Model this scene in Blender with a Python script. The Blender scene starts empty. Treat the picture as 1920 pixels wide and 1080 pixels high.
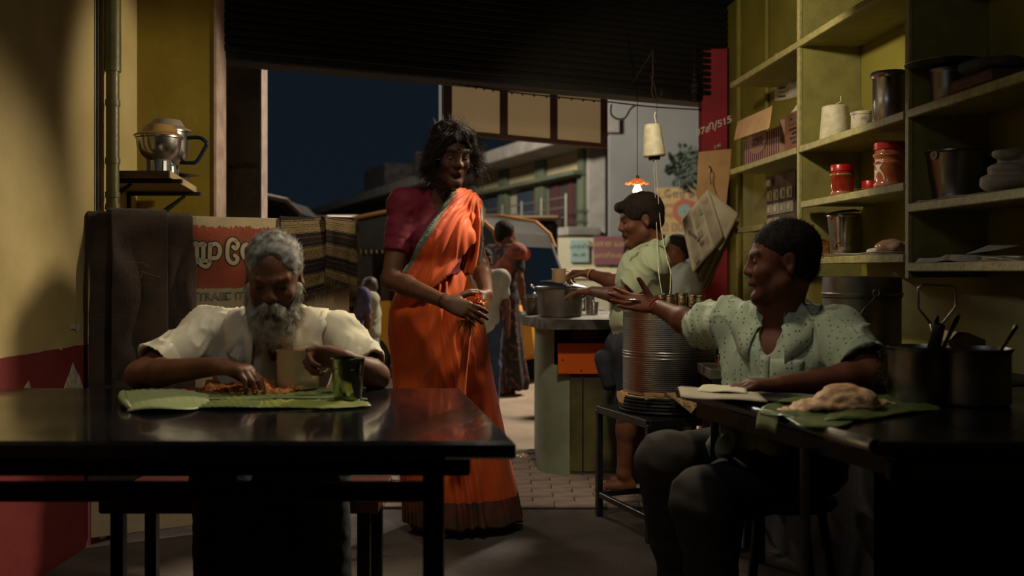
import bpy, bmesh, math, random
import numpy as np
from mathutils import Vector, Matrix
from mathutils.bvhtree import BVHTree
S = bpy.context.scene
COL = S.collection
F = 1900.0; HC = 1.1; HY = 510.0
def P(px, py, Y):
    """point of the room that sits Y metres ahead of the camera at a pixel of the photograph"""
    return np.array([(px-960.0)/F*Y, Y, HC-(py-HY)/F*Y])
# ---------------------------------------------------------------- camera, sky, lights, exposure
cam_d = bpy.data.cameras.new('camera'); cam = bpy.data.objects.new('camera', cam_d); COL.objects.link(cam)
cam.location = (0, 0, HC); cam.rotation_euler = (math.pi/2, 0, 0)
cam_d.sensor_width = 36.0; cam_d.lens = 36.0*F/1920.0; cam_d.shift_y = -(540-HY)/1920.0
cam_d.clip_start = .05; cam_d.clip_end = 400
cam_d.dof.use_dof = True; cam_d.dof.focus_distance = 3.9; cam_d.dof.aperture_fstop = 2.6
S.camera = cam
S.view_settings.view_transform = 'Standard'; S.view_settings.look = 'None'
S.view_settings.gamma = 1.0; S.view_settings.use_curve_mapping = False
S.view_settings.exposure = 0.0
W = bpy.data.worlds.new('night_sky'); S.world = W; W.use_nodes = True
nt = W.node_tree; bg = nt.nodes['Background']
tc = nt.nodes.new('ShaderNodeTexCoord'); sx = nt.nodes.new('ShaderNodeSeparateXYZ'); cr = nt.nodes.new('ShaderNodeValToRGB')
nt.links.new(tc.outputs['Generated'], sx.inputs[0]); nt.links.new(sx.outputs['Z'], cr.inputs[0]); nt.links.new(cr.outputs[0], bg.inputs[0])
cr.color_ramp.elements[0].position = 0.0; cr.color_ramp.elements[0].color = (.0055, .0085, .0125, 1)
cr.color_ramp.elements[1].position = .35; cr.color_ramp.elements[1].color = (.0045, .0078, .0125, 1)
bg.inputs[1].default_value = 1.0
def lamp(name, typ, loc, col, power, size=.1, rot=None, spot=None, blend=.5, sy=None):
    d = bpy.data.lights.new(name, typ); d.color = col; d.energy = power
    if typ in ('POINT', 'SPOT'): d.shadow_soft_size = size
    if typ == 'AREA':
        d.size = size
        if sy: d.shape = 'RECTANGLE'; d.size_y = sy
    if spot: d.spot_size = math.radians(spot); d.spot_blend = blend
    o = bpy.data.objects.new(name, d); o.location = loc; COL.objects.link(o)
    if rot is not None:
        o.rotation_euler = (Vector(rot)-Vector(loc)).to_track_quat('-Z', 'Y').to_euler()
    return o
WARM = (1.0, .86, .62)
lamp('key_spot_left', 'SPOT', (.80, 4.60, 2.22), WARM, 250, .05, rot=(-.65, 3.3, 1.0), spot=60, blend=.6)  # key light; spot cone imitates a shade, no bulb is modelled
lamp('wall_fill_spot', 'SPOT', (1.0, 4.45, 2.22), WARM, 190, .05, rot=(-1.7, 4.75, 1.70), spot=40, blend=.55)  # added spot for the left wall and alcove alone, no fixture
lamp('shelf_fill_spot', 'SPOT', (.32, 3.9, 2.3), WARM, 66, .05, rot=(1.25, 5.5, 1.25), spot=104, blend=.4)  # added spot brightening the right shelves and the drum
lamp('table_rim_spot', 'SPOT', (.22, 5.1, 2.12), WARM, 70, .05, rot=(.95, 2.6, .8), spot=36, blend=.6)  # added spot for the glint along the right table's rim
lamp('overhead_spot', 'SPOT', (.0, 2.90, 2.8), (1.0, .9, .68), 74, .10, rot=(-.36, 3.3, 0), spot=92, blend=.8)  # overhead light without a fixture; cone shaped to leave right shelves unlit
lamp('cool_highlight_fill', 'AREA', (-.9, 1.3, 2.75), (.86, .93, 1.0), 5, 1.1, rot=(-.5, 2.6, .5), sy=.06)  # added cool light, only for highlights on rims, tables and tumblers
lamp('street_lamp_near', 'AREA', (2.8, 11.0, 5.0), (1.0, .88, .7), 600, .8, rot=(-.3, 7.5, 0))
lamp('street_lamp_far', 'AREA', (-6, 22, 8.0), (1.0, .9, .74), 2400, 1.2, rot=(3, 31, 2))
lamp('shopfront_tube', 'AREA', (-3.4, 9.5, 3.0), (1.0, .9, .75), 60, 1.2, rot=(-.4, 6, .8), sy=.1)

# ---------------------------------------------------------------- helpers: materials
def rgb(h, g=1.0):
    """display hex to linear"""
    v = [int(h[i:i+2], 16)/255 for i in (0, 2, 4)]
    return tuple(g*((c/12.92) if c <= .04045 else ((c+.055)/1.055)**2.4) for c in v)
MATS = {}
def mat(name, col, rough=.6, metal=0.0, col2=None, scale=8.0, mix=(.35, .65), bump=0.0, bscale=60.0, spec=.5, coat=0.0, trans=0.0, ior=1.45,
        stretch=None, sss=0.0, emit=None, estr=0.0, rvar=0.0, aniso=0.0, detail=4.0, sheen=0.0, bdist=.01):
    m = bpy.data.materials.new(name); m.use_nodes = True; t = m.node_tree; N = t.nodes; L = t.links
    b = N['Principled BSDF']; b.inputs['Roughness'].default_value = rough; b.inputs['Metallic'].default_value = metal
    b.inputs['Specular IOR Level'].default_value = spec; b.inputs['Coat Weight'].default_value = coat
    b.inputs['Transmission Weight'].default_value = trans; b.inputs['IOR'].default_value = ior
    b.inputs['Base Color'].default_value = (*col, 1)
    if aniso: b.inputs['Anisotropic'].default_value = aniso
    if sheen: b.inputs['Sheen Weight'].default_value = sheen
    if sss: b.inputs['Subsurface Weight'].default_value = sss; b.inputs['Subsurface Radius'].default_value = (.01, .004, .002); b.inputs['Subsurface Scale'].default_value = 1.0
    if emit: b.inputs['Emission Color'].default_value = (*emit, 1); b.inputs['Emission Strength'].default_value = estr
    c = N.new('ShaderNodeTexCoord'); mp = N.new('ShaderNodeMapping'); L.new(c.outputs['Object'], mp.inputs[0])
    if stretch: mp.inputs['Scale'].default_value = stretch
    if col2 is not None:
        n = N.new('ShaderNodeTexNoise'); n.inputs['Scale'].default_value = scale; n.inputs['Detail'].default_value = detail
        L.new(mp.outputs[0], n.inputs['Vector']); r = N.new('ShaderNodeValToRGB')
        r.color_ramp.elements[0].position = mix[0]; r.color_ramp.elements[1].position = mix[1]
        r.color_ramp.elements[0].color = (*col, 1); r.color_ramp.elements[1].color = (*col2, 1)
        L.new(n.outputs[0], r.inputs[0]); L.new(r.outputs[0], b.inputs['Base Color'])
    if bump or rvar:
        n2 = N.new('ShaderNodeTexNoise'); n2.inputs['Scale'].default_value = bscale; n2.inputs['Detail'].default_value = 5
        L.new(mp.outputs[0], n2.inputs['Vector'])
        if bump:
            bp = N.new('ShaderNodeBump'); bp.inputs['Strength'].default_value = bump; bp.inputs['Distance'].default_value = bdist
            L.new(n2.outputs[0], bp.inputs['Height']); L.new(bp.outputs[0], b.inputs['Normal'])
        if rvar:
            mr = N.new('ShaderNodeMapRange'); mr.inputs['From Min'].default_value = .3; mr.inputs['From Max'].default_value = .7
            mr.inputs['To Min'].default_value = max(.02, rough-rvar); mr.inputs['To Max'].default_value = rough+rvar
            L.new(n2.outputs[0], mr.inputs[0]); L.new(mr.outputs[0], b.inputs['Roughness'])
    MATS[name] = m
    return m
def link_color(m, sock):
    t = m.node_tree; b = t.nodes['Principled BSDF']
    for l in list(t.links):
        if l.to_socket == b.inputs['Base Color']: t.links.remove(l)
    t.links.new(sock, b.inputs['Base Color'])
# ---------------------------------------------------------------- helpers: objects
def tag(o, label=None, cat=None, group=None, kind=None):
    if label: o['label'] = label
    if cat: o['category'] = cat
    if group: o['group'] = group
    if kind: o['kind'] = kind
    return o
def thing(name, label, cat, loc=(0, 0, 0), group=None):
    o = bpy.data.objects.new(name, None); o.empty_display_size = .05; COL.objects.link(o); o.location = [float(v) for v in loc]
    return tag(o, label, cat, group)
def wloc(p):
    v = np.zeros(3)
    while p is not None:
        v += np.array(p.location); p = p.parent
    return v
def mesh_obj(name, V, Fc, m, parent=None, smooth=False, angle=None, mi=None, uv=None):
    V = np.asarray(V, dtype=np.float64).reshape(-1, 3)
    off = wloc(parent) if parent is not None else np.zeros(3)
    me = bpy.data.meshes.new(name)
    if isinstance(Fc, np.ndarray) and Fc.ndim == 2:
        n, k = Fc.shape
        me.vertices.add(len(V)); me.vertices.foreach_set('co', (V-off).astype(np.float32).ravel())
        me.loops.add(n*k); me.loops.foreach_set('vertex_index', Fc.astype(np.int32).ravel())
        me.polygons.add(n); me.polygons.foreach_set('loop_start', np.arange(0, n*k, k, dtype=np.int32))
        me.update(calc_edges=True); me.validate()
    else:
        me.from_pydata([tuple(v) for v in (V-off)], [], [tuple(f) for f in Fc]); me.update()
    for x in (m if isinstance(m, (list, tuple)) else [m]): me.materials.append(x)
    if mi is not None: me.polygons.foreach_set('material_index', np.asarray(mi, dtype=np.int32))
    if uv is not None:
        ul = me.uv_layers.new(name='UVMap'); li = np.zeros(len(me.loops), dtype=np.int32); me.loops.foreach_get('vertex_index', li)
        ul.data.foreach_set('uv', np.asarray(uv, dtype=np.float32)[li].ravel())
    if smooth or angle is not None:
        me.polygons.foreach_set('use_smooth', np.ones(len(me.polygons), dtype=bool))
        if angle is not None: me.set_sharp_from_angle(angle=math.radians(angle))
    me.update()
    o = bpy.data.objects.new(name, me); COL.objects.link(o)
    if parent is not None: o.parent = parent
    return o
class MB:
    """collects shapes and links them as one mesh object"""
    def __init__(s): s.v = []; s.f = []; s.n = 0; s.mi = []; s.m = 0
    def add(s, V, Fc):
        V = np.asarray(V, dtype=float).reshape(-1, 3); s.v.append(V)
        for f in Fc: s.f.append(tuple(int(i)+s.n for i in f)); s.mi.append(s.m)
        s.n += len(V); return s
    def box(s, lo, hi, bev=0.0, R=None, c=None):
        lo = np.array(lo, float); hi = np.array(hi, float); ctr = (lo+hi)/2; h = (hi-lo)/2
        if bev <= 0:
            V = [(x, y, z) for x in (-1, 1) for y in (-1, 1) for z in (-1, 1)]; V = np.array(V)*h
            Fc = [(0, 1, 3, 2), (4, 6, 7, 5), (0, 4, 5, 1), (2, 3, 7, 6), (0, 2, 6, 4), (1, 5, 7, 3)]
        else:
            bev = min(bev, h.min()*.98); V = []; idx = {}
            for a in range(3):
                for sg in (-1, 1):
                    for u in (-1, 1):
                        for w in (-1, 1):
                            v = np.zeros(3); b, c2 = (a+1) % 3, (a+2) % 3
                            v[a] = sg*h[a]; v[b] = u*(h[b]-bev); v[c2] = w*(h[c2]-bev)
                            s3 = [0, 0, 0]; s3[a] = sg; s3[b] = u; s3[c2] = w
                            idx[(a, tuple(s3))] = len(V); V.append(v)
            V = np.array(V); Fc = []
            for a in range(3):
                b, c2 = (a+1) % 3, (a+2) % 3
                for sg in (-1, 1):
                    q = []
                    for u, w in ((-1, -1), (1, -1), (1, 1), (-1, 1)):
                        s3 = [0, 0, 0]; s3[a] = sg; s3[b] = u; s3[c2] = w; q.append(idx[(a, tuple(s3))])
                    Fc.append(q if sg > 0 else q[::-1])
            for a in range(3):
                b, c2 = (a+1) % 3, (a+2) % 3
                for u in (-1, 1):
                    for w in (-1, 1):
                        def k(ax, t):
                            s3 = [0, 0, 0]; s3[a] = t; s3[b] = u; s3[c2] = w; return idx[(ax, tuple(s3))]
                        q = [k(b, -1), k(b, 1), k(c2, 1), k(c2, -1)]
                        Fc.append(q if u*w > 0 else q[::-1])
            for x in (-1, 1):
                for y in (-1, 1):
                    for z in (-1, 1):
                        q = [idx[(0, (x, y, z))], idx[(1, (x, y, z))], idx[(2, (x, y, z))]]
                        Fc.append(q if x*y*z > 0 else q[::-1])
        if R is not None: V = V @ np.array(R).T
        return s.add(V+ctr, Fc)
    def obox(s, c, R, h, bev=0.0):
        """box with centre c, axes = columns of R, half sizes h"""
        b = MB(); b.box(-np.array(h, float), np.array(h, float), bev); V = b.v[0] @ np.array(R, float).T + np.array(c); return s.add(V, b.f)
    def prism(s, pts, d):
        """closed polygon pts (3D) pushed along vector d"""
        pts = np.array(pts, float); n = len(pts); V = np.vstack([pts, pts+np.array(d, float)])
        Fc = [tuple(range(n))[::-1], tuple(range(n, 2*n))]+[(i, (i+1) % n, n+(i+1) % n, n+i) for i in range(n)]
        return s.add(V, Fc)
    def tube(s, pts, r, n=8, cap=True, closed=False):
        pts = np.array(pts, float); m = len(pts); r = np.full(m, r) if np.isscalar(r) else np.array(r, float)
        T = np.gradient(pts, axis=0) if not closed else np.roll(pts, -1, 0)-np.roll(pts, 1, 0)
        T /= np.linalg.norm(T, axis=1)[:, None]+1e-12
        u = np.cross(T[0], (0, 0, 1)); u = np.cross(T[0], (1, 0, 0)) if np.linalg.norm(u) < .1 else u
        V = []
        for i in range(m):
            u = u-np.dot(u, T[i])*T[i]; u /= np.linalg.norm(u)+1e-12; w = np.cross(T[i], u)
            a = np.arange(n)*2*math.pi/n
            V.append(pts[i]+r[i]*(np.cos(a)[:, None]*u+np.sin(a)[:, None]*w))
        Fc = []
        for i in range(m if closed else m-1):
            j = (i+1) % m
            for k in range(n): Fc.append((i*n+k, i*n+(k+1) % n, j*n+(k+1) % n, j*n+k))
        if cap and not closed: Fc += [tuple(range(n))[::-1], tuple(range((m-1)*n, m*n))]
        return s.add(np.vstack(V), Fc)
    def lathe(s, c, prof, n=32, axis=None, sq=(1, 1)):
        """prof = [(radius, height)...] round an upright axis at c (or a tilted frame)"""
        c = np.array(c, float); a = np.arange(n)*2*math.pi/n; V = []; Fc = []
        R = np.eye(3) if axis is None else np.array(axis, float)
        for r, h in prof:
            r = max(r, 1e-4); V.append(np.stack([np.cos(a)*r*sq[0], np.sin(a)*r*sq[1], np.full(n, h)], 1))
        for i in range(len(prof)-1):
            for k in range(n): Fc.append((i*n+k, i*n+(k+1) % n, (i+1)*n+(k+1) % n, (i+1)*n+k))
        return s.add(np.vstack(V) @ R.T + c, Fc)
    def grid(s, G):
        """G (m, n, 3) points"""
        G = np.array(G, float); m, n = G.shape[:2]
        return s.add(G.reshape(-1, 3), [(i*n+j, i*n+j+1, (i+1)*n+j+1, (i+1)*n+j) for i in range(m-1) for j in range(n-1)])
    def sheet(s, G, t=.002):
        """grid with thickness"""
        G = np.array(G, float); m, n = G.shape[:2]
        du = np.gradient(G, axis=0); dv = np.gradient(G, axis=1); N = np.cross(du, dv); N /= np.linalg.norm(N, axis=2)[..., None]+1e-12
        A = G+N*t/2; B = G-N*t/2; V = np.vstack([A.reshape(-1, 3), B.reshape(-1, 3)]); o = m*n
        Fc = [(i*n+j, (i+1)*n+j, (i+1)*n+j+1, i*n+j+1) for i in range(m-1) for j in range(n-1)]
        Fc += [tuple(o+q for q in f[::-1]) for f in Fc]
        rim = [j for j in range(n)]+[i*n+n-1 for i in range(1, m)]+[(m-1)*n+j for j in range(n-2, -1, -1)]+[i*n for i in range(m-2, 0, -1)]
        for a in range(len(rim)):
            p, q = rim[a], rim[(a+1) % len(rim)]; Fc.append((p, q, q+o, p+o))
        return s.add(V, Fc)
    def obj(s, name, m, parent=None, smooth=False, angle=None, uv=None):
        return mesh_obj(name, np.vstack(s.v), s.f, m, parent, smooth, angle, mi=s.mi if isinstance(m, (list, tuple)) else None, uv=uv)
def dup(root, loc, label=None, group=None, rotz=None, scale=None):
    r = root.copy(); COL.objects.link(r); r.location = [float(v) for v in loc]
    if rotz is not None: r.rotation_euler = (0, 0, rotz)
    if scale is not None: r.scale = (scale, scale, scale)
    if label: r['label'] = label
    if group: r['group'] = group
    for ch in list(root.children):
        c = ch.copy(); COL.objects.link(c); c.parent = r
        for g in list(ch.children):
            d = g.copy(); COL.objects.link(d); d.parent = c
    return r
def struct(o): o['kind'] = 'structure'; return o
def nrm(v): v = np.array(v, float); return v/(np.linalg.norm(v)+1e-12)
def bez(pts, n=24):
    """smooth curve through points (Catmull-Rom)"""
    p = np.array(pts, float); p = np.vstack([2*p[0]-p[1], p, 2*p[-1]-p[-2]]); out = []
    m = len(p)-3
    for i in range(m):
        k = max(2, n//m); t = np.linspace(0, 1, k, endpoint=(i == m-1))[:, None]
        a, b, c, d = p[i], p[i+1], p[i+2], p[i+3]
        out.append(.5*(2*b+(c-a)*t+(2*a-5*b+4*c-d)*t**2+(3*b-a-3*c+d)*t**3))
    return np.vstack(out)
def vnoise(p, sc=1.0, seed=0, oct=1):
    """smooth value noise in -1..1 at points p (n,3)"""
    out = np.zeros(len(p)); amp = 1.0; tot = 0
    for o in range(oct):
        q = np.asarray(p, float)*sc*(2**o)+seed*17.31; i = np.floor(q).astype(np.int64); f = q-i; f = f*f*(3-2*f); r = 0
        for dx in (0, 1):
            for dy in (0, 1):
                for dz in (0, 1):
                    h = ((i[:, 0]+dx)*73856093) ^ ((i[:, 1]+dy)*19349663) ^ ((i[:, 2]+dz)*83492791)
                    h = (h*1103515245+12345) & 0x7fffffff; h = ((h >> 7) & 0xffff)/32767.5-1
                    r = r+h*(f[:, 0] if dx else 1-f[:, 0])*(f[:, 1] if dy else 1-f[:, 1])*(f[:, 2] if dz else 1-f[:, 2])
        out += amp*r; tot += amp; amp *= .5
    return out/tot
FONT = {}
def text(s, size, loc, R, m, name='lettering', parent=None, font=None, ext=.0006, align='CENTER', bold=0.0, shear=0.0):
    """flat lettering; columns of R = reading direction, up, outward normal"""
    c = bpy.data.curves.new(name, 'FONT'); c.body = s; c.size = size; c.extrude = ext; c.align_x = align; c.align_y = 'CENTER'; c.offset = bold; c.shear = shear
    if font:
        import os
        if font not in FONT:
            d = os.path.join(bpy.utils.resource_path('LOCAL'), 'datafiles', 'fonts')
            try: FONT[font] = bpy.data.fonts.load(os.path.join(d, font))
            except Exception: FONT[font] = None
        if FONT[font]: c.font = FONT[font]
    o = bpy.data.objects.new(name, c); bpy.context.view_layer.update()
    M = Matrix.Identity(4)
    for i in range(3):
        for j in range(3): M[i][j] = float(R[i][j])
    dg = bpy.context.evaluated_depsgraph_get(); COL.objects.link(o); dg.update()
    me = bpy.data.meshes.new_from_object(o.evaluated_get(dg)); bpy.data.objects.remove(o)
    off = wloc(parent) if parent is not None else np.zeros(3)
    M.translation = Vector([float(v) for v in (np.array(loc)-off)]); me.transform(M); me.materials.clear(); me.materials.append(m)
    q = bpy.data.objects.new(name, me); COL.objects.link(q); q.parent = parent
    return q
# ---------------------------------------------------------------- helpers: bodies grown from distance fields
class SD:
    def __init__(s, lo, hi, h):
        s.lo = np.array(lo, float); s.h = h; s.n = np.ceil((np.array(hi, float)-s.lo)/h).astype(int)+1
        s.ax = [(s.lo[i]+np.arange(s.n[i])*h).astype(np.float32) for i in range(3)]
        s.D = np.full(s.n, .08, np.float32)
    def like(s):
        t = SD.__new__(SD); t.lo, t.h, t.n, t.ax = s.lo, s.h, s.n, s.ax; t.D = np.full(s.n, .08, np.float32); return t
    def sl(s, lo, hi, pad):
        a = np.clip(np.floor((np.array(lo)-pad-s.lo)/s.h).astype(int), 0, s.n); b = np.clip(np.ceil((np.array(hi)+pad-s.lo)/s.h).astype(int)+1, 0, s.n)
        if (b-a <= 0).any(): return None
        return tuple(slice(a[i], b[i]) for i in range(3))
    def put(s, z, d, k, op):
        A = s.D[z]
        if op == 'u':
            if k > 0: h = np.maximum(k-np.abs(A-d), 0)/k; s.D[z] = np.minimum(A, d)-h*h*k*.25
            else: s.D[z] = np.minimum(A, d)
        elif op == 's':
            d = -d
            if k > 0: h = np.maximum(k-np.abs(A-d), 0)/k; s.D[z] = np.maximum(A, d)+h*h*k*.25
            else: s.D[z] = np.maximum(A, d)
    def rc(s, a, b, ra, rb=None, k=.02, op='u', u=None, f=1.0):
        """round cone a-b; u, f: flatten across direction u by factor f (>1 = thinner)"""
        rb = ra if rb is None else rb; a = np.array(a, float); b = np.array(b, float); R = max(ra, rb)
        z = s.sl(np.minimum(a, b)-R, np.maximum(a, b)+R, k+.012)
        if z is None: return s
        x = s.ax[0][z[0]][:, None, None]-np.float32(a[0]); y = s.ax[1][z[1]][None, :, None]-np.float32(a[1]); w = s.ax[2][z[2]][None, None, :]-np.float32(a[2])
        e = (b-a).astype(np.float32); L = float(e @ e)+1e-12
        t = np.clip((x*e[0]+y*e[1]+w*e[2])/L, 0, 1)
        dx = x-t*e[0]; dy = y-t*e[1]; dz = w-t*e[2]
        if u is not None:
            u = nrm(u).astype(np.float32); q = (dx*u[0]+dy*u[1]+dz*u[2])*(f-1); dx = dx+q*u[0]; dy = dy+q*u[1]; dz = dz+q*u[2]
        d = np.sqrt(dx*dx+dy*dy+dz*dz)-(ra+(rb-ra)*t).astype(np.float32)
        if u is not None: d = d/math.sqrt(f)
        s.put(z, d, k, op); return s
    def path(s, pts, rs, k=.02, **kw):
        for i in range(len(pts)-1): s.rc(pts[i], pts[i+1], rs[i], rs[i+1], k, **kw)
        return s
    def ell(s, c, r, R=None, k=.02, op='u'):
        c = np.array(c, float); r = np.array(r, float); R = np.eye(3) if R is None else np.array(R, float)
        ext = np.sqrt(((R*r)**2).sum(1)); z = s.sl(c-ext, c+ext, k+.012)
        if z is None: return s
        x = s.ax[0][z[0]][:, None, None]-np.float32(c[0]); y = s.ax[1][z[1]][None, :, None]-np.float32(c[1]); w = s.ax[2][z[2]][None, None, :]-np.float32(c[2])
        k0 = 0; k1 = 0
        for i in range(3):
            q = x*np.float32(R[0, i])+y*np.float32(R[1, i])+w*np.float32(R[2, i]); k0 = k0+(q/r[i])**2; k1 = k1+(q/r[i]**2)**2
        k0 = np.sqrt(k0); k1 = np.sqrt(k1)+1e-9
        s.put(z, (k0*(k0-1)/k1).astype(np.float32), k, op); return s
    def cut(s, p, n, k=.0):
        """remove everything on the side n points to"""
        n = nrm(n); p = np.array(p, float)
        d = ((s.ax[0]-p[0])*n[0])[:, None, None]+((s.ax[1]-p[1])*n[1])[None, :, None]+((s.ax[2]-p[2])*n[2])[None, None, :]
        d = d.astype(np.float32)
        if k > 0: h = np.maximum(k-np.abs(s.D-d), 0)/k; s.D = np.maximum(s.D, d)+h*h*k*.25
        else: s.D = np.maximum(s.D, d)
        return s
    def mesh(s):
        D = s.D; D[0] = D[-1] = 1; D[:, 0] = D[:, -1] = 1; D[:, :, 0] = D[:, :, -1] = 1
        I = D < 0; nx, ny, nz = D.shape
        c = np.zeros((nx-1, ny-1, nz-1), np.int8)
        for dx in (0, 1):
            for dy in (0, 1):
                for dz in (0, 1): c += I[dx:nx-1+dx, dy:ny-1+dy, dz:nz-1+dz]
        act = (c > 0) & (c < 8); ii = np.argwhere(act); idx = np.full(act.shape, -1, np.int32); idx[act] = np.arange(len(ii))
        acc = np.zeros((len(ii), 3)); cnt = np.zeros(len(ii))
        cor = [(0, 0, 0), (1, 0, 0), (0, 1, 0), (1, 1, 0), (0, 0, 1), (1, 0, 1), (0, 1, 1), (1, 1, 1)]
        val = [D[ii[:, 0]+a, ii[:, 1]+b, ii[:, 2]+d] for a, b, d in cor]
        for p in range(8):
            for q in range(p+1, 8):
                if sum(abs(cor[p][i]-cor[q][i]) for i in range(3)) != 1: continue
                m = (val[p] < 0) != (val[q] < 0); t = val[p][m]/(val[p][m]-val[q][m])
                acc[m] += np.array(cor[p])+t[:, None]*(np.array(cor[q])-np.array(cor[p])); cnt[m] += 1
        V = s.lo+(ii+acc/cnt[:, None])*s.h; Q = []
        for ax in range(3):
            sl0 = [slice(1, -1)]*3; sl1 = [slice(1, -1)]*3; sl0[ax] = slice(0, -1); sl1[ax] = slice(1, None)
            A = I[tuple(sl0)]; B = I[tuple(sl1)]
            e = np.argwhere(A != B)
            if not len(e): continue
            fl = A[e[:, 0], e[:, 1], e[:, 2]]; off = np.array([1, 1, 1]); off[ax] = 0; e = e+off; b, d = (ax+1) % 3, (ax+2) % 3
            def g(i, j):
                q = e.copy(); q[:, b] -= i; q[:, d] -= j; return idx[q[:, 0], q[:, 1], q[:, 2]]
            q = np.stack([g(1, 1), g(0, 1), g(0, 0), g(1, 0)], 1); q[~fl] = q[~fl][:, ::-1]; Q.append(q)
        Q = np.vstack(Q); Q = Q[(Q >= 0).all(1)]
        return V, Q
def vnormals(V, Q):
    N = np.zeros_like(V); fn = np.cross(V[Q[:, 2]]-V[Q[:, 0]], V[Q[:, 3]]-V[Q[:, 1]])
    for i in range(4): np.add.at(N, Q[:, i], fn)
    return N/(np.linalg.norm(N, axis=1)[:, None]+1e-12)
def smooth_v(V, Q, it=2, lam=.5):
    E = np.vstack([Q[:, [0, 1]], Q[:, [1, 2]], Q[:, [2, 3]], Q[:, [3, 0]]]); deg = np.bincount(E.ravel(), minlength=len(V))[:, None]+1e-9
    for _ in range(it):
        A = np.zeros_like(V)
        for c in range(3): A[:, c] = np.bincount(E[:, 0], V[E[:, 1], c], len(V))+np.bincount(E[:, 1], V[E[:, 0], c], len(V))
        V = V+lam*(A/deg-V)
    return V
def setcol(o, C, name='tint'):
    a = o.data.color_attributes.new(name, 'FLOAT_COLOR', 'POINT'); a.data.foreach_set('color', np.hstack([C, np.ones((len(C), 1))]).astype(np.float32).ravel())
def strands(name, P0, m, parent, w=.0007, taper=True):
    """P0 (n strands, k points, 3) -> thin three-sided hairs, one mesh"""
    n, k, _ = P0.shape; T = np.gradient(P0, axis=1); T /= np.linalg.norm(T, axis=2)[..., None]+1e-9
    u = np.cross(T, np.array([.3, .5, .81])); u /= np.linalg.norm(u, axis=2)[..., None]+1e-9; v = np.cross(T, u)
    wd = w*(np.linspace(1, .25, k) if taper else np.ones(k))[None, :, None]
    R = np.stack([P0+wd*(math.cos(a)*u+math.sin(a)*v) for a in (0, 2.094, 4.189)], 2)  # n,k,3,3
    V = R.reshape(-1, 3); b = (np.arange(n)*k*3)[:, None, None]; i = (np.arange(k-1)*3)[None, :, None]; j = np.arange(3)[None, None, :]; j2 = (j+1) % 3
    Q = np.stack([b+i+j, b+i+j2, b+i+3+j2, b+i+3+j], -1).reshape(-1, 4)
    return mesh_obj(name, V, Q, m, parent, smooth=True)

# ================================================================ the setting
ochre = mat('ochre_plaster', rgb('B09C6A'), .75, col2=rgb('988450'), scale=2.2, bump=.25, bscale=14, bdist=.02)
# painted red dado below the ochre, a real paint line at 0.81 m
t = ochre.node_tree; N = t.nodes; L = t.links; b = N['Principled BSDF']
src = b.inputs['Base Color'].links[0].from_socket; c = N.new('ShaderNodeTexCoord'); sp = N.new('ShaderNodeSeparateXYZ'); L.new(c.outputs['Object'], sp.inputs[0])
nz = N.new('ShaderNodeTexNoise'); nz.inputs['Scale'].default_value = 9; L.new(c.outputs['Object'], nz.inputs['Vector'])
ma = N.new('ShaderNodeMath'); ma.operation = 'MULTIPLY_ADD'; ma.inputs[1].default_value = .012; L.new(nz.outputs[0], ma.inputs[0]); L.new(sp.outputs['Z'], ma.inputs[2])
gt = N.new('ShaderNodeMath'); gt.operation = 'LESS_THAN'; gt.inputs[1].default_value = .818; L.new(ma.outputs[0], gt.inputs[0])
mx = N.new('ShaderNodeMix'); mx.data_type = 'RGBA'; L.new(gt.outputs[0], mx.inputs[0]); L.new(src, mx.inputs[6]); mx.inputs[7].default_value = (*rgb('6E1F1E'), 1)
link_color(ochre, mx.outputs[2])
olive = mat('olive_plaster', rgb('94802B'), .7, col2=rgb('7E6C20'), scale=2.5, bump=.2, bscale=18, bdist=.015)
olive2 = mat('olive_green_plaster', rgb('8A8030'), .65, col2=rgb('756C26'), scale=2, bump=.15, bscale=16, bdist=.015)
shelfm = mat('painted_shelf', rgb('8F8848'), .6, col2=rgb('7A7340'), scale=12, mix=(.3, .7), bump=.2, bscale=50)
edgem = mat('pale_shelf_edge', rgb('A99F62'), .6, col2=rgb('8A8052'), scale=30, mix=(.3, .7), bump=.3, bscale=60)  # paler tone than the shelf boards
plaster_w = mat('worn_white_plaster', rgb('C9AFA0'), .8, col2=rgb('A58C80'), scale=9, bump=.4, bscale=30)
conc = mat('grey_concrete', rgb('6A6460'), .85, col2=rgb('4F4A4A'), scale=3, bump=.4, bscale=20)
concl = mat('pale_concrete', rgb('8E8A84'), .85, col2=rgb('7A766F'), scale=2, bump=.3, bscale=20)
bwall = mat('grey_render', rgb('80807E'), .9, col2=rgb('6E6E6C'), scale=.35, bump=.2, bscale=6)
dark = mat('soot_black_paint', rgb('1A1714'), .7, col2=rgb('120F0D'), scale=5)
floorm = mat('worn_floor', rgb('4A3E36'), .75, col2=rgb('352C26'), scale=4, bump=.4, bscale=30)
streetm = mat('dusty_street', rgb('9A8570'), .9, col2=rgb('7C6A5A'), scale=1.6, bump=.3, bscale=12)
pavem = mat('pinkish_paving', rgb('8F7B70'), .8, col2=rgb('766459'), scale=9, bump=.4, bscale=60)
redp = mat('crimson_paint', rgb('A01F30'), .55, col2=rgb('8A1828'), scale=4, bump=.1, bscale=30)
cream = mat('cream_paint', rgb('D9C9A0'), .7)
m = MB(); m.box((-1.82, -1.3, 0), (-1.7, 4.28, 2.9)); wl = struct(m.obj('wall_left', ochre))
m = MB(); m.box((-2.07, 4.28, 0), (-1.95, 5.27, 2.9)); m.box((-1.95, 4.26, 0), (-1.82, 4.28, 2.9)); struct(m.obj('wall_alcove', mat('alcove_plaster', rgb('C2AE78'), .75, col2=rgb('B09B60'), scale=3, bump=.2, bscale=16)))
m = MB(); m.box((-2.07, 5.27, 0), (-1.54, 5.44, 2.9)); struct(m.obj('wall_front', olive))
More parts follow.
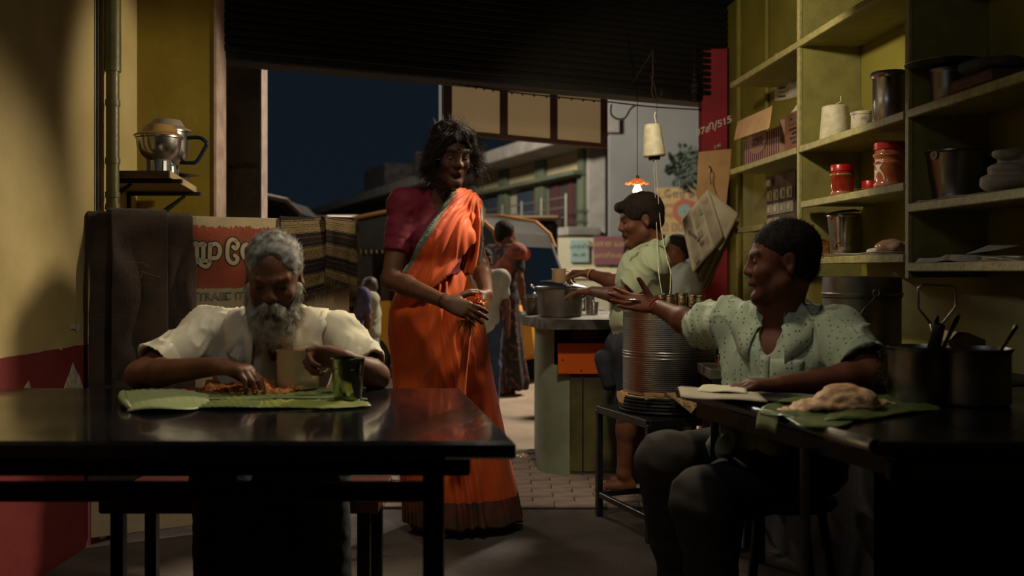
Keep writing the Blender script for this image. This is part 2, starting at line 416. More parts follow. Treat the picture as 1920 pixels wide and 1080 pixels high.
m = MB(); m.box((-1.5401, 5.268, 0), (-1.535, 5.442, 2.9)); m.box((-1.548, 5.262, 0), (-1.535, 5.27, 2.9)); struct(m.obj('trim_1', plaster_w))
m = MB(); m.box((-3.2, -1.42, 0), (3.2, -1.3, 2.9)); struct(m.obj('wall_back', ochre))
def RW(Y, t, z): return np.array([1.75-.084*Y+t*.9965, Y+t*.084, z])
def YP(px): return 1.75/((px-960)/1900+.084)
RR = np.array([[-.0837, .9965, 0], [.9965, .0837, 0], [0, 0, 1]])   # columns: along the wall (away), into the wall, up
RR = np.stack([nrm((-.084, 1, 0)), nrm((.9965, .084, 0)), np.array([0, 0, 1.])], 1)
def rbox(mb, Y0, Y1, t0, t1, z0, z1, bev=0.0):
    a = RW(Y0, t0, z0); b2 = RW(Y1, t1, z1); c = (RW(Y0, (t0+t1)/2, (z0+z1)/2)+RW(Y1, (t0+t1)/2, (z0+z1)/2))/2
    mb.obox(c, RR, ((Y1-Y0)*1.0035/2, (t1-t0)/2, (z1-z0)/2), bev)
m = MB(); rbox(m, -1.3, 6.95, .29, .41, 0, 2.9); struct(m.obj('wall_right', olive2))
m = MB(); m.box((-2.07, -1.42, 2.9), (2.6, 7.1, 3.0)); struct(m.obj('ceiling', dark))
# front lintel, slanting across the shop mouth, its soffit 2.24 m up
A = np.array([-1.56, 5.42]); B = np.array([1.55, 6.93]); d = nrm(np.r_[B-A, 0]); nn = np.array([-d[1], d[0], 0]); ctr = np.r_[(A+B)/2, 0]
m = MB(); m.obox(ctr+nn*.1+np.array([0, 0, 2.57]), np.stack([d, nn, [0, 0, 1]], 1), (np.linalg.norm(B-A)/2, .1, .33), .01); struct(m.obj('trim_2', dark))
m = MB()
for i in range(14):      # ribs of the rolled shutter housing under the lintel
    q = ctr+nn*(-.012)+np.array([0, 0, 2.30+i*.043]); m.obox(q, np.stack([d, nn, [0, 0, 1]], 1), (np.linalg.norm(B-A)/2, .012, .016), .004)
struct(m.obj('trim_3', mat('shutter_steel', rgb('2A2825'), .5, .6, rvar=.1)))
m = MB(); m.box((-2.07, -1.42, -.12), (2.6, 6.3, 0)); fl = struct(m.obj('floor', floorm))
m = MB(); m.box((-60, 6.3, -.14), (60, 120, -.015)); struct(m.obj('street_ground', streetm))
# paving blocks near the shop mouth, each a brick of its own
random.seed(4)
m = MB(); m.box((-.098, -.047, 0), (.098, .047, .014), .004); brick = m.obj('paving_brick', pavem, fl); brick.location = (-1.5, 4.75, 0)
bm0 = brick.data; cnt = 0
for r in range(15):
    for q in range(13):
        x = -1.5+q*.2+(r % 2)*.1; y = 4.75+r*.098
        if x > .95 or (r == 0 and q == 0): continue
        o = brick.copy(); COL.objects.link(o); o.location = (x, y, random.uniform(-.003, .002)); cnt += 1
# peeled plaster spots on the left wall
chip = mat('bare_plaster', rgb('B5A58F'), .9, col2=rgb('8F8272'), scale=40, bump=.5, bscale=80)
def wallpt(px, py): Y = 1.7*1900/(960-px); return P(px, py, Y)
for cx, cy, pts in ((142, 613, [(-9, -3), (-2, -8), (6, -6), (12, 1), (6, 5), (1, 9), (-4, 4), (-10, 4)]),
                    (133, 700, [(3, -20), (8, -6), (14, 2), (22, 28), (-14, 30), (-8, 12), (-2, -2)]),
                    (50, 722, [(3, -8), (6, 6), (-7, 9), (-2, 0)]), (113, 655, [(-3, 0), (0, -3), (3, 0), (0, 3)])):
    m = MB(); m.prism([wallpt(cx+a, cy+e)+np.array([.0, 0, 0]) for a, e in pts], (.003, 0, 0)); m.obj('peeled_patch', chip, wl)
# concrete pier beyond the shop mouth
m = MB(); m.box((-1.756, 6.2, 0), (-1.54, 6.36, 2.95), .004); struct(m.obj('trim_4', conc))
m = MB(); m.box((-1.5405, 6.205, 0), (-1.534, 6.355, 2.95)); struct(m.obj('trim_5', plaster_w))
paper = mat('aged_paper', rgb('C8BC9E'), .85, col2=rgb('B5A888'), scale=10, bump=.1, bscale=30)
ink = mat('dark_ink', rgb('2A2A30'), .7)
t_ = thing('notice', 'faded paper notice pasted on the dark concrete pier outside the shop mouth', 'notice', P(456, 345, 6.2))
m = MB(); m.sheet([[P(x, y, 6.197) for x in (437, 455, 482)] for y in (390, 350, 305)], .001)
m.obj('sheet', mat('faded_notice', rgb('6C655F'), .9, col2=rgb('57514D'), scale=20), t_)
RC = np.stack([[1, 0, 0], [0, 0, 1], [0, -1, 0]], 1)
text('அறிவிப்பு', .045, P(458, 312, 6.194), RC, ink, 'lettering', t_, 'NotoSansTamil-VariableFont_wdth,wght.woff2')
# red front panel with its painted number
m = MB(); m.box((1.27, 6.8, 0), (1.447, 6.9, 2.6), .004); rp = struct(m.obj('trim_6', redp))
Rt = np.stack([nrm((1, 0, .42)), nrm((-.05, 0, 1)), [0, -1, 0]], 1)
text('07தி/515', .072, P(1338, 238, 6.79), Rt, mat('chalk_white', rgb('E6DCCB'), .8), 'painted_number', rp, 'NotoSansTamil-VariableFont_wdth,wght.woff2', bold=.0012)
text('2.45', .03, P(1345, 274, 6.79), Rt, MATS['chalk_white'], 'painted_number', rp)
m = MB(); m.tube([RW(6.55, .275, 0), RW(6.55, .275, 2.9)], .02, 10); struct(m.obj('trim_7', olive2))
m = MB(); m.tube([RW(6.02, .278, 1.7), RW(6.02, .278, 2.9)], .014, 10); struct(m.obj('trim_8', olive2))
# ---------------------------------------------------------------- built-in shelving on the right wall
sh = thing('shelf_unit', 'olive painted wooden wall shelving in bays along the right wall', 'shelf', RW(3.67, 0, 1.08))
for Y in (4.75, 3.672, 2.55):
    m = MB(); rbox(m, Y-.012, Y+.012, .006, .288, 1.08, 2.88); m.obj('upright', shelfm, sh)
    m = MB(); rbox(m, Y-.014, Y+.014, -.012, .006, 1.075, 2.88, .003); m.obj('upright_edge', edgem, sh)
def board(Y0, Y1, zt, t0=0.0, th=.022):
    m = MB(); rbox(m, Y0, Y1, t0+.006, .288, zt-th, zt); m.obj('shelf_board', shelfm, sh)
    m = MB(); rbox(m, Y0, Y1, t0-.006-.012*(t0 == 0), t0+.006, zt-th-.008, zt+.001, .003); m.obj('board_edge', edgem, sh)
ZT = 1.685
board(4.764, 5.79, ZT); board(3.686, 4.736, ZT); board(2.5, 3.658, ZT)
board(3.686, 4.70, 1.426); board(3.686, 4.52, 1.165); board(2.5, 3.658, 1.345); board(2.5, 3.658, 1.132); board(4.764, 5.7, 1.345)
board(3.686, 5.79, 2.18); board(2.5, 3.658, 2.18)
# small ledge further back
ws = thing('wall_shelf', 'tiny olive ledge on the wall left of the seated spotted-shirt man', 'shelf', RW(5.9, .2, 1.09))
m = MB(); rbox(m, 5.55, 6.02, .13, .29, 1.072, 1.092, .003); m.obj('board', shelfm, ws)
m = MB(); m.tube([RW(5.9, .28, .95), RW(5.9, .16, 1.07)], .006, 6); m.obj('bracket', dark, ws)
# low masonry ledge under the shelving
m = MB(); rbox(m, 3.14, 4.7, -.42, .29, .70, .75, .004); rbox(m, 3.18, 4.65, -.36, .29, 0, .70)
lg = tag(m.obj('masonry_ledge', mat('sooty_stone', rgb('33302A'), .6, col2=rgb('25221D'), scale=6, bump=.3, bscale=30)), 'dark stone ledge running along the wall beneath the shelving', 'ledge')
# ================================================================ outside: the building across the street
Q0 = np.array([2.32, 31.5, 0]); fd = nrm((-.386, 1, 0)); fn = nrm((-1, -.386, 0)); FR = np.stack([fd, fn, [0, 0, 1]], 1)
def FP(s, o, z): return Q0+fd*s+fn*o+np.array([0, 0, z])
def fs(px): Y = 14.48/((px-960)/1900+.386); return (Y-31.5)/fd[1]
def fbox(mb, s0, s1, o0, o1, z0, z1, bev=0.0): mb.obox(FP((s0+s1)/2, (o0+o1)/2, (z0+z1)/2), FR, ((s1-s0)/2, (o1-o0)/2, (z1-z0)/2), bev)
tan = mat('tan_render', rgb('A79878'), .9, col2=rgb('968868'), scale=.6); grn = mat('grey_green_paint', rgb('5C6450'), .9, col2=rgb('4C5444'), scale=.8)
cr2 = mat('cream_render', rgb('B0AA92'), .9, col2=rgb('A09A84'), scale=.6); brown = mat('dark_timber_and_opening', rgb('3E3030'), .8)
bd = thing('building', 'two-storey concrete building with deep roof slab and balcony across the street', 'building', FP(0, 0, 0))
m = MB(); fbox(m, 0, 40, -6, 0, 0, 5.0); m.obj('wall', cr2, bd)
m = MB(); fbox(m, -1.2, 42, -6, 1.45, 4.92, 5.36, .03); m.obj('roof_slab', concl, bd)
m = MB(); fbox(m, -.2, 42, .0, .55, 4.10, 4.24, .02); m.obj('sun_ledge', grn, bd)
for a, e in ((1094, 1029), (1013, 958), (944, 899), (886, 850)):
    m = MB(); fbox(m, fs(a), fs(e), 0, .06, 4.26, 4.9); m.obj('upper_panel', tan, bd)
for a, e in ((1028, 1013), (958, 944), (899, 886), (850, 838), (1104, 1094)):
    m = MB(); fbox(m, fs(a), fs(e), 0, .22, 0, 4.9, .02); m.obj('column', grn, bd)
m = MB(); fbox(m, fs(1092), fs(1030), .0, .03, 2.5, 4.08); m.obj('balcony_opening', brown, bd)  # flat dark panel painted for the shade inside the opening
m = MB(); fbox(m, fs(1050), fs(1040), .03, .07, 2.5, 4.08); fbox(m, fs(1078), fs(1068), .03, .07, 2.5, 4.08); m.obj('door_leaf', mat('maroon_timber', rgb('4A2A28'), .8), bd)
m = MB(); fbox(m, -1.0, 30, 0, 1.1, 2.2, 2.45, .02); m.obj('balcony_floor', concl, bd)
gls = mat('window_glass', rgb('3A4652'), .15, spec=.8)
for a, e in ((1003, 975), (938, 910), (880, 862)):
    w = MB(); fbox(w, fs(a)-.06, fs(e)+.06, .02, .1, 2.95, 4.02, .01); wf = w.obj('window', brown, bd)
    for k in range(2):
        u0 = fs(a)+(fs(e)-fs(a))*k/2+.04; u1 = fs(a)+(fs(e)-fs(a))*(k+1)/2-.04
        w = MB(); fbox(w, u0, u1, .1, .12, 3.02, 3.95); w.obj('pane', gls, wf)
rail = MB()
for z in (2.75, 3.05, 3.35): rail.tube([FP(-.9, 1.05, z), FP(12, 1.05, z)], .025, 6)
rail.obj('railing', mat('railing_steel', rgb('77736C'), .5, .5), bd)
for s_ in (-.8, 1.1, 2.8, 4.6, 6.5, 9): m = MB(); m.tube([FP(s_, 1.05, 2.45), FP(s_, 1.05, 3.45)], .05, 8); m.obj('railing_post', MATS['railing_steel'], bd)
m = MB(); fbox(m, -.3, 4, .02, .3, 1.55, 2.2); m.obj('lower_sign_band', tan, bd)
m = MB(); fbox(m, 20, 30, -3, 1.0, 5.36, 5.55); fbox(m, 21, 21.6, -1, -.4, 5.5, 7.2); fbox(m, 25, 30, -1.4, .2, 5.5, 7.0); m.obj('rooftop_room', conc, bd)
# grey end wall facing the shop
m = MB(); m.box((2.3, 31.0, 0), (2.9, 31.6, 5.1), .05); m.obj('pier', concl, bd)
m = MB(); m.box((2.7, 28.0, 0), (12, 28.5, 6.6)); m.obj('end_wall', bwall, bd)
m = MB(); m.box((.6, 28.0, 0), (2.75, 28.4, 2.05)); m.obj('forecourt_wall', cr2, bd)
m = MB(); m.box((2.6, 27.9, 4.95), (2.95, 28.5, 5.35)); m.obj('coping', concl, bd)
def flatboard(name, label, cat, x0, x1, y0, y1, Y, col, lines, fcol, frame=None, tilt=0.0, fnt='NotoSansTamil-VariableFont_wdth,wght.woff2'):
    a = P(x0, y1, Y); b3 = P(x1, y0, Y); tt = thing(name, label, cat, ((a[0]+b3[0])/2, Y, a[2]))
    m = MB(); m.box((a[0], Y, a[2]), (b3[0], Y+.05, b3[2]), .01); m.obj('panel', col, tt)
    if frame: 
        m = MB()
        for z in (a[2], b3[2]): m.box((a[0]-.02, Y-.02, z-.03), (b3[0]+.02, Y+.06, z+.03))
        for x in (a[0], b3[0]): m.box((x-.03, Y-.02, a[2]), (x+.03, Y+.06, b3[2]))
        m.obj('frame', frame, tt)
    for tx, ty, sz, s_, cc in lines: text(s_, sz, P(tx, ty, Y-.004), RC, cc, 'lettering', tt, fnt, bold=.004*sz)
    return tt
yel = mat('yellow_board', rgb('B79A6A'), .8, col2=rgb('A68B60'), scale=1); navy = mat('navy_print', rgb('3A3E4C'), .8); orp = mat('orange_print', rgb('A0604A'), .8)
teal = mat('teal_board', rgb('7C928A'), .8); mar = mat('maroon_board', rgb('6E4548'), .8); tanp = mat('tan_print', rgb('A58F62'), .8); crm = mat('cream_board', rgb('C3B896'), .8)
yb = flatboard('signboard', 'large yellow painted shop signboard behind the hanging newspapers', 'sign', 1231, 1318, 352, 462, 27.93, yel,
    [(1272, 366, .33, 'டீ. ஸ்டோர் சேலை', navy), (1250, 386, .2, 'ஜவுளி', orp), (1250, 403, .2, 'சில்லறை', orp), (1270, 428, .34, '■■ ■■ ■■', navy), (1265, 450, .22, 'கடை எண்', navy)], crm)
m = MB(); m.lathe(P(1284, 396, 27.9), [(.02, 0), (.34, 0), (.34, .03), (.02, .03)], 20, axis=np.stack([[1, 0, 0], [0, 0, 1], [0, -1, 0]], 1)); m.obj('round_badge', orp, yb); m = MB(); m.lathe(P(1284, 396, 27.86), [(.02, 0), (.19, 0), (.19, .02), (.02, .02)], 20, axis=np.stack([[1, 0, 0], [0, 0, 1], [0, -1, 0]], 1)); m.obj('badge_centre', teal, yb)
flatboard('signboard', 'pale teal and cream shop poster left of the maroon one', 'sign', 1069, 1105, 450, 492, 27.93, teal, [(1087, 463, .17, 'பாத்திர', navy), (1087, 478, .17, 'கடை', navy)], crm)
flatboard('signboard', 'maroon shop signboard with tan lettering over the ladled pot', 'sign', 1113, 1170, 443, 497, 27.93, mar, [(1141, 458, .25, 'வளையல்', tanp), (1141, 480, .2, 'மாளிகை', tanp)], mar)
flatboard('signboard', 'white signboard strip low on the grey wall behind the standing man', 'sign', 1072, 1230, 503, 522, 27.93, crm, [], None)
# hoarding above the shop mouth: three cream panels in a brown frame
hb = thing('hoarding', 'cream three-panel hoarding in a brown frame hanging outside the shop mouth', 'sign', P(985, 240, 7.6))
ha, he = P(838, 238, 7.2), P(1131, 246, 8.0); hz = 1.2; hd = nrm(he-ha); L_ = np.linalg.norm((he-ha)[:2]); hn = nrm((hd[1], -hd[0], 0)); hd = nrm((he-ha)*np.array([1, 1, 0])); HR = np.stack([hd, hn, [0, 0, 1]], 1)
zb = 2.10; pan = mat('cream_sheet', rgb('AD9468'), .8, col2=rgb('9C8558'), scale=2, bump=.1, bscale=5, emit=rgb('B0946A'), estr=.22); fr = mat('brown_frame', rgb('4E3226'), .7)  # panels emit a little so they look lit, no lamp is built
xs = [0, .335, .655, 1.0]
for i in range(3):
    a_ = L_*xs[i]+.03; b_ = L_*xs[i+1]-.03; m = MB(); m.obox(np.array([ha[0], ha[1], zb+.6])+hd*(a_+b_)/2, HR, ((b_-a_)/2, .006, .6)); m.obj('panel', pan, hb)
for x in xs: m = MB(); m.obox(np.array([ha[0], ha[1], zb+.6])+hd*L_*x, HR, (.033, .02, .62), .004); m.obj('upright', fr, hb)
for z in (zb-.005, zb+1.2): m = MB(); m.obox(np.array([ha[0], ha[1], z])+hd*L_/2, HR, (L_/2, .022, .018), .004); m.obj('rail', fr, hb)
m = MB(); m.obox(np.array([ha[0], ha[1], zb+.6])-hd*.045, HR, (.01, .02, .62)); m.obj('edge_strip', mat('pale_blue_edge', rgb('5F7F80'), .6), hb)
# cables
cb = mat('black_cable', rgb('15130F'), .6)
m = MB(); pts = [P(x, y, Y) for x, y, Y in ((780, 143, 6.0), (838, 153, 6.1), (960, 173, 6.35), (1131, 190, 6.6), (1220, 200, 6.7), (1316, 206, 6.8))]; m.tube(bez(pts, 40), .005, 5)
for i in range(18):
    c_ = bez(pts, 40)[6+i]; m.box(c_-np.array([.006, .006, .012]), c_+np.array([.006, .006, .003]))
tag(m.obj('cable', cb, smooth=True), 'thin black cable sagging across the top of the shop mouth', 'cable')
m = MB(); m.tube(bez([P(1146, 196, 6.5), P(1146, 214, 6.5), P(1158, 223, 6.5), P(1172, 221, 6.5), P(1182, 205, 6.5), P(1192, 197, 6.5)], 30), .007, 6)
tag(m.obj('loose_cable', mat('grey_cable', rgb('5A5850'), .7), smooth=True), 'loose grey cable loop dangling under the lintel left of the twine', 'cable')
# creeper on the grey wall
random.seed(9); lf = mat('dull_leaf', rgb('4A5348'), .7)
m = MB()
for i in range(420):
    c_ = P(random.gauss(1286, 13), random.gauss(314, 14), 27.9); a = random.uniform(0, 6.28); s_ = random.uniform(.08, .17)
    m.add([c_, c_+s_*np.array([math.cos(a), -.3, math.sin(a)]), c_+s_*1.6*np.array([math.cos(a+.5), -.5, math.sin(a+.5)]), c_+s_*np.array([math.cos(a+1.0), -.1, math.sin(a+1.0)])], [(0, 1, 2, 3)])
tag(m.obj('creeper', lf), 'leafy creeper on the grey wall above the yellow signboard', 'plant', kind='stuff')
# ---------------------------------------------------------------- vehicles
glass_d = mat('dark_vehicle_glass', rgb('101418'), .12, spec=.7); paint_g = mat('grey_green_bus_paint', rgb('3C3F38'), .5, col2=rgb('31342E'), scale=2); tanm = mat('tan_metal', rgb('7A6552'), .6)
bus = thing('bus', 'grey passenger bus parked behind the woman in the orange sari', 'bus', (-2.2, 22, 0))
m = MB(); m.box((-4.0, 22, .45), (1.0, 24.2, 2.25), .12); m.obj('body', paint_g, bus)
m = MB(); m.box((-4.05, 21.95, 2.22), (1.05, 24.25, 2.33), .05); m.obj('roof_rail', tanm, bus)
for i in range(6):
    m = MB(); m.box((-3.9+i*.8, 21.97, 1.35), (-3.25+i*.8, 22.02, 2.1), .03); m.obj('window', glass_d, bus)
for x in (-3.1, .1): m = MB(); m.lathe((x, 22.1, .45), [(.02, -.1), (.4, -.1), (.45, -.05), (.45, .15)], 20, axis=np.stack([[1, 0, 0], [0, 0, 1], [0, -1, 0]], 1)); m.obj('wheel', dark, bus)
tk = thing('truck', 'lorry cab roof and dark window showing over the signboard beside the pier', 'truck', (-4.4, 20, 0))
m = MB(); q = [(-5.6, 3.0), (-5.0, 2.98), (-4.45, 2.86), (-4.18, 2.6), (-4.05, 1.6), (-4.05, .6), (-5.6, .6)]
m.prism([(x, 20, z-.35) for x, z in q], (0, 2.0, 0)); m.obj('cab', dark, tk)
m = MB(); m.tube([(x, 19.98, z-.35) for x, z in q[:6]], .05, 8); m.obj('roof_trim', tanm, tk)
m = MB(); m.prism([(x, 19.95, z) for x, z in ((-5.5, 2.45), (-4.6, 2.35), (-4.35, 2.05), (-4.25, 1.5), (-5.5, 1.5))], (0, .03, 0)); m.obj('window', glass_d, tk)
# auto rickshaw, nose towards the lower right
ar = thing('auto_rickshaw', 'yellow auto rickshaw with black canopy parked behind the floral-sari woman', 'auto rickshaw', (-.45, 10.9, 0))
ay = math.radians(-28); AX = np.array([math.cos(ay), math.sin(ay), 0]); AY = np.array([-math.sin(ay), math.cos(ay), 0]); AO = np.array([-.52, 10.9, 0]); AR = np.stack([AX, AY, [0, 0, 1]], 1)
def ap(x, y, z): return AO+AX*x+AY*y+np.array([0, 0, z])
yp = mat('auto_yellow', rgb('C98A1E'), .4, col2=rgb('B0741A'), scale=4, coat=.3); bk = mat('black_canvas', rgb('17130F'), .75, col2=rgb('221C16'), scale=8); chm = mat('dull_chrome', rgb('8A8A88'), .3, .9)
top = [(-1.15, 1.5), (-1.0, 1.66), (-.5, 1.73), (.1, 1.72), (.55, 1.64), (.72, 1.5), (.78, 1.36), (-1.2, 1.32)]
m = MB(); m.prism([ap(x, -.62, z) for x, z in top], AY*1.24); m.obj('canopy', bk, ar)
m = MB(); m.tube([ap(x, -.64, z+.01) for x, z in top[:7]], .022, 8); m.tube([ap(x, .64, z+.01) for x, z in top[:7]], .022, 8); m.obj('canopy_piping', mat('orange_piping', rgb('8A5A1A'), .6), ar)
m = MB(); m.prism([ap(x, -.6, z) for x, z in ((-1.2, .75), (-.55, .8), (-.45, .45), (.3, .42), (.55, .85), (.9, .82), (1.12, .6), (1.15, .35), (.95, .22), (-1.15, .25), (-1.3, .5))], AY*1.2); m.obj('body', yp, ar)
m = MB(); m.prism([ap(x, -.6, z) for x, z in ((-1.2, 1.34), (-1.2, .75), (-.75, .78), (-.78, 1.34))], AY*1.2); m.obj('rear_cover', bk, ar)
for y in (-.58, .58):
    m = MB(); m.tube([ap(.76, y, 1.4), ap(.98, y, .85)], .025, 8); m.obj('windscreen_post', chm, ar)
    m = MB(); m.tube([ap(-.05, y, 1.34), ap(-.05, y, .5)], .018, 8); m.obj('door_post', chm, ar)
m = MB(); m.prism([ap(.78, -.56, 1.36), ap(.78, .56, 1.36), ap(.98, .56, .86), ap(.98, -.56, .86)], AX*.006); m.obj('windscreen', mat('clear_glass', (1, 1, 1), .02, trans=1.0, ior=1.1), ar)
m = MB()
for y in (-.635, .635):
    for i in range(26): m.lathe(ap(-1.1+i*.07, y, 1.29), [(.001, 0), (.012, .01), (.014, .03), (.001, .05)], 6)
m.obj('bead_fringe', mat('cream_beads', rgb('8A7A5C'), .5), ar)['kind'] = 'stuff'
m = MB(); m.box((-.1, -.5, -.06), (.35, .5, .06), .03, R=AR, c=None); m2 = MB(); m2.obox(ap(-.45, 0, .62), AR, (.28, .52, .07), .03); m2.obox(ap(-.7, 0, .85), AR, (.07, .52, .25), .03); m2.obj('seat', mat('brown_vinyl', rgb('3A2218'), .5), ar)
for x, y in ((-.75, -.58), (-.75, .58), (.85, 0)):
    m = MB(); m.lathe(ap(x, y, .2), [(.02, -.05), (.12, -.05), (.2, -.04), (.215, 0), (.2, .04), (.12, .05), (.02, .05)], 20, axis=np.stack([AX, [0, 0, 1], -AY], 1)); m.obj('wheel', dark, ar)
m = MB(); m.obox(ap(.3, -.615, .72), AR, (.26, .012, .09), .004); nb = m.obj('name_board', mat('tan_board', rgb('B08A5C'), .7), ar)
text('சாலை', .11, ap(.3, -.63, .72), np.stack([AX, [0, 0, 1], -AY], 1), ink, 'lettering', nb, 'NotoSansTamil-VariableFont_wdth,wght.woff2', bold=.001)
m = MB(); m.lathe(ap(-.1, -.62, .88), [(.001, 0), (.085, 0), (.085, .01), (.001, .012)], 20, axis=np.stack([AX, [0, 0, 1], -AY], 1)); dk = m.obj('round_plate', bk, ar)
text('5', .14, ap(-.1, -.637, .885), np.stack([AX, [0, 0, 1], -AY], 1), mat('cream_print', rgb('CDBD98'), .7), 'numeral', dk, bold=.004)
m = MB(); m.lathe(P(984, 476, 10.35), [(.001, 0), (.06, 0), (.06, .004), (.001, .006)], 16, axis=np.stack([[1, 0, 0], [0, 0, 1], [0, -1, 0]], 1), sq=(1, 1.15)); m.obj('sticker', mat('orange_sticker', rgb('C8552A'), .6), ar)
# far end of the street: a line of dim shopfronts
sf = thing('shop_row', 'dim row of low shopfronts far down the street on the left', 'building', (-9, 48, 0))
m = MB(); m.box((-26, 48, 0), (-7.0, 50, 3.6)); m.obj('wall', conc, sf)
m = MB(); m.box((-26, 47.2, 3.4), (-7.0, 50, 3.75), .03); m.obj('parapet', tanm, sf)
for i in range(5): m = MB(); m.box((-25.5+i*3.9, 47.9, .3), (-22.7+i*3.9, 48.02, 2.7)); m.obj('shutter', mat('shutter_%d' % i, rgb(['3A4440', '4A3A34', '3C4448', '50482E', '3A3A3E', '443830'][i]), .7), sf)

# ================================================================ furniture and objects
def brushed(name, col, rough=.3, v=.12, st=(1, 1, 40), **k):
    return mat(name, col, rough, 1.0, col2=tuple(c*.75 for c in col), scale=3, rvar=v, bscale=7, stretch=None, **k)
steel = brushed('brushed_steel', rgb('B9B4AE'), .28); steel_d = brushed('dull_steel', rgb('8A8580'), .38); alum = brushed('aluminium', rgb('A8A6A2'), .42)
alum_s = mat('stained_aluminium', rgb('8F8C88'), .45, .9, col2=rgb('5C564F'), scale=6, rvar=.12, bscale=12, bump=.1)
stone = mat('black_polished_granite', rgb('121214'), .13, spec=.7, coat=.25, rvar=.07, bscale=5, col2=rgb('1B1B1E'), scale=60)
frame_m = mat('black_steel_frame', rgb('14130F'), .45, .3); frame_g = mat('worn_grey_steel', rgb('3A3836'), .4, .7, rvar=.1, bscale=20)
leafm = mat('banana_leaf', rgb('4E6230'), .36, col2=rgb('66703A'), scale=5, bump=.25, bscale=30, spec=.6, coat=.15)
leafp = mat('banana_leaf_underside', rgb('7C8456'), .5, col2=rgb('8C8E66'), scale=6, bump=.2, bscale=40)
card = mat('brown_cardboard', rgb('9A6F4C'), .85, col2=rgb('8A6242'), scale=14, bump=.15, bscale=50)
cardp = mat('pale_cardboard', rgb('BC9468'), .85, col2=rgb('AB8459'), scale=8, bump=.2, bscale=30)
redl = mat('red_plastic', rgb('A81414'), .3, spec=.6); twine = mat('cotton_twine', rgb('DAD0B4'), .9, col2=rgb('C2B898'), scale=30, bump=.3, bscale=200)
cloth_w = mat('off_white_cloth', rgb('B8AE98'), .9, col2=rgb('9C927C'), scale=6, bump=.3, bscale=90)
enam = mat('tan_enamel', rgb('C2A682'), .35, col2=rgb('B0946E'), scale=5, coat=.3)
# ---- left table
lt = thing('dining_table', 'black polished stone table in the left foreground, where the bearded man eats', 'table', (-.8, 2.5, 0))
TZ = .75
c4 = [np.array(v, float) for v in ((-1.69, 2.09, TZ), (.008, 2.09, TZ), (-.155, 3.06, TZ), (-1.69, 3.06, TZ))]
m = MB(); ins = .008
c_in = [np.array(v, float) for v in ((-1.69, 2.10, TZ), (.0, 2.10, TZ), (-.162, 3.052, TZ), (-1.69, 3.052, TZ))]
dn = lambda p, z: np.array([p[0], p[1], z])
V = c_in+[dn(p, TZ-.007) for p in c4]+[dn(p, TZ-.033) for p in c4]+[dn(p, TZ-.038) for p in c_in]
Fc = [(0, 1, 2, 3), (15, 14, 13, 12)]+[(r*4+(i+1) % 4, r*4+i, r*4+4+i, r*4+4+(i+1) % 4) for r in range(3) for i in range(4)]
m.add(V, Fc); m.obj('tabletop', stone, lt)
m = MB(); m.box((-1.6, 2.16, .665), (-.09, 2.19, .708), .003); m.box((-1.6, 2.93, .665), (-.2, 2.96, .708), .003); m.box((-.2, 2.16, .665), (-.17, 2.96, .708), .003); m.obj('apron', frame_m, lt)
m = MB(); m.box((-1.6, 2.2, .60), (-.19, 2.235, .64), .003); m.obj('rail', frame_m, lt)
for x, y in ((-.17, 2.2), (-.22, 2.92), (-1.58, 2.2), (-1.58, 2.92)):
    m = MB(); m.box((x-.022, y-.022, 0), (x+.022, y+.022, .665), .003); m.obj('leg', frame_m, lt)
# ---- right table
rt = thing('dining_table', 'black table with a steel tube rim in the right foreground', 'table', (1.2, 2.6, 0))
e0, e1 = np.array([.500, 3.08, TZ]), np.array([.755, 2.10, TZ])
m = MB(); pp = [e0, e1, np.array([1.83, 2.06, TZ]), np.array([1.75, 3.08, TZ])]
m.prism([p-np.array([0, 0, .03]) for p in pp], (0, 0, .03)); m.obj('tabletop', mat('black_laminate', rgb('0E0E10'), .25, spec=.4, rvar=.08, bscale=6), rt)
m = MB(); dz = np.array([0, 0, -.013]); m.tube([e0+dz+np.array([.01, 0, 0]), e1+dz], .0155, 14); m.obj('rim', mat('blue_sheen_steel', rgb('6A7284'), .25, 1.0, rvar=.08, bscale=14), rt)  # blue sheen along the rim is put into the steel's colour
q0 = e1+(e0-e1)*.17; m = MB(); m.tube([q0+dz+np.array([-.003, 0, .001]), e1+dz+np.array([-.003, 0, .001])], .0165, 14); m.obj('end_sleeve', steel, rt)
m = MB(); m.tube([e1+dz, np.array([1.83, 2.06, TZ-.013])], .0145, 12); m.obj('front_rim', frame_m, rt)
m = MB(); m.box((.79, 2.12, .66), (1.80, 2.15, .705), .003); m.prism([(.80, 2.12, .67), (.83, 2.12, .67), (.58, 3.02, .67), (.55, 3.02, .67)], (0, 0, .04)); m.obj('apron', frame_g, rt)
for x, y in ((.70, 2.42), (.60, 3.0), (1.75, 2.2), (1.18, 2.16)):
    m = MB(); m.tube([(x, y, 0), (x, y, .68)], .0125, 10); m.obj('leg', steel_d if x == .70 else frame_g, rt)
# ---- banana leaf on the left table (uneven ribbed sheet)
def leaf_sheet(edge_back, edge_front, Z, name, m_, parent=None, nx=110, ny=14, rib=.0026, fold=None, seed=1, thick=.0012):
    eb = bez(edge_back, nx)[:nx]; ef = bez(edge_front, nx)[:nx]; k = min(len(eb), len(ef)); eb, ef = eb[:k], ef[:k]
    G = np.zeros((k, ny, 3)); 
    for j in range(ny):
        v = j/(ny-1); G[:, j, :2] = eb[:, :2]*(1-v)+ef[:, :2]*v
        z = Z+eb[:, 2]*(1-v)+ef[:, 2]*v; u = np.arange(k)
        G[:, j, 2] = z+rib*np.sin(u*1.9+v*1.2)*(1-.75*v)+.004*vnoise(np.stack([G[:, j, 0]*9, G[:, j, 1]*9, np.zeros(k)], 1), 1, seed)
    G[:, :, 2] = np.maximum(G[:, :, 2], Z+.0015)
    m = MB(); m.sheet(G, thick); return m.obj(name, m_, parent, smooth=True)
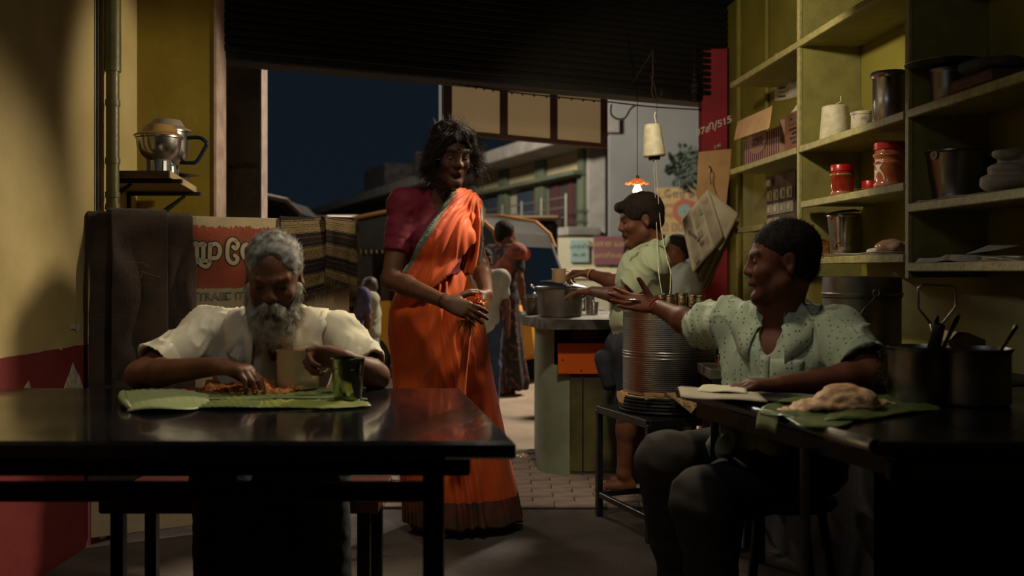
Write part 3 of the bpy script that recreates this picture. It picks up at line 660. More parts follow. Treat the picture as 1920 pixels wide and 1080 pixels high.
bl = thing('banana_leaf', 'long green banana leaf serving as a plate on the left stone table', 'leaf', (-.78, 2.8, TZ))
def T(px, py, z=0.0): Y = (HC-TZ-z)*1900/(py-HY); return np.array([(px-960)/1900*Y, Y, z])
leaf_sheet([T(255, 733, .004), T(330, 729, .004), T(450, 727, .003), T(600, 727, .002), T(672, 732, .001)],
           [T(262, 768, .003), T(340, 766, .002), T(430, 763, .010), T(520, 765, .004), T(640, 764, .001), T(690, 762, .0)], TZ, 'blade', leafm, bl)
m = MB(); m.tube(bez([T(262, 752, .006), T(400, 748, .007), T(560, 746, .006), T(688, 749, .004)], 30)+np.array([0, 0, TZ]), .0035, 6); m.obj('midrib', leafp, bl, smooth=True)
leaf_sheet([T(236, 733, .03), T(270, 729, .026), T(330, 730, .022), T(392, 741, .008)], [T(240, 770, .004), T(290, 768, .012), T(350, 768, .008), T(392, 760, .003)], TZ, 'folded_tip', leafp, bl, nx=34, ny=10, rib=.001, seed=3)
m = MB(); m.tube(bez([T(232, 735, .018), T(229, 745, .02), T(236, 756, .016), T(244, 766, .006)], 12)+np.array([0, 0, TZ]), [.006, .009, .011, .011, .010, .010, .009, .009, .008, .007, .006, .004][:len(bez([T(232, 735), T(229, 745), T(236, 756), T(244, 766)], 12))], 8); m.obj('curled_edge', leafp, bl, smooth=True)
leaf_sheet([T(488, 757, .008), T(520, 752, .013), T(600, 754, .008), T(690, 757, .001)], [T(478, 768, .001), T(540, 767, .003), T(620, 768, .002), T(696, 765, .0)], TZ+.004, 'front_flap', mat('yellow_green_leaf', rgb('66702E'), .45, col2=rgb('7E803E'), scale=8, bump=.2, bscale=40), bl, nx=30, ny=6)
# ---- rice heap
def blob(name, c, r, m_, parent=None, amp=.25, sc=60, h=.004, seed=0, R=None, extra=()):
    r = np.array(r, float); s = SD(np.array(c)-r*1.5-.01, np.array(c)+r*1.5+.01, h); s.ell(c, r, R, k=0)
    for (c2, r2) in extra: s.ell(c2, r2, k=.01)
    V, Q = s.mesh(); Nn = vnormals(V, Q); V = V+Nn*(vnoise(V, sc, seed, 2)*amp*r.min())[:, None]
    return mesh_obj(name, V, Q, m_, parent, smooth=True)
ricem = mat('orange_rice', rgb('B4561C'), .55, col2=rgb('D08A48'), scale=160, mix=(.4, .6), bump=.6, bscale=260)
rc_ = T(462, 735); rc_[2] = TZ+.006
rice = tag(blob('rice_heap', rc_, (.085, .055, .02), ricem, amp=.5, sc=70, extra=[(T(497, 733)+np.array([0, 0, TZ+.012]), (.03, .026, .024)), (T(410, 736)+np.array([0, 0, TZ+.006]), (.05, .04, .017)), (T(545, 738)+np.array([0, 0, TZ+.004]), (.05, .03, .006))]), 'heap of orange spiced rice on the banana leaf under the bearded man\'s fingers', 'rice', kind='stuff')
random.seed(3); m = MB()
for i in range(260):
    q = T(random.gauss(470, 50), random.gauss(740, 4)); q[2] = TZ+.012+random.uniform(0, .008); a = random.uniform(0, 3.14); d_ = np.array([math.cos(a), math.sin(a), random.uniform(-.3, .3)])*.0035
    m.tube([q-d_, q, q+d_], [.0006, .0012, .0006], 4)
tag(m.obj('rice_grains', ricem), 'loose orange grains scattered around the rice heap', 'rice', kind='stuff')
pk = tag(blob('pickle_piece', T(352, 741)+np.array([0, 0, TZ+.014]), (.024, .012, .006), mat('red_pickle', rgb('9A3312'), .35), amp=.5, sc=60, h=.003), 'small red pickle dab on the folded leaf end', 'food')
tag(blob('vegetable_curry', T(398, 729)+np.array([0, 0, TZ+.014]), (.022, .02, .016), mat('brown_curry', rgb('5A3A18'), .5, col2=rgb('8A4A1C'), scale=60), amp=.5, sc=60, h=.003), 'small brown heap of curry left of the eating hand', 'food')
# ---- mug and tumbler on the left table
c_ = T(559, 725); c_[1] = 3.0; c_[0] = (559-960)/1900*3.0; c_[2] = TZ+.006
mug = thing('mug', 'wide tan enamel mug on the leaf before the bearded man', 'mug', c_)
m = MB(); m.lathe(c_, [(.001, .002), (.056, .002), (.0595, .006), (.0605, .03), (.0625, .108), (.0655, .114), (.0655, .117), (.062, .116), (.0585, .10), (.057, .01), (.001, .008)], 48); m.obj('cup', enam, mug, angle=40)
m = MB(); m.tube(bez([c_+np.array(v) for v in ((.061, 0, .10), (.085, .0, .098), (.092, 0, .075), (.084, 0, .05), (.06, 0, .045))], 20), .004, 8); m.obj('handle', enam, mug, smooth=True)
c2 = P(652, 752, 2.74); c2[2] = TZ+.004
tb = thing('tumbler', 'tall steel tumbler at the leaf\'s right end, reflecting green', 'tumbler', c2)
m = MB(); m.lathe(c2, [(.001, .004), (.036, .002), (.0385, .006), (.0375, .016), (.039, .02), (.0425, .085), (.0435, .086), (.0435, .090), (.0455, .108), (.0468, .113), (.0455, .114), (.043, .107), (.041, .06), (.037, .012), (.001, .01)], 48); m.obj('cup', mat('mirror_steel', rgb('9DA08C'), .12, 1.0, rvar=.05, bscale=9), tb, angle=40)
m = MB(); m.lathe(c2, [(.001, .098), (.0425, .098)], 32); m.obj('water', mat('water', rgb('6A7A5A'), .05, spec=.8), tb)
# ---- painted sign board with sack and shawl
A = np.array([-1.684, 4.05]); B = np.array([-.738, 4.6]); bd_ = nrm(np.r_[B-A, 0]); bn = nrm((bd_[1], -bd_[0], 0)); bL = np.linalg.norm(B-A); BR = np.stack([bd_, [0, 0, 1], bn], 1)
def BP(s, z, o=0.0): return np.array([A[0], A[1], z])+bd_*s*bL+bn*o
def bs(px):
    # fraction along the board for a pixel column
    a = (px-960)/1900; return (a*A[1]-A[0])/((B[0]-A[0])-a*(B[1]-A[1]))
sb = thing('painted_sign_board', 'weathered red and cream painted signboard standing behind the bearded man', 'sign', BP(.5, 0))
m = MB(); m.obox(BP(.5, .685, -.012), np.stack([bd_, bn, [0, 0, 1]], 1), (bL/2, .012, .65), .003)
bcream = mat('cream_board_paint', rgb('B3A07C'), .75, col2=rgb('9E8B69'), scale=5, bump=.2, bscale=30); m.obj('board', bcream, sb)
# brick-red painted field with a ragged top, lettering outlined in black
random.seed(5); ux = np.linspace(bs(356), bs(600), 90); topz = 1.292+.008*np.array([random.uniform(-1, 1) for _ in ux]); botz = 1.032+.003*np.array([random.uniform(-1, 1) for _ in ux])
m = MB(); m.grid([[BP(u, a, .0012) for u, a in zip(ux, topz)], [BP(u, a, .0012) for u, a in zip(ux, botz)]]); m.obj('red_field', mat('faded_red_paint', rgb('A04A2C'), .75, col2=rgb('8A4028'), scale=7, bump=.3, bscale=50), sb)
blk = mat('sign_black', rgb('2B2A26'), .75); scr = mat('sign_cream', rgb('C0AE88'), .75)
def ribbon(pts, w0, m_, o, name):
    p = bez(pts, 40); q = np.array([[bs(a), 0] for a, _ in p]); k = len(p); z = np.array([HC-(y-HY)/1900*(A[1]+(B[1]-A[1])*bs(x)) for x, y in p])
    c = np.array([BP(bs(x), zz, o) for (x, _), zz in zip(p, z)]); Tn = np.gradient(c, axis=0); Tn /= np.linalg.norm(Tn, axis=1)[:, None]; sd = np.cross(Tn, bn)
    w_ = np.full(k, w0) if np.isscalar(w0) else np.interp(np.linspace(0, 1, k), np.linspace(0, 1, len(w0)), w0)
    m = MB(); V = np.vstack([c+sd*w_[:, None], c-sd*w_[:, None]]); m.add(V, [(i, i+1, k+i+1, k+i) for i in range(k-1)])
    for e, s0 in ((0, -1), (k-1, 1)):
        a = np.linspace(0, math.pi, 9); m.add([c[e]]+[c[e]+w_[e]*(math.cos(t)*sd[e]+s0*math.sin(t)*Tn[e]) for t in a], [(0, i, i+1) for i in range(1, 9)])
    return m.obj(name, m_, sb)
glyphs = [[(362, 458), (368, 457), (369, 472), (369, 492)], [(372, 460), (379, 457), (384, 459)],
          [(381, 459), (381, 480), (381, 488), (390, 489), (392, 489)], [(394, 458), (393, 478), (392, 494), (386, 500), (377, 496), (374, 487)], [(395, 460), (404, 457), (411, 463), (412, 474), (407, 483), (399, 484)],
          [(442, 451), (434, 449), (428, 456), (426, 470), (427, 484), (434, 493), (442, 492), (445, 484), (440, 479)], [(442, 452), (446, 458), (442, 466), (437, 463)],
          [(462, 458), (456, 462), (454, 472), (457, 482), (464, 488)]]
for g in glyphs: ribbon(g, .0135, blk, .0022, 'letter_outline')
for g in glyphs: ribbon(g, .0085, scr, .0034, 'letter')
grnp = mat('faded_green_paint', rgb('4A5A4C'), .8, col2=rgb('8A8062'), scale=60, mix=(.45, .6))
text('IGTRAIE', .048, BP(bs(388), .995, .002), BR, grnp, 'lettering', sb, bold=.001); text('.C IT', .045, BP(bs(436), .997, .002), BR, grnp, 'lettering', sb, bold=.001)
# cloth helper
def drape(s0, s1, z0, top=1.338, n=60, k=44, amp=.012, fr=20, seed=0, lift=.01, hem=None, back=.10, prof=None):
    """cloth hung over the board: rows from behind the top edge down the front to z0(s)"""
    G = []
    for j in range(k):
        v = j/(k-1); row = []
        for i in range(n):
            u = i/(n-1); s_ = s0+(s1-s0)*u; zz = z0 if hem is None else hem(u)
            t_ = -back+v*(back+top-zz)  # arclength past the top edge
            nz = vnoise(np.array([[s_*3.1, t_*2.0, seed]]), 2.2, seed, 2)[0]
            fold = amp*(math.sin(s_*fr+2.2*nz+t_*3)+.5*math.sin(s_*fr*2.3+nz*4))*min(1, max(.1, t_*5))
            if t_ < 0: p = BP(s_, top+.004+.004*math.sin(s_*fr), 0)+bn*(-.03+ (t_/back)*.03)-np.array([0, 0, -t_*.6]) if t_ < -.03 else BP(s_, top+.005, t_)
            else: p = BP(s_+.01*nz, top-t_, lift+abs(fold)+max(0, fold)*.7+.012*min(1, t_*6))
            row.append(p)
        G.append(row)
    return np.array(G)
# burlap sack
sackm = mat('burlap', rgb('4C3625'), .95, col2=rgb('35251A'), scale=9, bump=.0, sheen=.2)
tt_ = sackm.node_tree; w1 = tt_.nodes.new('ShaderNodeTexWave'); w1.inputs['Scale'].default_value = 90; w1.bands_direction = 'Z'; w2 = tt_.nodes.new('ShaderNodeTexWave'); w2.inputs['Scale'].default_value = 90; w2.bands_direction = 'X'
tcx = tt_.nodes.new('ShaderNodeTexCoord')
for w_ in (w1, w2): tt_.links.new(tcx.outputs['Object'], w_.inputs['Vector']); w_.inputs['Distortion'].default_value = 1.5
ad = tt_.nodes.new('ShaderNodeMath'); tt_.links.new(w1.outputs['Fac'], ad.inputs[0]); tt_.links.new(w2.outputs['Fac'], ad.inputs[1]); bp_ = tt_.nodes.new('ShaderNodeBump'); bp_.inputs['Strength'].default_value = .6; bp_.inputs['Distance'].default_value = .004
tt_.links.new(ad.outputs[0], bp_.inputs['Height']); tt_.links.new(bp_.outputs[0], tt_.nodes['Principled BSDF'].inputs['Normal'])
sk = thing('burlap_sack', 'ragged brown burlap sack draped over the left end of the signboard', 'sack', BP(.2, 1.0, .03))
m = MB(); m.sheet(drape(-.012, bs(361), .25, amp=.018, fr=17, seed=2, lift=.012, n=70), .004); m.obj('cloth', sackm, sk, smooth=True)
m = MB(); m.sheet(drape(.06, bs(310), .45, top=1.352, amp=.024, fr=13, seed=5, lift=.04, n=50, back=.06), .005); m.obj('upper_fold', sackm, sk, smooth=True)
random.seed(8); st = []
for i in range(260):
    u = random.random(); e = random.random()
    p = BP(bs(361)*random.uniform(.05, 1) if e < .7 else bs(361)+.003, 1.345 if e < .7 else random.uniform(.9, 1.33), random.uniform(.0, .05)); d_ = np.array([random.gauss(0, .5), -.3, random.gauss(.5, .5)])*random.uniform(.006, .022)
    st.append([p+d_*t_+np.array([0, 0, -.004])*t_*t_*3 for t_ in np.linspace(0, 1, 4)])
strands('loose_threads', np.array(st), mat('jute_thread', rgb('7A5C3E'), .9), sk, .0007)['kind'] = 'stuff'
for pts in ([(236, 494), (252, 492), (262, 494), (272, 501)], [(255, 508), (270, 513), (282, 517), (293, 519)], [(262, 508), (258, 516), (255, 524)]):
    m = MB(); m.tube(bez([BP(bs(x), HC-(y-HY)/1900*4.12, .085) for x, y in pts], 14), .0014, 5); m.obj('dangling_thread', MATS['jute_thread'], sk, smooth=True)
# striped shawl with fringe
shm = mat('striped_weave', rgb('8C7450'), .95, bump=.3, bscale=260)
tt_ = shm.node_tree; uvn = tt_.nodes.new('ShaderNodeUVMap'); su = tt_.nodes.new('ShaderNodeSeparateXYZ'); tt_.links.new(uvn.outputs[0], su.inputs[0])
rp_ = tt_.nodes.new('ShaderNodeValToRGB'); rp_.color_ramp.interpolation = 'CONSTANT'; mm = tt_.nodes.new('ShaderNodeMath'); mm.operation = 'FRACT'; ml = tt_.nodes.new('ShaderNodeMath'); ml.operation = 'MULTIPLY'; ml.inputs[1].default_value = 3.6
tt_.links.new(su.outputs['Y'], ml.inputs[0]); tt_.links.new(ml.outputs[0], mm.inputs[0]); tt_.links.new(mm.outputs[0], rp_.inputs[0])
stops = [(0, '8F774F'), (.06, '3A3028'), (.08, '9A8258'), (.13, '3A3028'), (.15, '8F774F'), (.30, '9A8258'), (.34, '2C2824'), (.36, '94794F'), (.38, '24211F'), (.52, '6B3F28'), (.56, '2A2624'), (.72, '5A3A28'), (.75, '272422'), (.88, '94794F'), (.90, '2E2A26'), (.93, '8F774F')]
el = rp_.color_ramp.elements; el[0].position = 0; el[0].color = (*rgb(stops[0][1]), 1); el[1].position = stops[1][0]; el[1].color = (*rgb(stops[1][1]), 1)
for p_, c__ in stops[2:]: e_ = el.new(p_); e_.color = (*rgb(c__), 1)
vz = tt_.nodes.new('ShaderNodeTexNoise'); vz.inputs['Scale'].default_value = 90; mpv = tt_.nodes.new('ShaderNodeMapping'); mpv.inputs['Scale'].default_value = (1.4, .5, 1); tt_.links.new(uvn.outputs[0], mpv.inputs[0]); tt_.links.new(mpv.outputs[0], vz.inputs['Vector'])
gt_ = tt_.nodes.new('ShaderNodeMath'); gt_.operation = 'GREATER_THAN'; gt_.inputs[1].default_value = .53; tt_.links.new(vz.outputs[0], gt_.inputs[0])
mx_ = tt_.nodes.new('ShaderNodeMix'); mx_.data_type = 'RGBA'; mx_.blend_type = 'MULTIPLY'; tt_.links.new(gt_.outputs[0], mx_.inputs[0]); tt_.links.new(rp_.outputs[0], mx_.inputs[6]); mx_.inputs[7].default_value = (.35, .32, .3, 1); link_color(shm, mx_.outputs[2])
sw = thing('shawl', 'black, tan and rust striped shawl with fringe hanging over the signboard\'s right end', 'shawl', BP(.85, 1.1, .03))
def cloth_uv(G, sc=1.0):
    n1, n2 = G.shape[:2]; uu = np.tile(np.linspace(0, 1, n2), n1); vv = np.repeat(np.linspace(0, 1, n1), n2); uv = np.stack([uu, vv*sc], 1); return np.vstack([uv, uv])
G1 = drape(bs(526), bs(640), 0, amp=.009, fr=17, seed=11, lift=.006, n=60, k=60, hem=lambda u: .975+.075*u)
m = MB(); m.sheet(G1, .003); m.obj('cloth', shm, sw, smooth=True, uv=cloth_uv(G1))
G2 = drape(bs(605), bs(660), 0, top=1.343, amp=.011, fr=20, seed=4, lift=.022, n=34, k=50, hem=lambda u: 1.08-.05*u)
m = MB(); m.sheet(G2, .003); m.obj('front_fold', shm, sw, smooth=True, uv=cloth_uv(G2, .9))
random.seed(12); st = []
def fringe(G, row, n, ln, dn):
    for i in range(n):
        j = random.random()*(G.shape[1]-1.01); a = G[row, int(j)]*(1-j % 1)+G[row, int(j)+1]*(j % 1); d_ = nrm(np.array(dn)+np.random.RandomState(i*7+n).normal(0, .35, 3))*ln*random.uniform(.6, 1.2)
        st.append([a+d_*t_+np.array([0, 0, -.5])*ln*t_*t_*.5 for t_ in np.linspace(0, 1, 5)])
fringe(G1, -1, 260, .03, (0, -.2, -1)); fringe(G2, -1, 200, .04, (0, -.3, -1)); fringe(G1, 9, 130, .014, (0, -.2, 1))
Ge = np.transpose(G2, (1, 0, 2)); fringe(Ge, -1, 360, .028, (1, -.1, -.7))
strands('fringe', np.array(st), mat('fringe_thread', rgb('7E6848'), .9, col2=rgb('2C2622'), scale=25), sw, .0011)['kind'] = 'stuff'
# back length of the shawl hanging behind the board's right edge
G3 = []
for j in range(40):
    v = j/39; G3.append([BP(bs(655)+.004+.02*u+.006*math.sin(v*9), 1.335-v*.42, -.03+.012*math.sin(u*9+v*4)) for u in np.linspace(0, 1, 10)])
G3 = np.array(G3); m = MB(); m.sheet(G3, .003); m.obj('hanging_end', shm, sw, smooth=True, uv=cloth_uv(G3, 1.0))
st = []; Ge = np.transpose(G3, (1, 0, 2)); fringe(Ge, -1, 420, .026, (1, -.1, -.6)); strands('side_fringe', np.array(st), MATS['fringe_thread'], sw, .001)['kind'] = 'stuff'
# ---- pipe on the left wall
pp_ = thing('drain_pipe', 'fat olive drainpipe running up the left wall beside the alcove', 'pipe', (-1.66, 4.22, 0))
pm = mat('painted_pipe', rgb('5C5620'), .45, col2=rgb('4A4518'), scale=6, rvar=.1)
m = MB(); m.tube([(-1.655, 4.2, 0), (-1.655, 4.2, 1.93)], .026, 20); m.obj('tube', pm, pp_, angle=40)
m = MB(); m.tube([(-1.655, 4.2, 1.93), (-1.655, 4.2, 2.9)], .033, 20); m.obj('upper_tube', pm, pp_, angle=40)
for z in (1.37, 1.42, 1.56, 1.80): m = MB(); m.tube([(-1.655, 4.2, z-.012), (-1.655, 4.2, z+.012)], .0295, 20); m.obj('collar', pm, pp_, angle=40)
m = MB(); m.tube([(-1.69, 4.13, 1.3), (-1.69, 4.13, 2.9)], .006, 8); m.obj('thin_conduit', dark, pp_)
sc_ = P(247, 300, 4.34); m = MB(); m.lathe(sc_, [(.001, 0), (.03, 0), (.03, .02), (.02, .03), (.001, .03)], 20, axis=np.stack([[0, 1, 0], [0, 0, 1], [1, 0, 0]], 1)); so = thing('wall_socket', 'round black socket on the wall behind the grinder jars', 'socket', (-1.95, 4.5, 1.57)); m = MB(); m.lathe((-1.95, 4.5, 1.57), [(.001, 0), (.032, 0), (.034, .012), (.022, .03), (.001, .03)], 24, axis=np.stack([[0, 1, 0], [0, 0, 1], [1, 0, 0]], 1)); m.obj('base', dark, so, angle=40)
m = MB(); m.lathe((-1.92, 4.5, 1.57), [(.02, 0), (.026, .004), (.02, .01)], 24, axis=np.stack([[0, 1, 0], [0, 0, 1], [1, 0, 0]], 1)); m.obj('ring', steel_d, so, angle=40)
# ---- alcove shelf with mixer jars
als = thing('alcove_shelf', 'worn wooden board on black brackets carrying the mixer jars', 'shelf', (-1.7, 4.7, 1.5))
woodm = mat('worn_wood', rgb('6B4A2A'), .7, col2=rgb('4E3620'), scale=8, stretch=(1, 4, 12), bump=.2, bscale=40)
SZ = 1.535
m = MB(); m.prism([(-1.95, 4.35, SZ-.028), (-1.475, 4.35, SZ-.028), (-1.625, 5.2, SZ-.028), (-1.95, 5.2, SZ-.028)], (0, 0, .028)); m.obj('board', woodm, als)
m = MB(); m.prism([(-1.474, 4.349, SZ-.029), (-1.468, 4.349, SZ-.029), (-1.618, 5.2, SZ-.029), (-1.625, 5.2, SZ-.029)], (0, 0, .03)); m.obj('pale_edge', mat('bare_wood_edge', rgb('A8946A'), .7), als)
for Y, x1 in ((4.42, -1.44), (5.14, -1.58)):
    m = MB(); m.box((-1.95, Y-.012, SZ-.048), (x1, Y+.012, SZ-.03)); m.tube([(-1.945, Y, 1.2), (-1.8, Y, 1.38), (-1.66, Y, SZ-.05)], [.016, .016, .008], 6); m.box((-1.95, Y-.012, 1.15), (-1.935, Y+.012, SZ-.04)); m.obj('bracket', dark, als)
lidm = mat('tan_plastic_lid', rgb('A8814E'), .5, col2=rgb('94703F'), scale=6); lidg = mat('greyed_plastic_lid', rgb('8E8270'), .55); cplm = mat('grey_plastic', rgb('4E5854'), .5)
def jar(name, label, x, y, R_, H, lid_m, handle, z0=SZ, baser=.05):
    t_ = thing(name, label, 'mixer jar', (x, y, z0)); c = (x, y, z0)
    m = MB(); m.lathe(c, [(baser-.004, 0), (baser, .006), (baser, .03), (baser*1.04, .055), (baser*.92, .06)], 32); m.obj('coupler', cplm, t_, angle=30)
    for a in range(6): an = a*math.pi/3+.3; m = MB(); m.obox(np.array(c)+np.array([math.cos(an)*baser, math.sin(an)*baser, .028]), np.array([[math.cos(an), -math.sin(an), 0], [math.sin(an), math.cos(an), 0], [0, 0, 1]]), (.004, .009, .024), .002); m.obj('lug', steel, t_)
    m = MB(); m.lathe(c, [(baser*.8, .052), (baser*1.12, .06), (R_*.82, .078), (R_*.95, .10), (R_, .13), (R_*1.02, H-.01), (R_*1.08, H-.006), (R_*1.08, H), (R_*.98, H)], 40); m.obj('jar_body', steel, t_, angle=40)
    m = MB(); m.lathe(c, [(R_*1.10, H), (R_*1.12, H+.006), (R_*1.0, H+.012), (R_*.86, H+.018), (R_*.70, H+.045), (R_*.66, H+.05), (.001, H+.05)], 40); m.obj('lid', lid_m, t_, angle=30)
    m = MB(); m.tube(bez([np.array(c)+np.array([R_*1.08*math.cos(a), R_*1.08*math.sin(a), H+.003]) for a in np.linspace(-1.2, .3, 8)], 20), .003, 6); m.obj('gasket', mat('orange_gasket', rgb('9A4A22'), .5) if 'orange_gasket' not in MATS else MATS['orange_gasket'], t_, smooth=True)
    if handle:
        m = MB(); hx = np.array(c); pth = [hx+np.array(v) for v in ((R_*.95, 0, H-.03), (R_+.06, -.01, H-.032), (R_+.09, -.01, H-.055), (R_+.085, -.01, H-.075), (R_+.045, -.01, .075), (R_+.01, -.01, .068), (R_*.6, 0, .072))]
        m.tube(bez(pth, 42), .0095, 10); m.obj('handle', mat('blue_black_plastic', rgb('1E2A3C'), .3), t_, smooth=True)
    return t_
jar('mixer_jar', 'squat steel mixer jar with a tan lid, nearest on the alcove shelf', P(298, 0, 4.45)[0], 4.45, .094, .158, lidm, False)
jar('mixer_jar', 'taller steel mixer jar with grey lid and dark handle, behind the squat one', P(312, 0, 4.68)[0], 4.68, .098, .215, lidg, True)
tl = thing('steel_lid', 'small steel covered dish with a knob lying at the alcove shelf\'s far corner', 'dish', (-1.66, 4.98, SZ)); c_ = np.array([-1.63, 4.95, SZ])  # a loose lid with a knob
m = MB(); m.lathe(c_, [(.03, 0), (.04, .002), (.05, .03), (.095, .036), (.098, .04), (.05, .045), (.03, .05), (.001, .052)], 32); m.obj('plate', steel_d, tl, angle=40)
m = MB(); m.lathe(c_+np.array([-.02, -.02, .05]), [(.001, 0), (.012, 0), (.02, .012), (.012, .02), (.001, .022)], 16); m.obj('knob', steel_d, tl, smooth=True)
# ================================================================ counter, cooking pots
ct = thing('serving_counter', 'rounded masonry serving counter with a steel top under the cooking pot', 'counter', (.5, 5.8, 0))
ctm = mat('pale_green_counter_paint', rgb('8C9580'), .6, col2=rgb('737B66'), scale=5, bump=.15, bscale=20); ctd = mat('stained_olive_panel', rgb('5E5A2C'), .7, col2=rgb('37331A'), scale=3.5, mix=(.4, .62), bump=.2, bscale=20)
a_ = np.linspace(math.pi, 1.5*math.pi, 12); rr = .16; foot = [(.14, 6.35)]+[(.30+rr*math.cos(t), 5.60+rr*math.sin(t)) for t in a_]+[(.98, 5.44), (.98, 6.35)]
m = MB(); m.prism([(x, y, 0) for x, y in foot], (0, 0, .60)); m.obj('base', ctm, ct, angle=40)
foot2 = [(.14, 6.35)]+[(.30+rr*math.cos(t), 5.60+rr*math.sin(t)) for t in np.linspace(math.pi, 1.35*math.pi, 8)]+[(.262, 5.7), (.262, 6.35)]
m = MB(); m.prism([(x, y, .60) for x, y in foot2], (0, 0, .20)); m.box((.92, 5.46, .6), (.98, 6.35, .80)); m.box((.262, 5.95, .6), (.92, 6.35, .80)); m.obj('post', ctm, ct, angle=40)
m = MB(); m.box((.31, 5.425, .03), (.95, 5.442, .575), .004); m.obj('panel', ctd, ct); m = MB(); m.box((.375, 5.418, .03), (.383, 5.428, .575)); m.obj('panel_joint', dark, ct)
m = MB(); m.box((.245, 5.405, .555), (.97, 5.425, .72), .003); m.obj('orange_board', mat('orange_board', rgb('D2601A'), .5, col2=rgb('BE5214'), scale=3, spec=.3), ct)
m = MB()
for x, z in ((.27, .63), (.37, .572), (.60, .70)): m.lathe((x, 5.405, z), [(.001, -.003), (.005, -.002), (.005, .002)], 8, axis=np.stack([[1, 0, 0], [0, 0, 1], [0, 1, 0]], 1))
m.obj('screws', dark, ct)
stt = mat('worn_steel_top', rgb('A09C94'), .38, .9, col2=rgb('6E6A62'), scale=5, rvar=.14, bscale=14, bump=.08)
m = MB(); m.prism([(.165, 5.28, .80), (1.0, 5.28, .80), (1.0, 6.4, .80), (.05, 6.4, .80), (.06, 5.72, .80)], (0, 0, .052)); m.obj('steel_top', stt, ct)
m = MB(); m.box((.33, 5.5, .73), (.47, 5.62, .785), .008); tag(m.obj('brick', mat('fired_brick', rgb('6A3C28'), .85, col2=rgb('553020'), scale=20, bump=.3, bscale=60)), 'brick in the dark slot under the counter\'s steel top', 'brick')
def pot(name, label, cat, c, R_, H, m_, rim=.006, flare=1.03, ears=True, lip=1.06, inner=True, base=.96):
    t_ = thing(name, label, cat, c)
    m = MB(); m.lathe(c, [(.001, .001), (R_*base*.95, .001), (R_*base, .006), (R_*(base+flare)/2, H*.5), (R_*flare, H-.012), (R_*lip, H-.006), (R_*lip+.004, H), (R_*lip-.002, H+.003), (R_*flare-.004, H-.008), (R_*base-.004, .01), (.001, .008)], 56); m.obj('vessel', m_, t_, angle=40)
    return t_
c_ = P(1050, 597, 5.62); c_[2] = .852; cp = pot('cooking_pot', 'wide aluminium cooking pot with a tilted lid on the serving counter', 'pot', c_, .126, .165, alum_s, lip=1.1)
tr = math.radians(8); m = MB(); m.lathe(c_+np.array([.02, -.02, .178]), [(.001, .014), (.06, .012), (.13, .0), (.134, .002), (.13, .005), (.06, .017), (.001, .02)], 40, axis=np.array([[math.cos(tr), 0, math.sin(tr)], [0, 1, 0], [-math.sin(tr), 0, math.cos(tr)]])); tag(m.obj('pot_lid', mat('dark_lid_steel', rgb('4A4440'), .4, .9, rvar=.1), angle=40), 'dark round lid resting tilted on the counter cooking pot', 'lid')
for s_ in (-1,): m = MB(); m.tube(bez([c_+np.array([s_*.135, -.02, .15]), c_+np.array([s_*.16, -.025, .17]), c_+np.array([s_*.155, 0, .175]), c_+np.array([s_*.135, .02, .15])], 14), .005, 8); m.obj('ear', alum, cp, smooth=True)
c_ = P(1001, 590, 5.9); c_[2] = .852; sp_ = pot('small_pot', 'small lidded steel pot at the counter\'s left corner', 'pot', c_, .052, .10, steel_d)
m = MB(); m.lathe(c_, [(.06, .10), (.062, .106), (.04, .116), (.001, .118)], 32); m.lathe(c_+np.array([0, 0, .117]), [(.008, 0), (.012, .008), (.001, .014)], 12); m.obj('lid', steel, sp_, angle=40)
for x, y, r_, h_, lb in ((1113, 596, .032, .07, 'steel tumbler beside the cooking pot on the counter'), (1106, 592, .03, .12, 'tall steel water glass behind the cooking pot')):
    c_ = P(x, y, 5.9); c_[2] = .852; t_ = thing('tumbler', lb, 'tumbler', c_); m = MB(); m.lathe(c_, [(.001, .002), (r_*.8, .002), (r_, h_), (r_*1.05, h_+.003), (r_*.95, h_), (r_*.76, .008), (.001, .008)], 28); m.obj('cup', steel, t_, angle=40)
# litter and wire on the floor by the counter
litter = mat('glossy_wrapper', rgb('C8BCA0'), .25, .4)
for x, y, s_, lb in ((978, 859, .05, 'crumpled foil wrapper on the ground left of the counter'), (1011, 889, .016, 'tiny white paper scrap on the floor before the counter')):
    Y = HC*1900/(y-HY); c_ = np.array([(x-960)/1900*Y, Y, s_*.25]); tag(blob('wrapper', c_, (s_, s_*.7, s_*.3), litter, amp=.8, sc=60, h=.004, seed=int(x)), lb, 'litter')
m = MB(); g_ = lambda x, y, z=.004: np.array([(x-960)/1900*(HC-z)*1900/(y-HY), (HC-z)*1900/(y-HY), z]); m.tube(bez([g_(1003, 862), g_(1022, 874), g_(1050, 882), g_(1075, 884), g_(1104, 872, .03), g_(1130, 855, .08)], 40), .0035, 5); tag(m.obj('wire', mat('grey_green_wire', rgb('4A5650'), .6), smooth=True), 'thin grey wire trailing along the foot of the counter', 'wire')
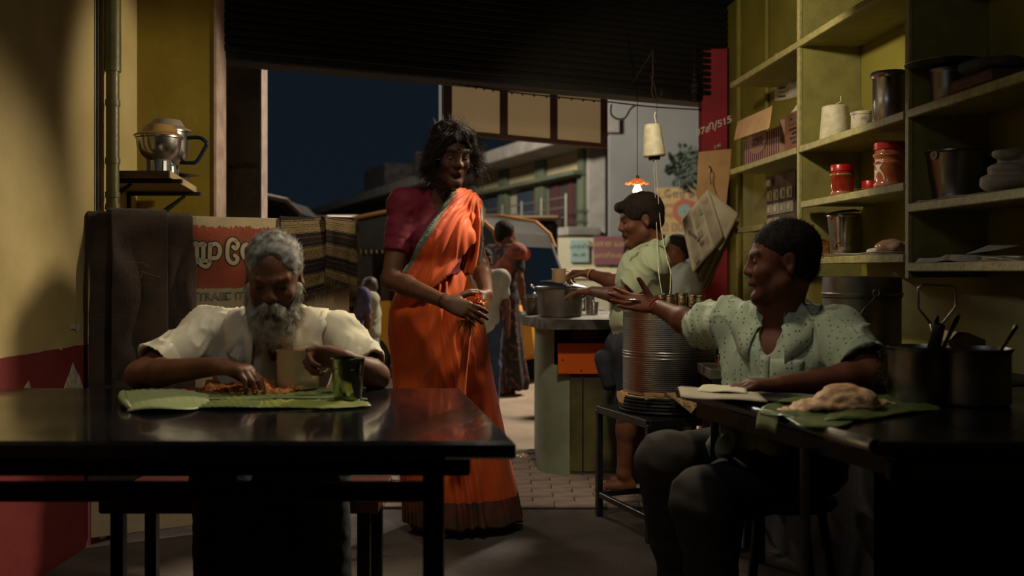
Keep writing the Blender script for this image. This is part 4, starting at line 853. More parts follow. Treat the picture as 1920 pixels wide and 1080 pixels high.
# ---- steel drum on the stool
DC = np.array([(1254-960)/1900*4.4, 4.4, .578]); DR = .198
cor = [(.001, 0), (DR*.97, 0), (DR, .006)]
hh = .02
while hh < .345:
    seg = .155 < hh < .185 or hh > .32
    cor += [(DR, hh), (DR+(.0 if seg else .0016), hh+.003), (DR, hh+.006)]; hh += .0085
cor += [(DR, .352), (DR+.004, .356), (DR+.004, .364), (DR-.004, .366), (DR-.006, .33), (.001, .33)]
dr = thing('ribbed_steel_drum', 'large ribbed steel drum with tumblers on top, on the low stool', 'drum', DC)
drm = mat('ribbed_steel', rgb('B4B0AC'), .34, 1.0, col2=rgb('7E7A76'), scale=3, rvar=.06, bscale=6)
m = MB(); m.lathe(DC, cor, 72); m.obj('barrel', drm, dr, angle=60)
for z in (.158, .172, .183): m = MB(); m.lathe(DC, [(DR, z-.002), (DR+.004, z), (DR, z+.003)], 72); m.obj('hoop', drm, dr, smooth=True)
ty = thing('tray', 'round steel tray lying across the top of the ribbed drum', 'tray', DC+np.array([0, 0, .366]))
m = MB(); m.lathe(DC+np.array([0, 0, .367]), [(.001, 0), (.20, 0), (.215, .004), (.226, .012), (.229, .012), (.217, .001), (.20, -.003)][:5]+[(.001, .003)][:0]+[(.217, .001)], 64); m.obj('dish', steel_d, ty, angle=40)
cupm = mat('gilt_steel', rgb('B8A684'), .22, 1.0, rvar=.06)
for i, (x, y, r_, h_, lb) in enumerate(((1240, 577, .026, .052, 'leftmost'), (1255, 574, .025, .055, 'second from the left'), (1278, 575, .0265, .062, 'tallest and middle'), (1297, 576, .0245, .055, 'second from the right'), (1311, 576, .023, .052, 'rightmost'), (1247, 571, .02, .06, 'the one behind the left pair'))):
    Yt = 4.4+(-.03 if i < 5 else .08); c_ = np.array([(x-960)/1900*Yt, Yt, DC[2]+.370]); t_ = thing('tumbler', 'small steel tumbler on the drum tray, '+lb, 'tumbler', c_, 'tumblers on the drum tray')
    m = MB(); m.lathe(c_, [(.001, .001), (r_*.86, .001), (r_*.9, .008), (r_*.86, .012), (r_*.92, h_*.75), (r_, h_*.8), (r_*.98, h_*.86), (r_*1.08, h_), (r_*1.0, h_-.001), (r_*.8, .01), (.001, .006)], 28); m.obj('cup', cupm, t_, angle=40)
# cardboard/paper stack under the drum and stool
sk_ = thing('paper_stack', 'round black stack of old pads wedged under the drum', 'stack', (DC[0], DC[1], .5))
for i in range(5): m = MB(); m.lathe((DC[0]+.004*(-1)**i, DC[1], .505+i*.0145), [(.001, 0), (.215-.003*(i % 2), 0), (.219-.003*(i % 2), .006), (.215, .0135), (.001, .0135)], 40); m.obj('pad', dark, sk_, angle=40)
cf = tag(None, None) if False else thing('cardboard_piece', 'torn tan cardboard with its corners hanging from under the drum', 'cardboard', (DC[0], DC[1], .575))
def flap(pts, nm, mt, par, t=.003, off=(0, .003, 0)):
    m = MB(); m.prism(pts, off); return m.obj(nm, mt, par)
def D(px, py, Y=4.19): return P(px, py, Y)
flap([D(1157, 733, 4.24), D(1180, 736, 4.2), D(1172, 741, 4.2), D(1168, 757, 4.19), D(1160, 753, 4.21), D(1156, 742, 4.23)], 'corner', cardp, cf)
flap([D(1207, 736), D(1247, 737), D(1243, 745), D(1226, 743), D(1217, 747), D(1210, 751)], 'corner', cardp, cf)
fp = flap([D(1248, 736, 4.18), D(1278, 737, 4.18), D(1314, 752, 4.14), D(1296, 775, 4.12), D(1273, 757, 4.15)], 'printed_corner', cardp, cf)
Rf = np.stack([nrm(D(1314, 752, 4.14)-D(1262, 738, 4.18)), nrm(D(1278, 737, 4.18)-D(1273, 757, 4.15)), [0, -1, 0]], 1)
for i in range(4): text('அஇஉகசட தபம', .022, D(1283+i*1.5, 744+i*6, 4.12), Rf, ink, 'print', fp, 'NotoSansTamil-VariableFont_wdth,wght.woff2')
m = MB(); m.lathe((DC[0], DC[1], .5735), [(.001, 0), (.214, 0), (.214, .0035), (.001, .0035)], 40); m.obj('sheet', cardp, cf)
so_ = thing('stool', 'black square steel stool holding up the ribbed drum', 'stool', (.68, 4.4, 0))
th_ = math.radians(20); SR = np.array([[math.cos(th_), -math.sin(th_), 0], [math.sin(th_), math.cos(th_), 0], [0, 0, 1]]); sc0 = np.array([.70, 4.42, 0])
cs = [sc0+SR @ np.array([a*.24, b3*.24, 0]) for a, b3 in ((-1, -1), (1, -1), (1, 1), (-1, 1))]
m = MB(); m.obox(sc0+np.array([0, 0, .495]), SR, (.24, .24, .005)); m.obj('seat', frame_m, so_)
for i in range(4):
    m = MB(); a_, b3 = cs[i], cs[(i+1) % 4]; m.obox((a_+b3)/2+np.array([0, 0, .482]), np.stack([nrm(b3-a_), np.cross([0, 0, 1], nrm(b3-a_)), [0, 0, 1]], 1), (.24, .014, .016), .002); m.obj('top_rail', frame_g, so_)
    m = MB(); m.obox((a_+b3)/2+np.array([0, 0, .10]), np.stack([nrm(b3-a_), np.cross([0, 0, 1], nrm(b3-a_)), [0, 0, 1]], 1), (.24, .01, .012), .002); m.obj('lower_rail', frame_g, so_)
    m = MB(); m.obox(a_+np.array([0, 0, .24]), SR, (.0135, .0135, .24), .002); m.obj('leg', frame_g, so_)
# ---- small steel table behind the right man
st_ = thing('side_table', 'small steel-topped table behind the spotted-shirt man', 'table', (.86, 3.95, 0))
m = MB(); m.box((.745, 3.80, .695), (.97, 4.08, .735), .004); m.obj('top', stt, st_)
for x, y in ((.775, 3.83), (.94, 3.83), (.775, 4.05), (.94, 4.05)): m = MB(); m.box((x-.014, y-.014, 0), (x+.014, y+.014, .695), .002); m.obj('leg', frame_g, st_)
c_ = np.array([(1357-960)/1900*3.92, 3.92, .736]); t_ = thing('tumbler', 'steel tumbler on the side table just behind the spotted shirt', 'tumbler', c_); m = MB(); m.lathe(c_, [(.001, .001), (.021, .001), (.022, .006), (.021, .01), (.024, .036), (.026, .04), (.025, .001+.042), (.02, .01), (.001, .005)], 28); m.obj('cup', cupm, t_, angle=40)
# ---- hanging things: hook, twine cone, strings
hk = thing('hook', 'rusty double iron hook under the lintel holding the twine cone', 'hook', P(1228, 138, 5.6))
rust = mat('rusty_iron', rgb('3E2C20'), .7, .5, col2=rgb('2A1E16'), scale=30)
hY = 5.55
m = MB(); m.tube([P(1224, 95, hY), P(1224, 140, hY), P(1222, 170, hY), P(1224, 181, hY), P(1230, 186, hY), P(1238, 183, hY), P(1241, 172, hY), P(1239, 167, hY)], .0045, 8); m.tube(bez([P(1219, 142, hY), P(1226, 156, hY), P(1229, 170, hY), P(1232, 187, hY)], 16), .003, 6); m.obj('prong', rust, hk, smooth=True)
m = MB(); m.tube([P(1224, 95, hY), P(1224, 95, hY)+np.array([0, .95, 0])], .004, 6); m.obj('rod', rust, hk)
CY = 5.0
cn = thing('twine_cone', 'cream cone of cotton twine hanging under the lintel hook', 'twine', P(1232, 296, CY))
def cone(c, r0, r1, H, par, flip=False, name='winding', axis=None):
    pr = [(.006, 0), (r0*.9, 0), (r0, .006)]; k = 46
    for i in range(k): t = i/(k-1); r_ = r0+(r1-r0)*t; pr.append((r_+.0012*(i % 2), .008+(H-.014)*t))
    pr += [(r1*.9, H), (.006, H)]
    m = MB(); m.lathe(c, pr, 48, axis=axis); return m.obj(name, twine, par, angle=50)
ta = math.radians(-4); AXc = np.array([[math.cos(ta), 0, math.sin(ta)], [0, 1, 0], [-math.sin(ta), 0, math.cos(ta)]])
cone(P(1227, 294, CY), .055, .040, .160, cn, axis=AXc)
m = MB(); m.lathe(P(1227, 300, CY), [(.001, 0), (.028, 0), (.03, .012), (.02, .02)], 24, axis=AXc); m.obj('core', dark, cn, angle=40)
m = MB(); m.tube(bez([P(1230, 234, CY), P(1229, 225, CY), P(1227, 218, CY), P(1229, 210, CY)], 12), .0035, 6); m.obj('tail', twine, cn, smooth=True)
m = MB(); m.tube([P(1232, 187, hY), P(1231, 234, CY)], .0012, 5); m.obj('suspension_wire', rust, cn)
for pts, lb in (([P(1225, 298, CY), P(1231, 420, CY), P(1234, 500, 4.6), P(1241, 551, 4.4)], 'left twine string running from the cone down to the tumblers'), ([P(1229, 298, CY-.02), P(1238, 415, CY), P(1249, 478, 4.7), P(1257, 510, 4.5), P(1256, 552, 4.4)], 'right twine string looping from the cone to the tumblers')):
    m = MB(); m.tube(bez(pts, 40), .0016, 5); tag(m.obj('string', twine, smooth=True), lb, 'string')
# ---- pendant lamp above the standing man
LY = 5.75
pl = thing('pendant_lamp', 'small pendant lamp with a ruffled orange glass shade, lit', 'lamp', P(1195, 345, LY)); lc = P(1195, 345, LY)
n_ = 60; G = []
for j, (r_, h_) in enumerate(((.012, .030), (.026, .026), (.042, .012), (.055, .004), (.066, .002))):
    G.append([lc+np.array([(r_+(.004*math.cos(a*10) if j > 2 else 0))*math.cos(a), (r_+(.004*math.cos(a*10) if j > 2 else 0))*math.sin(a), h_+(.006*math.sin(a*10) if j > 2 else 0)*(j-2)/2]) for a in np.linspace(0, 2*math.pi, n_)])
m = MB(); m.sheet(G, .0015); m.obj('shade', mat('orange_glass', rgb('E0662E'), .3, col2=rgb('F09050'), scale=30, trans=.0, emit=rgb('F0642A'), estr=.55), pl, smooth=True)
m = MB(); m.lathe(lc, [(.001, .05), (.009, .048), (.012, .03), (.022, .028), (.025, .020), (.012, .0), (.012, -.004)], 20); m.obj('socket', mat('maroon_bakelite', rgb('3A1414'), .4), pl, angle=40)
m = MB(); m.lathe(lc, [(.012, -.002), (.013, -.010), (.022, -.026), (.0265, -.038), (.024, -.052), (.014, -.062), (.001, -.065)], 24); m.obj('bulb', mat('lit_bulb', (1, .9, .7), .3, emit=(1.0, .74, .42), estr=9.0), pl, smooth=True)
m = MB(); m.tube([lc+np.array([0, 0, .05]), lc+np.array([0, 0, .5]), P(1195, 190, LY+.5), lc+np.array([0, .55, 1.0])], .0022, 6); m.obj('flex', cb, pl, smooth=True)
lamp('pendant_glow', 'POINT', lc+np.array([0, 0, -.10]), (1, .74, .45), 2.2, .03)
hd_ = thing('hanging_ornament', 'dark beaded ornament hanging at the lintel beside the red panel', 'ornament', P(1302, 165, 6.6)); m = MB()
for y, r_ in ((140, .014), (150, .02), (160, .03), (170, .026), (180, .014), (187, .02)): m.lathe(P(1302, y, 6.6), [(.001, -r_), (r_*.8, -r_*.6), (r_, 0), (r_*.8, r_*.6), (.001, r_)], 14)
m.tube([P(1302, 80, 6.6), P(1302, 188, 6.6)], .003, 5); m.obj('beads', dark, hd_, smooth=True)
# ---- cardboard sheet and newspaper bundle hung on the red panel
NY = 5.6
cs_ = thing('cardboard_sheet', 'tan cardboard sheet nailed up behind the hanging newspapers', 'cardboard', P(1340, 330, 6.2))
m = MB(); m.sheet([[P(x0+(x1-x0)*u, y0+(y1-y0)*u, 6.2) for u in np.linspace(0, 1, 6)] for x0, y0, x1, y1 in ((1308, 395, 1360, 402), (1307, 350, 1364, 360), (1308, 310, 1369, 318), (1310, 285, 1371, 279))], .004); m.obj('sheet', cardp, cs_)
m = MB(); m.tube(bez([P(1330, 312, 6.15), P(1334, 318, 6.1), P(1331, 330, 6.1), P(1333, 345, 6.05)], 14), .004, 6); m.obj('nail_hook', rust, cs_, smooth=True)
npm = mat('newsprint', rgb('BDAF94'), .85, col2=rgb('AA9C82'), scale=12, bump=.1, bscale=30); npd = mat('yellowed_newsprint', rgb('8F7D62'), .85, col2=rgb('6C5C48'), scale=10)
nw = thing('newspaper_bundle', 'bundle of old newspapers hanging by a string from the nail, top sheet facing out', 'newspapers', P(1335, 450, NY))
def quadsheet(q, Y, bulge, name, mt, par, n=14, k=14, sag=0.0, seed=0):
    q = [np.array(v, float) for v in q]; G = []
    for i in range(k):
        v = i/(k-1); row = []
        for j in range(n):
            u = j/(n-1); p = (q[0]*(1-u)+q[1]*u)*(1-v)+(q[3]*(1-u)+q[2]*u)*v
            yy = Y-bulge*math.sin(math.pi*u)*.6-bulge*math.sin(math.pi*v)*.5+.006*math.sin(u*7+v*3+seed)
            row.append(P(p[0], p[1], yy))
        G.append(row)
    m = MB(); m.sheet(G, .0015); return m.obj(name, mt, par, smooth=True)
random.seed(21)
quadsheet([(1330, 357), (1386, 402), (1350, 470), (1300, 430)], NY-.02, .01, 'inner_sheet', npm, nw)
for i in range(16):
    f_ = i/15; Yq = NY+.01*i
    quadsheet([(1283+f_*16, 415+f_*4), (1322+f_*20, 358+f_*12), (1352+f_*37+random.uniform(-3, 3), 445-f_*38+random.uniform(-6, 6)), (1302+f_*22+random.uniform(-2, 2), 510+f_*38+random.uniform(-4, 4))], Yq, .012, 'newspaper_sheet', npd if i % 2 else npm, nw, n=8, k=8, seed=i)
quadsheet([(1277, 411), (1328, 354), (1358, 445), (1299, 513)], NY-.04, .02, 'top_sheet', npm, nw, seed=2)
ts = nw.children[-1]; u_ = nrm(P(1328, 354, NY)-P(1277, 411, NY)); v_ = nrm(P(1299, 513, NY)-P(1277, 411, NY)); v_ = nrm(v_-u_*np.dot(u_, v_)); 
def np_pt(u, v, o=-.066): 
    a = np.array((1277, 411.))*(1-u)*(1-v)+np.array((1328, 354.))*u*(1-v)+np.array((1358, 445.))*u*v+np.array((1299, 513.))*(1-u)*v; return P(a[0], a[1], NY+o)
inkg = mat('newsprint_ink', rgb('A0937C'), .85); inkp = mat('printed_photo', rgb('7A7466'), .8, col2=rgb('9A8F7C'), scale=40)
mp = MB()
for c0, c1, r0, r1 in ((.08, .30, .10, .92), (.36, .62, .08, .42), (.36, .62, .66, .94), (.68, .92, .06, .94)):
    v = r0
    while v < r1:
        j = random.uniform(-.02, 0); mp.add([np_pt(c0, v), np_pt(c1+j, v), np_pt(c1+j, v+.006), np_pt(c0, v+.006)], [(0, 1, 2, 3)]); v += .019
mp.obj('print_lines', inkg, ts)
for c0, c1, r0, r1 in ((.54, .64, .18, .26), (.36, .5, .48, .60), (.12, .24, .80, .90)): mp = MB(); mp.add([np_pt(c0, r0, -.067), np_pt(c1, r0, -.067), np_pt(c1, r1, -.067), np_pt(c0, r1, -.067)], [(0, 1, 2, 3)]); mp.obj('printed_photo', inkp, ts)
text('தினசரி', .034, np_pt(.30, .52, -.068), np.stack([v_, -u_, [0, -1, 0]], 1) @ np.diag([1, 1, 1]), ink, 'headline', ts, 'NotoSansTamil-VariableFont_wdth,wght.woff2')
m = MB(); m.tube([P(1331, 356, NY), P(1331, 335, 6.05), P(1331, 318, 6.1)], .0015, 5); m.obj('hanging_string', twine, nw)
# ================================================================ what stands on the shelves
def on(px, t, z):
    """point on a shelf: pixel column (taken at depth t into the unit) and height"""
    r = (px-960)/1900; Y = (1.75+t*.9965-r*t*.084)/(r+.084); return RW(Y, t, z)
c_ = on(1566, .13, ZT+.001); t_ = thing('twine_cone', 'tall cream twine cone standing on the top shelf', 'twine', c_); cone(c_, .072, .058, .178, t_)
m = MB(); m.tube(bez([c_+np.array(v) for v in ((-.01, 0, .178), (.01, 0, .19), (.025, 0, .20), (.026, 0, .225))], 14), .003, 6); m.obj('tail', twine, t_, smooth=True)
c_ = on(1618, .12, ZT+.001); t_ = thing('tape_roll', 'short off-white tub between the twine cone and the steel canister', 'tub', c_); m = MB(); m.lathe(c_, [(.001, 0), (.048, 0), (.05, .004), (.05, .085), (.053, .087), (.053, .097), (.05, .1), (.001, .1)], 32); m.obj('tub', mat('printed_tub', rgb('B8AC92'), .6, col2=rgb('7F8078'), scale=30, mix=(.5, .62)), t_, angle=40)
t_['category'] = 'tub'; t_.name = 'small_tub'
c_ = on(1668, .11, ZT+.001); t_ = pot('steel_canister', 'tall ribbed steel canister at the top shelf\'s centre', 'canister', c_, .066, .20, steel, flare=1.0, lip=1.04, base=1.0)
m = MB(); m.lathe(c_, [(.074, .2), (.076, .206), (.07, .216), (.001, .222)], 32); m.obj('lid', steel_d, t_, angle=40)
# right bay, top
c_ = on(1780, .10, ZT+.001); t_ = pot('steel_pot', 'dark steel pot on the top shelf of the right bay', 'pot', c_, .062, .13, steel_d, flare=1.05, lip=1.06)
pl_ = MB(); pl_.lathe(c_+np.array([-.02, 0, .142]), [(.001, 0), (.10, 0), (.13, .008), (.132, .011), (.1, .004), (.001, .004)], 36); tag(pl_.obj('steel_plate', steel_d, angle=40), 'flat steel plate balanced on the dark pot, right bay', 'plate')
c_ = on(1868, .10, ZT); m = MB(); m.obox(c_+np.array([0, 0, .028]), RR, (.13, .10, .024), .01); tag(m.obj('wooden_board', woodm), 'worn wooden board lying on the top shelf, far right', 'board')
tag(blob('grey_cloth', on(1862, .1, ZT+.085), (.11, .08, .032), mat('grey_cloth', rgb('4C4A46'), .9), amp=.5, sc=14, h=.006), 'folded grey cloth on the wooden board, top right', 'cloth')
# middle left bay
c_ = on(1549, .2, 1.427); t_ = thing('small_bottle', 'little dark glass bottle behind the left pickle jar', 'bottle', c_); m = MB(); m.lathe(c_, [(.001, 0), (.017, 0), (.018, .05), (.008, .062), (.008, .078)], 16); m.obj('glass', mat('dark_glass', rgb('1A120C'), .15, spec=.7), t_, angle=40); m = MB(); m.lathe(c_+np.array([0, 0, .076]), [(.01, 0), (.01, .014), (.001, .014)], 12); m.obj('cap', dark, t_, angle=40); m = MB(); m.lathe(c_, [(.0188, .01), (.0188, .04)], 16); m.obj('label', paper, t_, smooth=True)
pick = mat('red_pickle_oil', rgb('7A2012'), .2, col2=rgb('A23A1A'), scale=14, coat=.5, spec=.6); pick2 = mat('chunky_pickle', rgb('9A3A1A'), .25, col2=rgb('B0683A'), scale=20, coat=.5); rim_s = mat('jar_shoulder', rgb('9A6A50'), .15, spec=.7, coat=.5)
def picklejar(px, t, z, R_, H, body, label, lidh=.022, shoulders=2):
    c = on(px, t, z); t_ = thing('pickle_jar', label, 'jar', c); pr = [(.001, .001), (R_*.86, .001), (R_*.98, .012), (R_, .02), (R_*.94, .03), (R_*.95, H*.35)]
    if shoulders > 1: pr += [(R_*.95, H*.6), (R_*1.0, H*.63), (R_*.98, H*.68), (R_*.92, H*.7)]
    pr += [(R_*.95, H*.78), (R_*1.02, H*.82), (R_*1.0, H*.87), (R_*.93, H*.9), (R_*.88, H)]
    m = MB(); m.lathe(c, pr, 40); m.obj('glass', body, t_, smooth=True)
    m = MB(); m.lathe(c, [(R_*1.02, H*.815), (R_*1.045, H*.84), (R_*1.02, H*.865)], 40); m.obj('moulded_ring', rim_s, t_, smooth=True); m = MB(); m.lathe(c, [(R_*.98, .014), (R_*1.025, .022), (R_*.97, .03)], 40); m.obj('moulded_ring', rim_s, t_, smooth=True)
    pr = [(R_*.93, H-.004), (R_*.97, H-.004), (R_*.97, H+lidh), (R_*.93, H+lidh+.003), (.001, H+lidh+.003)]; m = MB(); m.lathe(c, pr, 40); m.obj('lid', redl, t_, angle=35); return t_, c
picklejar(1579, .10, 1.427, .052, .125, pick, 'red pickle jar with a red lid, left on the middle shelf', shoulders=1)
picklejar(1633, .21, 1.427, .040, .05, redl, 'small red plastic tub between the two pickle jars', shoulders=1)
j2, c_ = picklejar(1668, .10, 1.427, .062, .165, pick2, 'big pickle jar with torn white label, right on the middle shelf')
jc = c_; a0 = math.atan2(-jc[1], -jc[0]); G = []
out = [(a*1.5-.05, b) for a, b in [(-.34, .118), (-.08, .122), (-.02, .102), (-.12, .085), (.02, .06), (.06, .045), (.06, .038), (-.42, .040), (-.38, .062), (-.27, .085), (-.35, .102)]]
m = MB(); m.add([jc+np.array([.0605*1.01*math.cos(a0-.35+u*1.3), .0605*1.01*math.sin(a0-.35+u*1.3), v]) for u, v in out], [tuple(range(len(out)))]); m.obj('torn_label', mat('white_label', rgb('CFC6B0'), .6), j2)
m = MB(); m.tube([jc+np.array([-.06, -.02, .19]), jc+np.array([-.085, -.03, .215])], .002, 6); tag(m.obj('spoon_handle', steel), 'thin spoon handle sticking out beside the big jar\'s red lid', 'spoon')
m = MB(); m.lathe(on(1625, .07, 1.427), [(.001, 0), (.03, 0), (.033, .004), (.02, .008), (.001, .008)], 20, sq=(1.2, 1)); tag(m.obj('rubber_ring', mat('dull_orange_rubber', rgb('9A5A3C'), .7), angle=40), 'flat orange lid lying before the small red tub', 'lid')
# lower left bay
def bucket(px, t, z, R0, R1, H, label, bail=None):
    c = on(px, t, z); t_ = thing('steel_bucket', label, 'bucket', c)
    m = MB(); m.lathe(c, [(R0*.9, .003), (R0, 0), (R0*1.0, .012), (R0*1.015, .03), (R0*1.0, .034), (R0+(R1-R0)*.5, H*.5), (R1, H-.006), (R1+.006, H-.002), (R1+.005, H+.003), (R1-.002, H), (R1-.004, H-.02), (R0*.95, .01), (.001, .01)], 48); m.obj('vessel', steel_d if bail else steel, t_, angle=40); return t_, c
b1, c_ = bucket(1581, .11, 1.166, .048, .069, .185, 'tall steel bucket streaked with red on the lower shelf')
m = MB()
for a, z0, z1 in ((-2.5, .06, .035), (-2.2, .065, .055), (-2.35, .02, .0), (-2.7, .185, .165)): rr_ = .052+(z0*.1); p0 = c_+np.array([rr_*math.cos(a), rr_*math.sin(a), z0]); m.tube([p0, p0+np.array([.0, 0, z1-z0])], [.006, .002], 6)
m.obj('red_drips', pick, b1, smooth=True)
tr = math.radians(-7); m = MB(); m.lathe(c_+np.array([.0, 0, .196]), [(.001, .012), (.05, .01), (.078, 0), (.08, .002), (.05, .013), (.001, .015)], 36, axis=np.array([[math.cos(tr), 0, math.sin(tr)], [0, 1, 0], [-math.sin(tr), 0, math.cos(tr)]])); tag(m.obj('bucket_lid', steel_d, angle=40), 'thin steel lid tilted on the red-streaked bucket', 'lid')
m = MB(); a3 = on(1549, .06, 1.167); m.add([a3+np.array(v) for v in ((-.01, 0, 0), (.016, 0, 0), (.02, .01, .05), (.012, .01, .085), (-.02, .01, .08), (-.006, .006, .04))]+[a3+np.array(v)+np.array([0, .02, 0]) for v in ((-.01, 0, 0), (.016, 0, 0), (.02, .01, .05), (.012, .01, .085), (-.02, .01, .08), (-.006, .006, .04))], [(0, 1, 2, 3, 4, 5), (11, 10, 9, 8, 7, 6)]+[(i, (i+1) % 6, 6+(i+1) % 6, 6+i) for i in range(6)]); tag(m.obj('snack_packet', mat('orange_packet', rgb('9A5A22'), .3, col2=rgb('4A2A18'), scale=40)), 'small orange packet squeezed left of the lower shelf bucket', 'packet')
plas = mat('plastic_bag', rgb('7A6A5C'), .25, spec=.6, col2=rgb('8F5A44'), scale=14)
tag(blob('plastic_bag', on(1672, .13, 1.20), (.075, .06, .032), plas, amp=.6, sc=22, h=.005, seed=4), 'crumpled plastic bag at the lower shelf\'s right end', 'bag')
pap = mat('white_paper', rgb('C9C3B4'), .8, col2=rgb('B8B2A2'), scale=10)
def papers(p0, p1, z, n, label, w=.2, seed=0, tt=.10):
    random.seed(seed); t_ = thing('paper_pile', label, 'papers', on((p0+p1)/2, tt, z))
    for i in range(n):
        a, b3 = on(p0+random.uniform(0, 12), 0, z), on(p1-random.uniform(0, 14), 0, z); a = a+RR[:, 1]*(-.012+random.uniform(0, .01)); G = []
        for j in range(12):
            u = j/11; q = a*(1-u)+(b3+RR[:, 1]*-.005)*u; zz = z+.0016+i*.003+.0018*math.sin(u*11+i*2); G.append([np.r_[(q+RR[:, 1]*w*v)[:2], zz+.0006*math.sin(v*9)] for v in np.linspace(0, 1, 4)])
        m = MB(); m.sheet(G, .0012); m.obj('paper_sheet', pap if i % 2 else paper, t_, smooth=True)
    return t_
papers(1541, 1700, 1.166, 4, 'old newspaper lining the lower shelf under the streaked bucket', seed=3, w=.12)
tag(blob('paper_ball', on(1637, .05, 1.185), (.028, .02, .011), pap, amp=.5, sc=50, h=.004), 'crumpled white paper on the lower shelf, centre', 'paper')
# right bay, middle
bk_, c_ = bucket(1790, .15, 1.346, .076, .101, .185, 'wide steel bucket with a bail hinge in the right bay', bail=True)
a0 = math.atan2(RR[1, 1]*-.4-.95, -.6); ex = c_+np.array([.103*math.cos(3.6), .103*math.sin(3.6), .17])
m = MB(); m.lathe(ex, [(.001, 0), (.016, 0), (.016, .003), (.001, .004)], 18, axis=np.stack([nrm((math.sin(3.6), -math.cos(3.6), 0)), [0, 0, 1], [math.cos(3.6), math.sin(3.6), 0]], 1)); m.lathe(ex, [(.004, .002), (.004, .009), (.001, .009)], 8, axis=np.stack([nrm((math.sin(3.6), -math.cos(3.6), 0)), [0, 0, 1], [math.cos(3.6), math.sin(3.6), 0]], 1)); m.obj('ear', alum, bk_, angle=40)
m = MB(); m.tube(bez([c_+np.array([.104*math.cos(a), .104*math.sin(a), .178+.012*math.cos((a-3.6)*1.0)]) for a in np.linspace(3.4, .6, 10)], 30), .0035, 8); m.obj('bail_handle', alum, bk_, smooth=True)
s_ = SD(on(1905, .13, 1.346)-.15, on(1905, .13, 1.346)+.17, .006); b0 = on(1905, .12, 1.35)
s_.ell(b0+np.array([0, 0, .035]), (.115, .085, .038), k=0); s_.ell(b0+np.array([.0, 0, .075]), (.09, .07, .03), k=.006); s_.ell(b0+np.array([.015, 0, .105]), (.07, .055, .026), k=.006); s_.ell(b0+np.array([-.03, -.02, .12]), (.05, .04, .02), k=.006)
s_.cut(b0+np.array([0, 0, -.004]), (0, 0, -1)); V, Q = s_.mesh(); Nn = vnormals(V, Q); q_ = V*np.array([6, 6, 22]); V = V+Nn*(.006*vnoise(q_, 2.0, 3, 2)+.002*np.sin(V[:, 2]*160+V[:, 0]*40))[:, None]
tag(mesh_obj('cloth_bundle', V, Q, cloth_w, smooth=True), 'rolled off-white cloth bundle at the far right of the middle shelf', 'cloth')
papers(1712, 1850, 1.346, 2, 'thin paper lining under the wide bucket, right bay', seed=9, w=.15)
# right bay, lower
nb_ = thing('notebook', 'open white account notebook on the lowest right shelf', 'notebook', on(1775, .08, 1.133))
for i in range(9):
    G = []
    for j in range(14):
        u = j/13; q = on(1716+i*.8, -.006, 1.134)*(1-u)+on(1838, .03, 1.134)*u; hgt = .0022*(i+1)*(1 if u > .42 else .75)+.006*math.exp(-((u-.5)/.12)**2); G.append([np.r_[(q+RR[:, 1]*.12*v)[:2], 1.133+hgt] for v in np.linspace(0, 1, 4)])
    m = MB(); m.sheet(G, .0012); m.obj('page', pap, nb_, smooth=True)
m = MB(); q0_, q1_ = on(1812, .04, 1.16), on(1872, .09, 1.16); G = [[q0_*(1-u)+q1_*u+np.array([0, 0, .03*v*(1-u*.5)+.012*u])+RR[:, 1]*.08*v for v in np.linspace(0, 1, 6)] for u in np.linspace(0, 1, 10)]; m.sheet(G, .0012); tag(m.obj('folded_sheet', pap, smooth=True), 'stiff white sheet curling up above the open notebook', 'paper')
papers(1835, 1925, 1.133, 5, 'ragged stack of white papers right of the open notebook', seed=14, w=.16)
# left bay: cartons, papers on the wall
cx = thing('printed_carton', 'open carton with maroon stripes and an oval badge on the upper shelf', 'box', on(1415, .1, ZT))
Ya, Yb = YP(1388), YP(1455); m = MB(); stripe = mat('carton_front', rgb('A5826A'), .8)
rbox(m, Yb, Ya, .02, .024, ZT+.001, ZT+.15); rbox(m, Yb, Ya, .236, .24, ZT+.001, ZT+.18); rbox(m, Yb, Yb+.004, .02, .24, ZT+.001, ZT+.18); rbox(m, Ya-.004, Ya, .02, .24, ZT+.001, ZT+.16); rbox(m, Yb, Ya, .02, .24, ZT+.001, ZT+.005); m.obj('box_body', stripe, cx)
maroon = mat('maroon_print', rgb('5A2430'), .8); m = MB(); k = 17
for i in range(k): y0 = Yb+(Ya-Yb)*(i+.3)/k; rbox(m, y0, y0+(Ya-Yb)*.45/k, .0185, .020, ZT+.012, ZT+.145)
rbox(m, Yb, Ya, .0185, .020, ZT+.002, ZT+.012); m.obj('stripes', maroon, cx)
oc = RW((Ya*.58+Yb*.42), .017, ZT+.12); OR = np.stack([-RR[:, 0], [0, 0, 1], -RR[:, 1]], 1)
m = MB(); m.lathe(oc, [(.001, 0), (.115, 0), (.115, .001), (.001, .0015)], 30, axis=OR, sq=(1.25, .6)); m.lathe(oc-OR[:, 2]*-.001, [(.115, 0), (.122, 0)], 30, axis=OR, sq=(1.25, .6)); m.obj('oval_badge', mat('oval_print', rgb('8C6A58'), .8), cx)
text('GOLD', .06, oc+OR[:, 2]*.003+np.array([0, 0, -.01]), OR, maroon, 'lettering', cx, bold=.001)
m = MB(); fl_ = [P(1447, 199, Yb-.03), P(1383, 228, Ya-.0), P(1376, 263, Ya-.12), P(1441, 241, Yb-.14)]; m.prism(fl_, (.004, 0, .003)); m.obj('open_flap', cardp, cx)
c2x = thing('brown_carton', 'plain brown carton with fragile symbols, beside the striped one', 'box', on(1475, .1, ZT))
Yc, Yd = 5.02, 4.78; m = MB(); rbox(m, Yd, 5.02+.02, .03, .26, ZT+.001, ZT+.195, .003); m.obj('box_body', mat('carton_brown', rgb('7A4F30'), .85, col2=rgb('6A4329'), scale=8), c2x)
cf_ = RW(Yd+.01, .03, ZT)  # symbols on the side facing the aisle
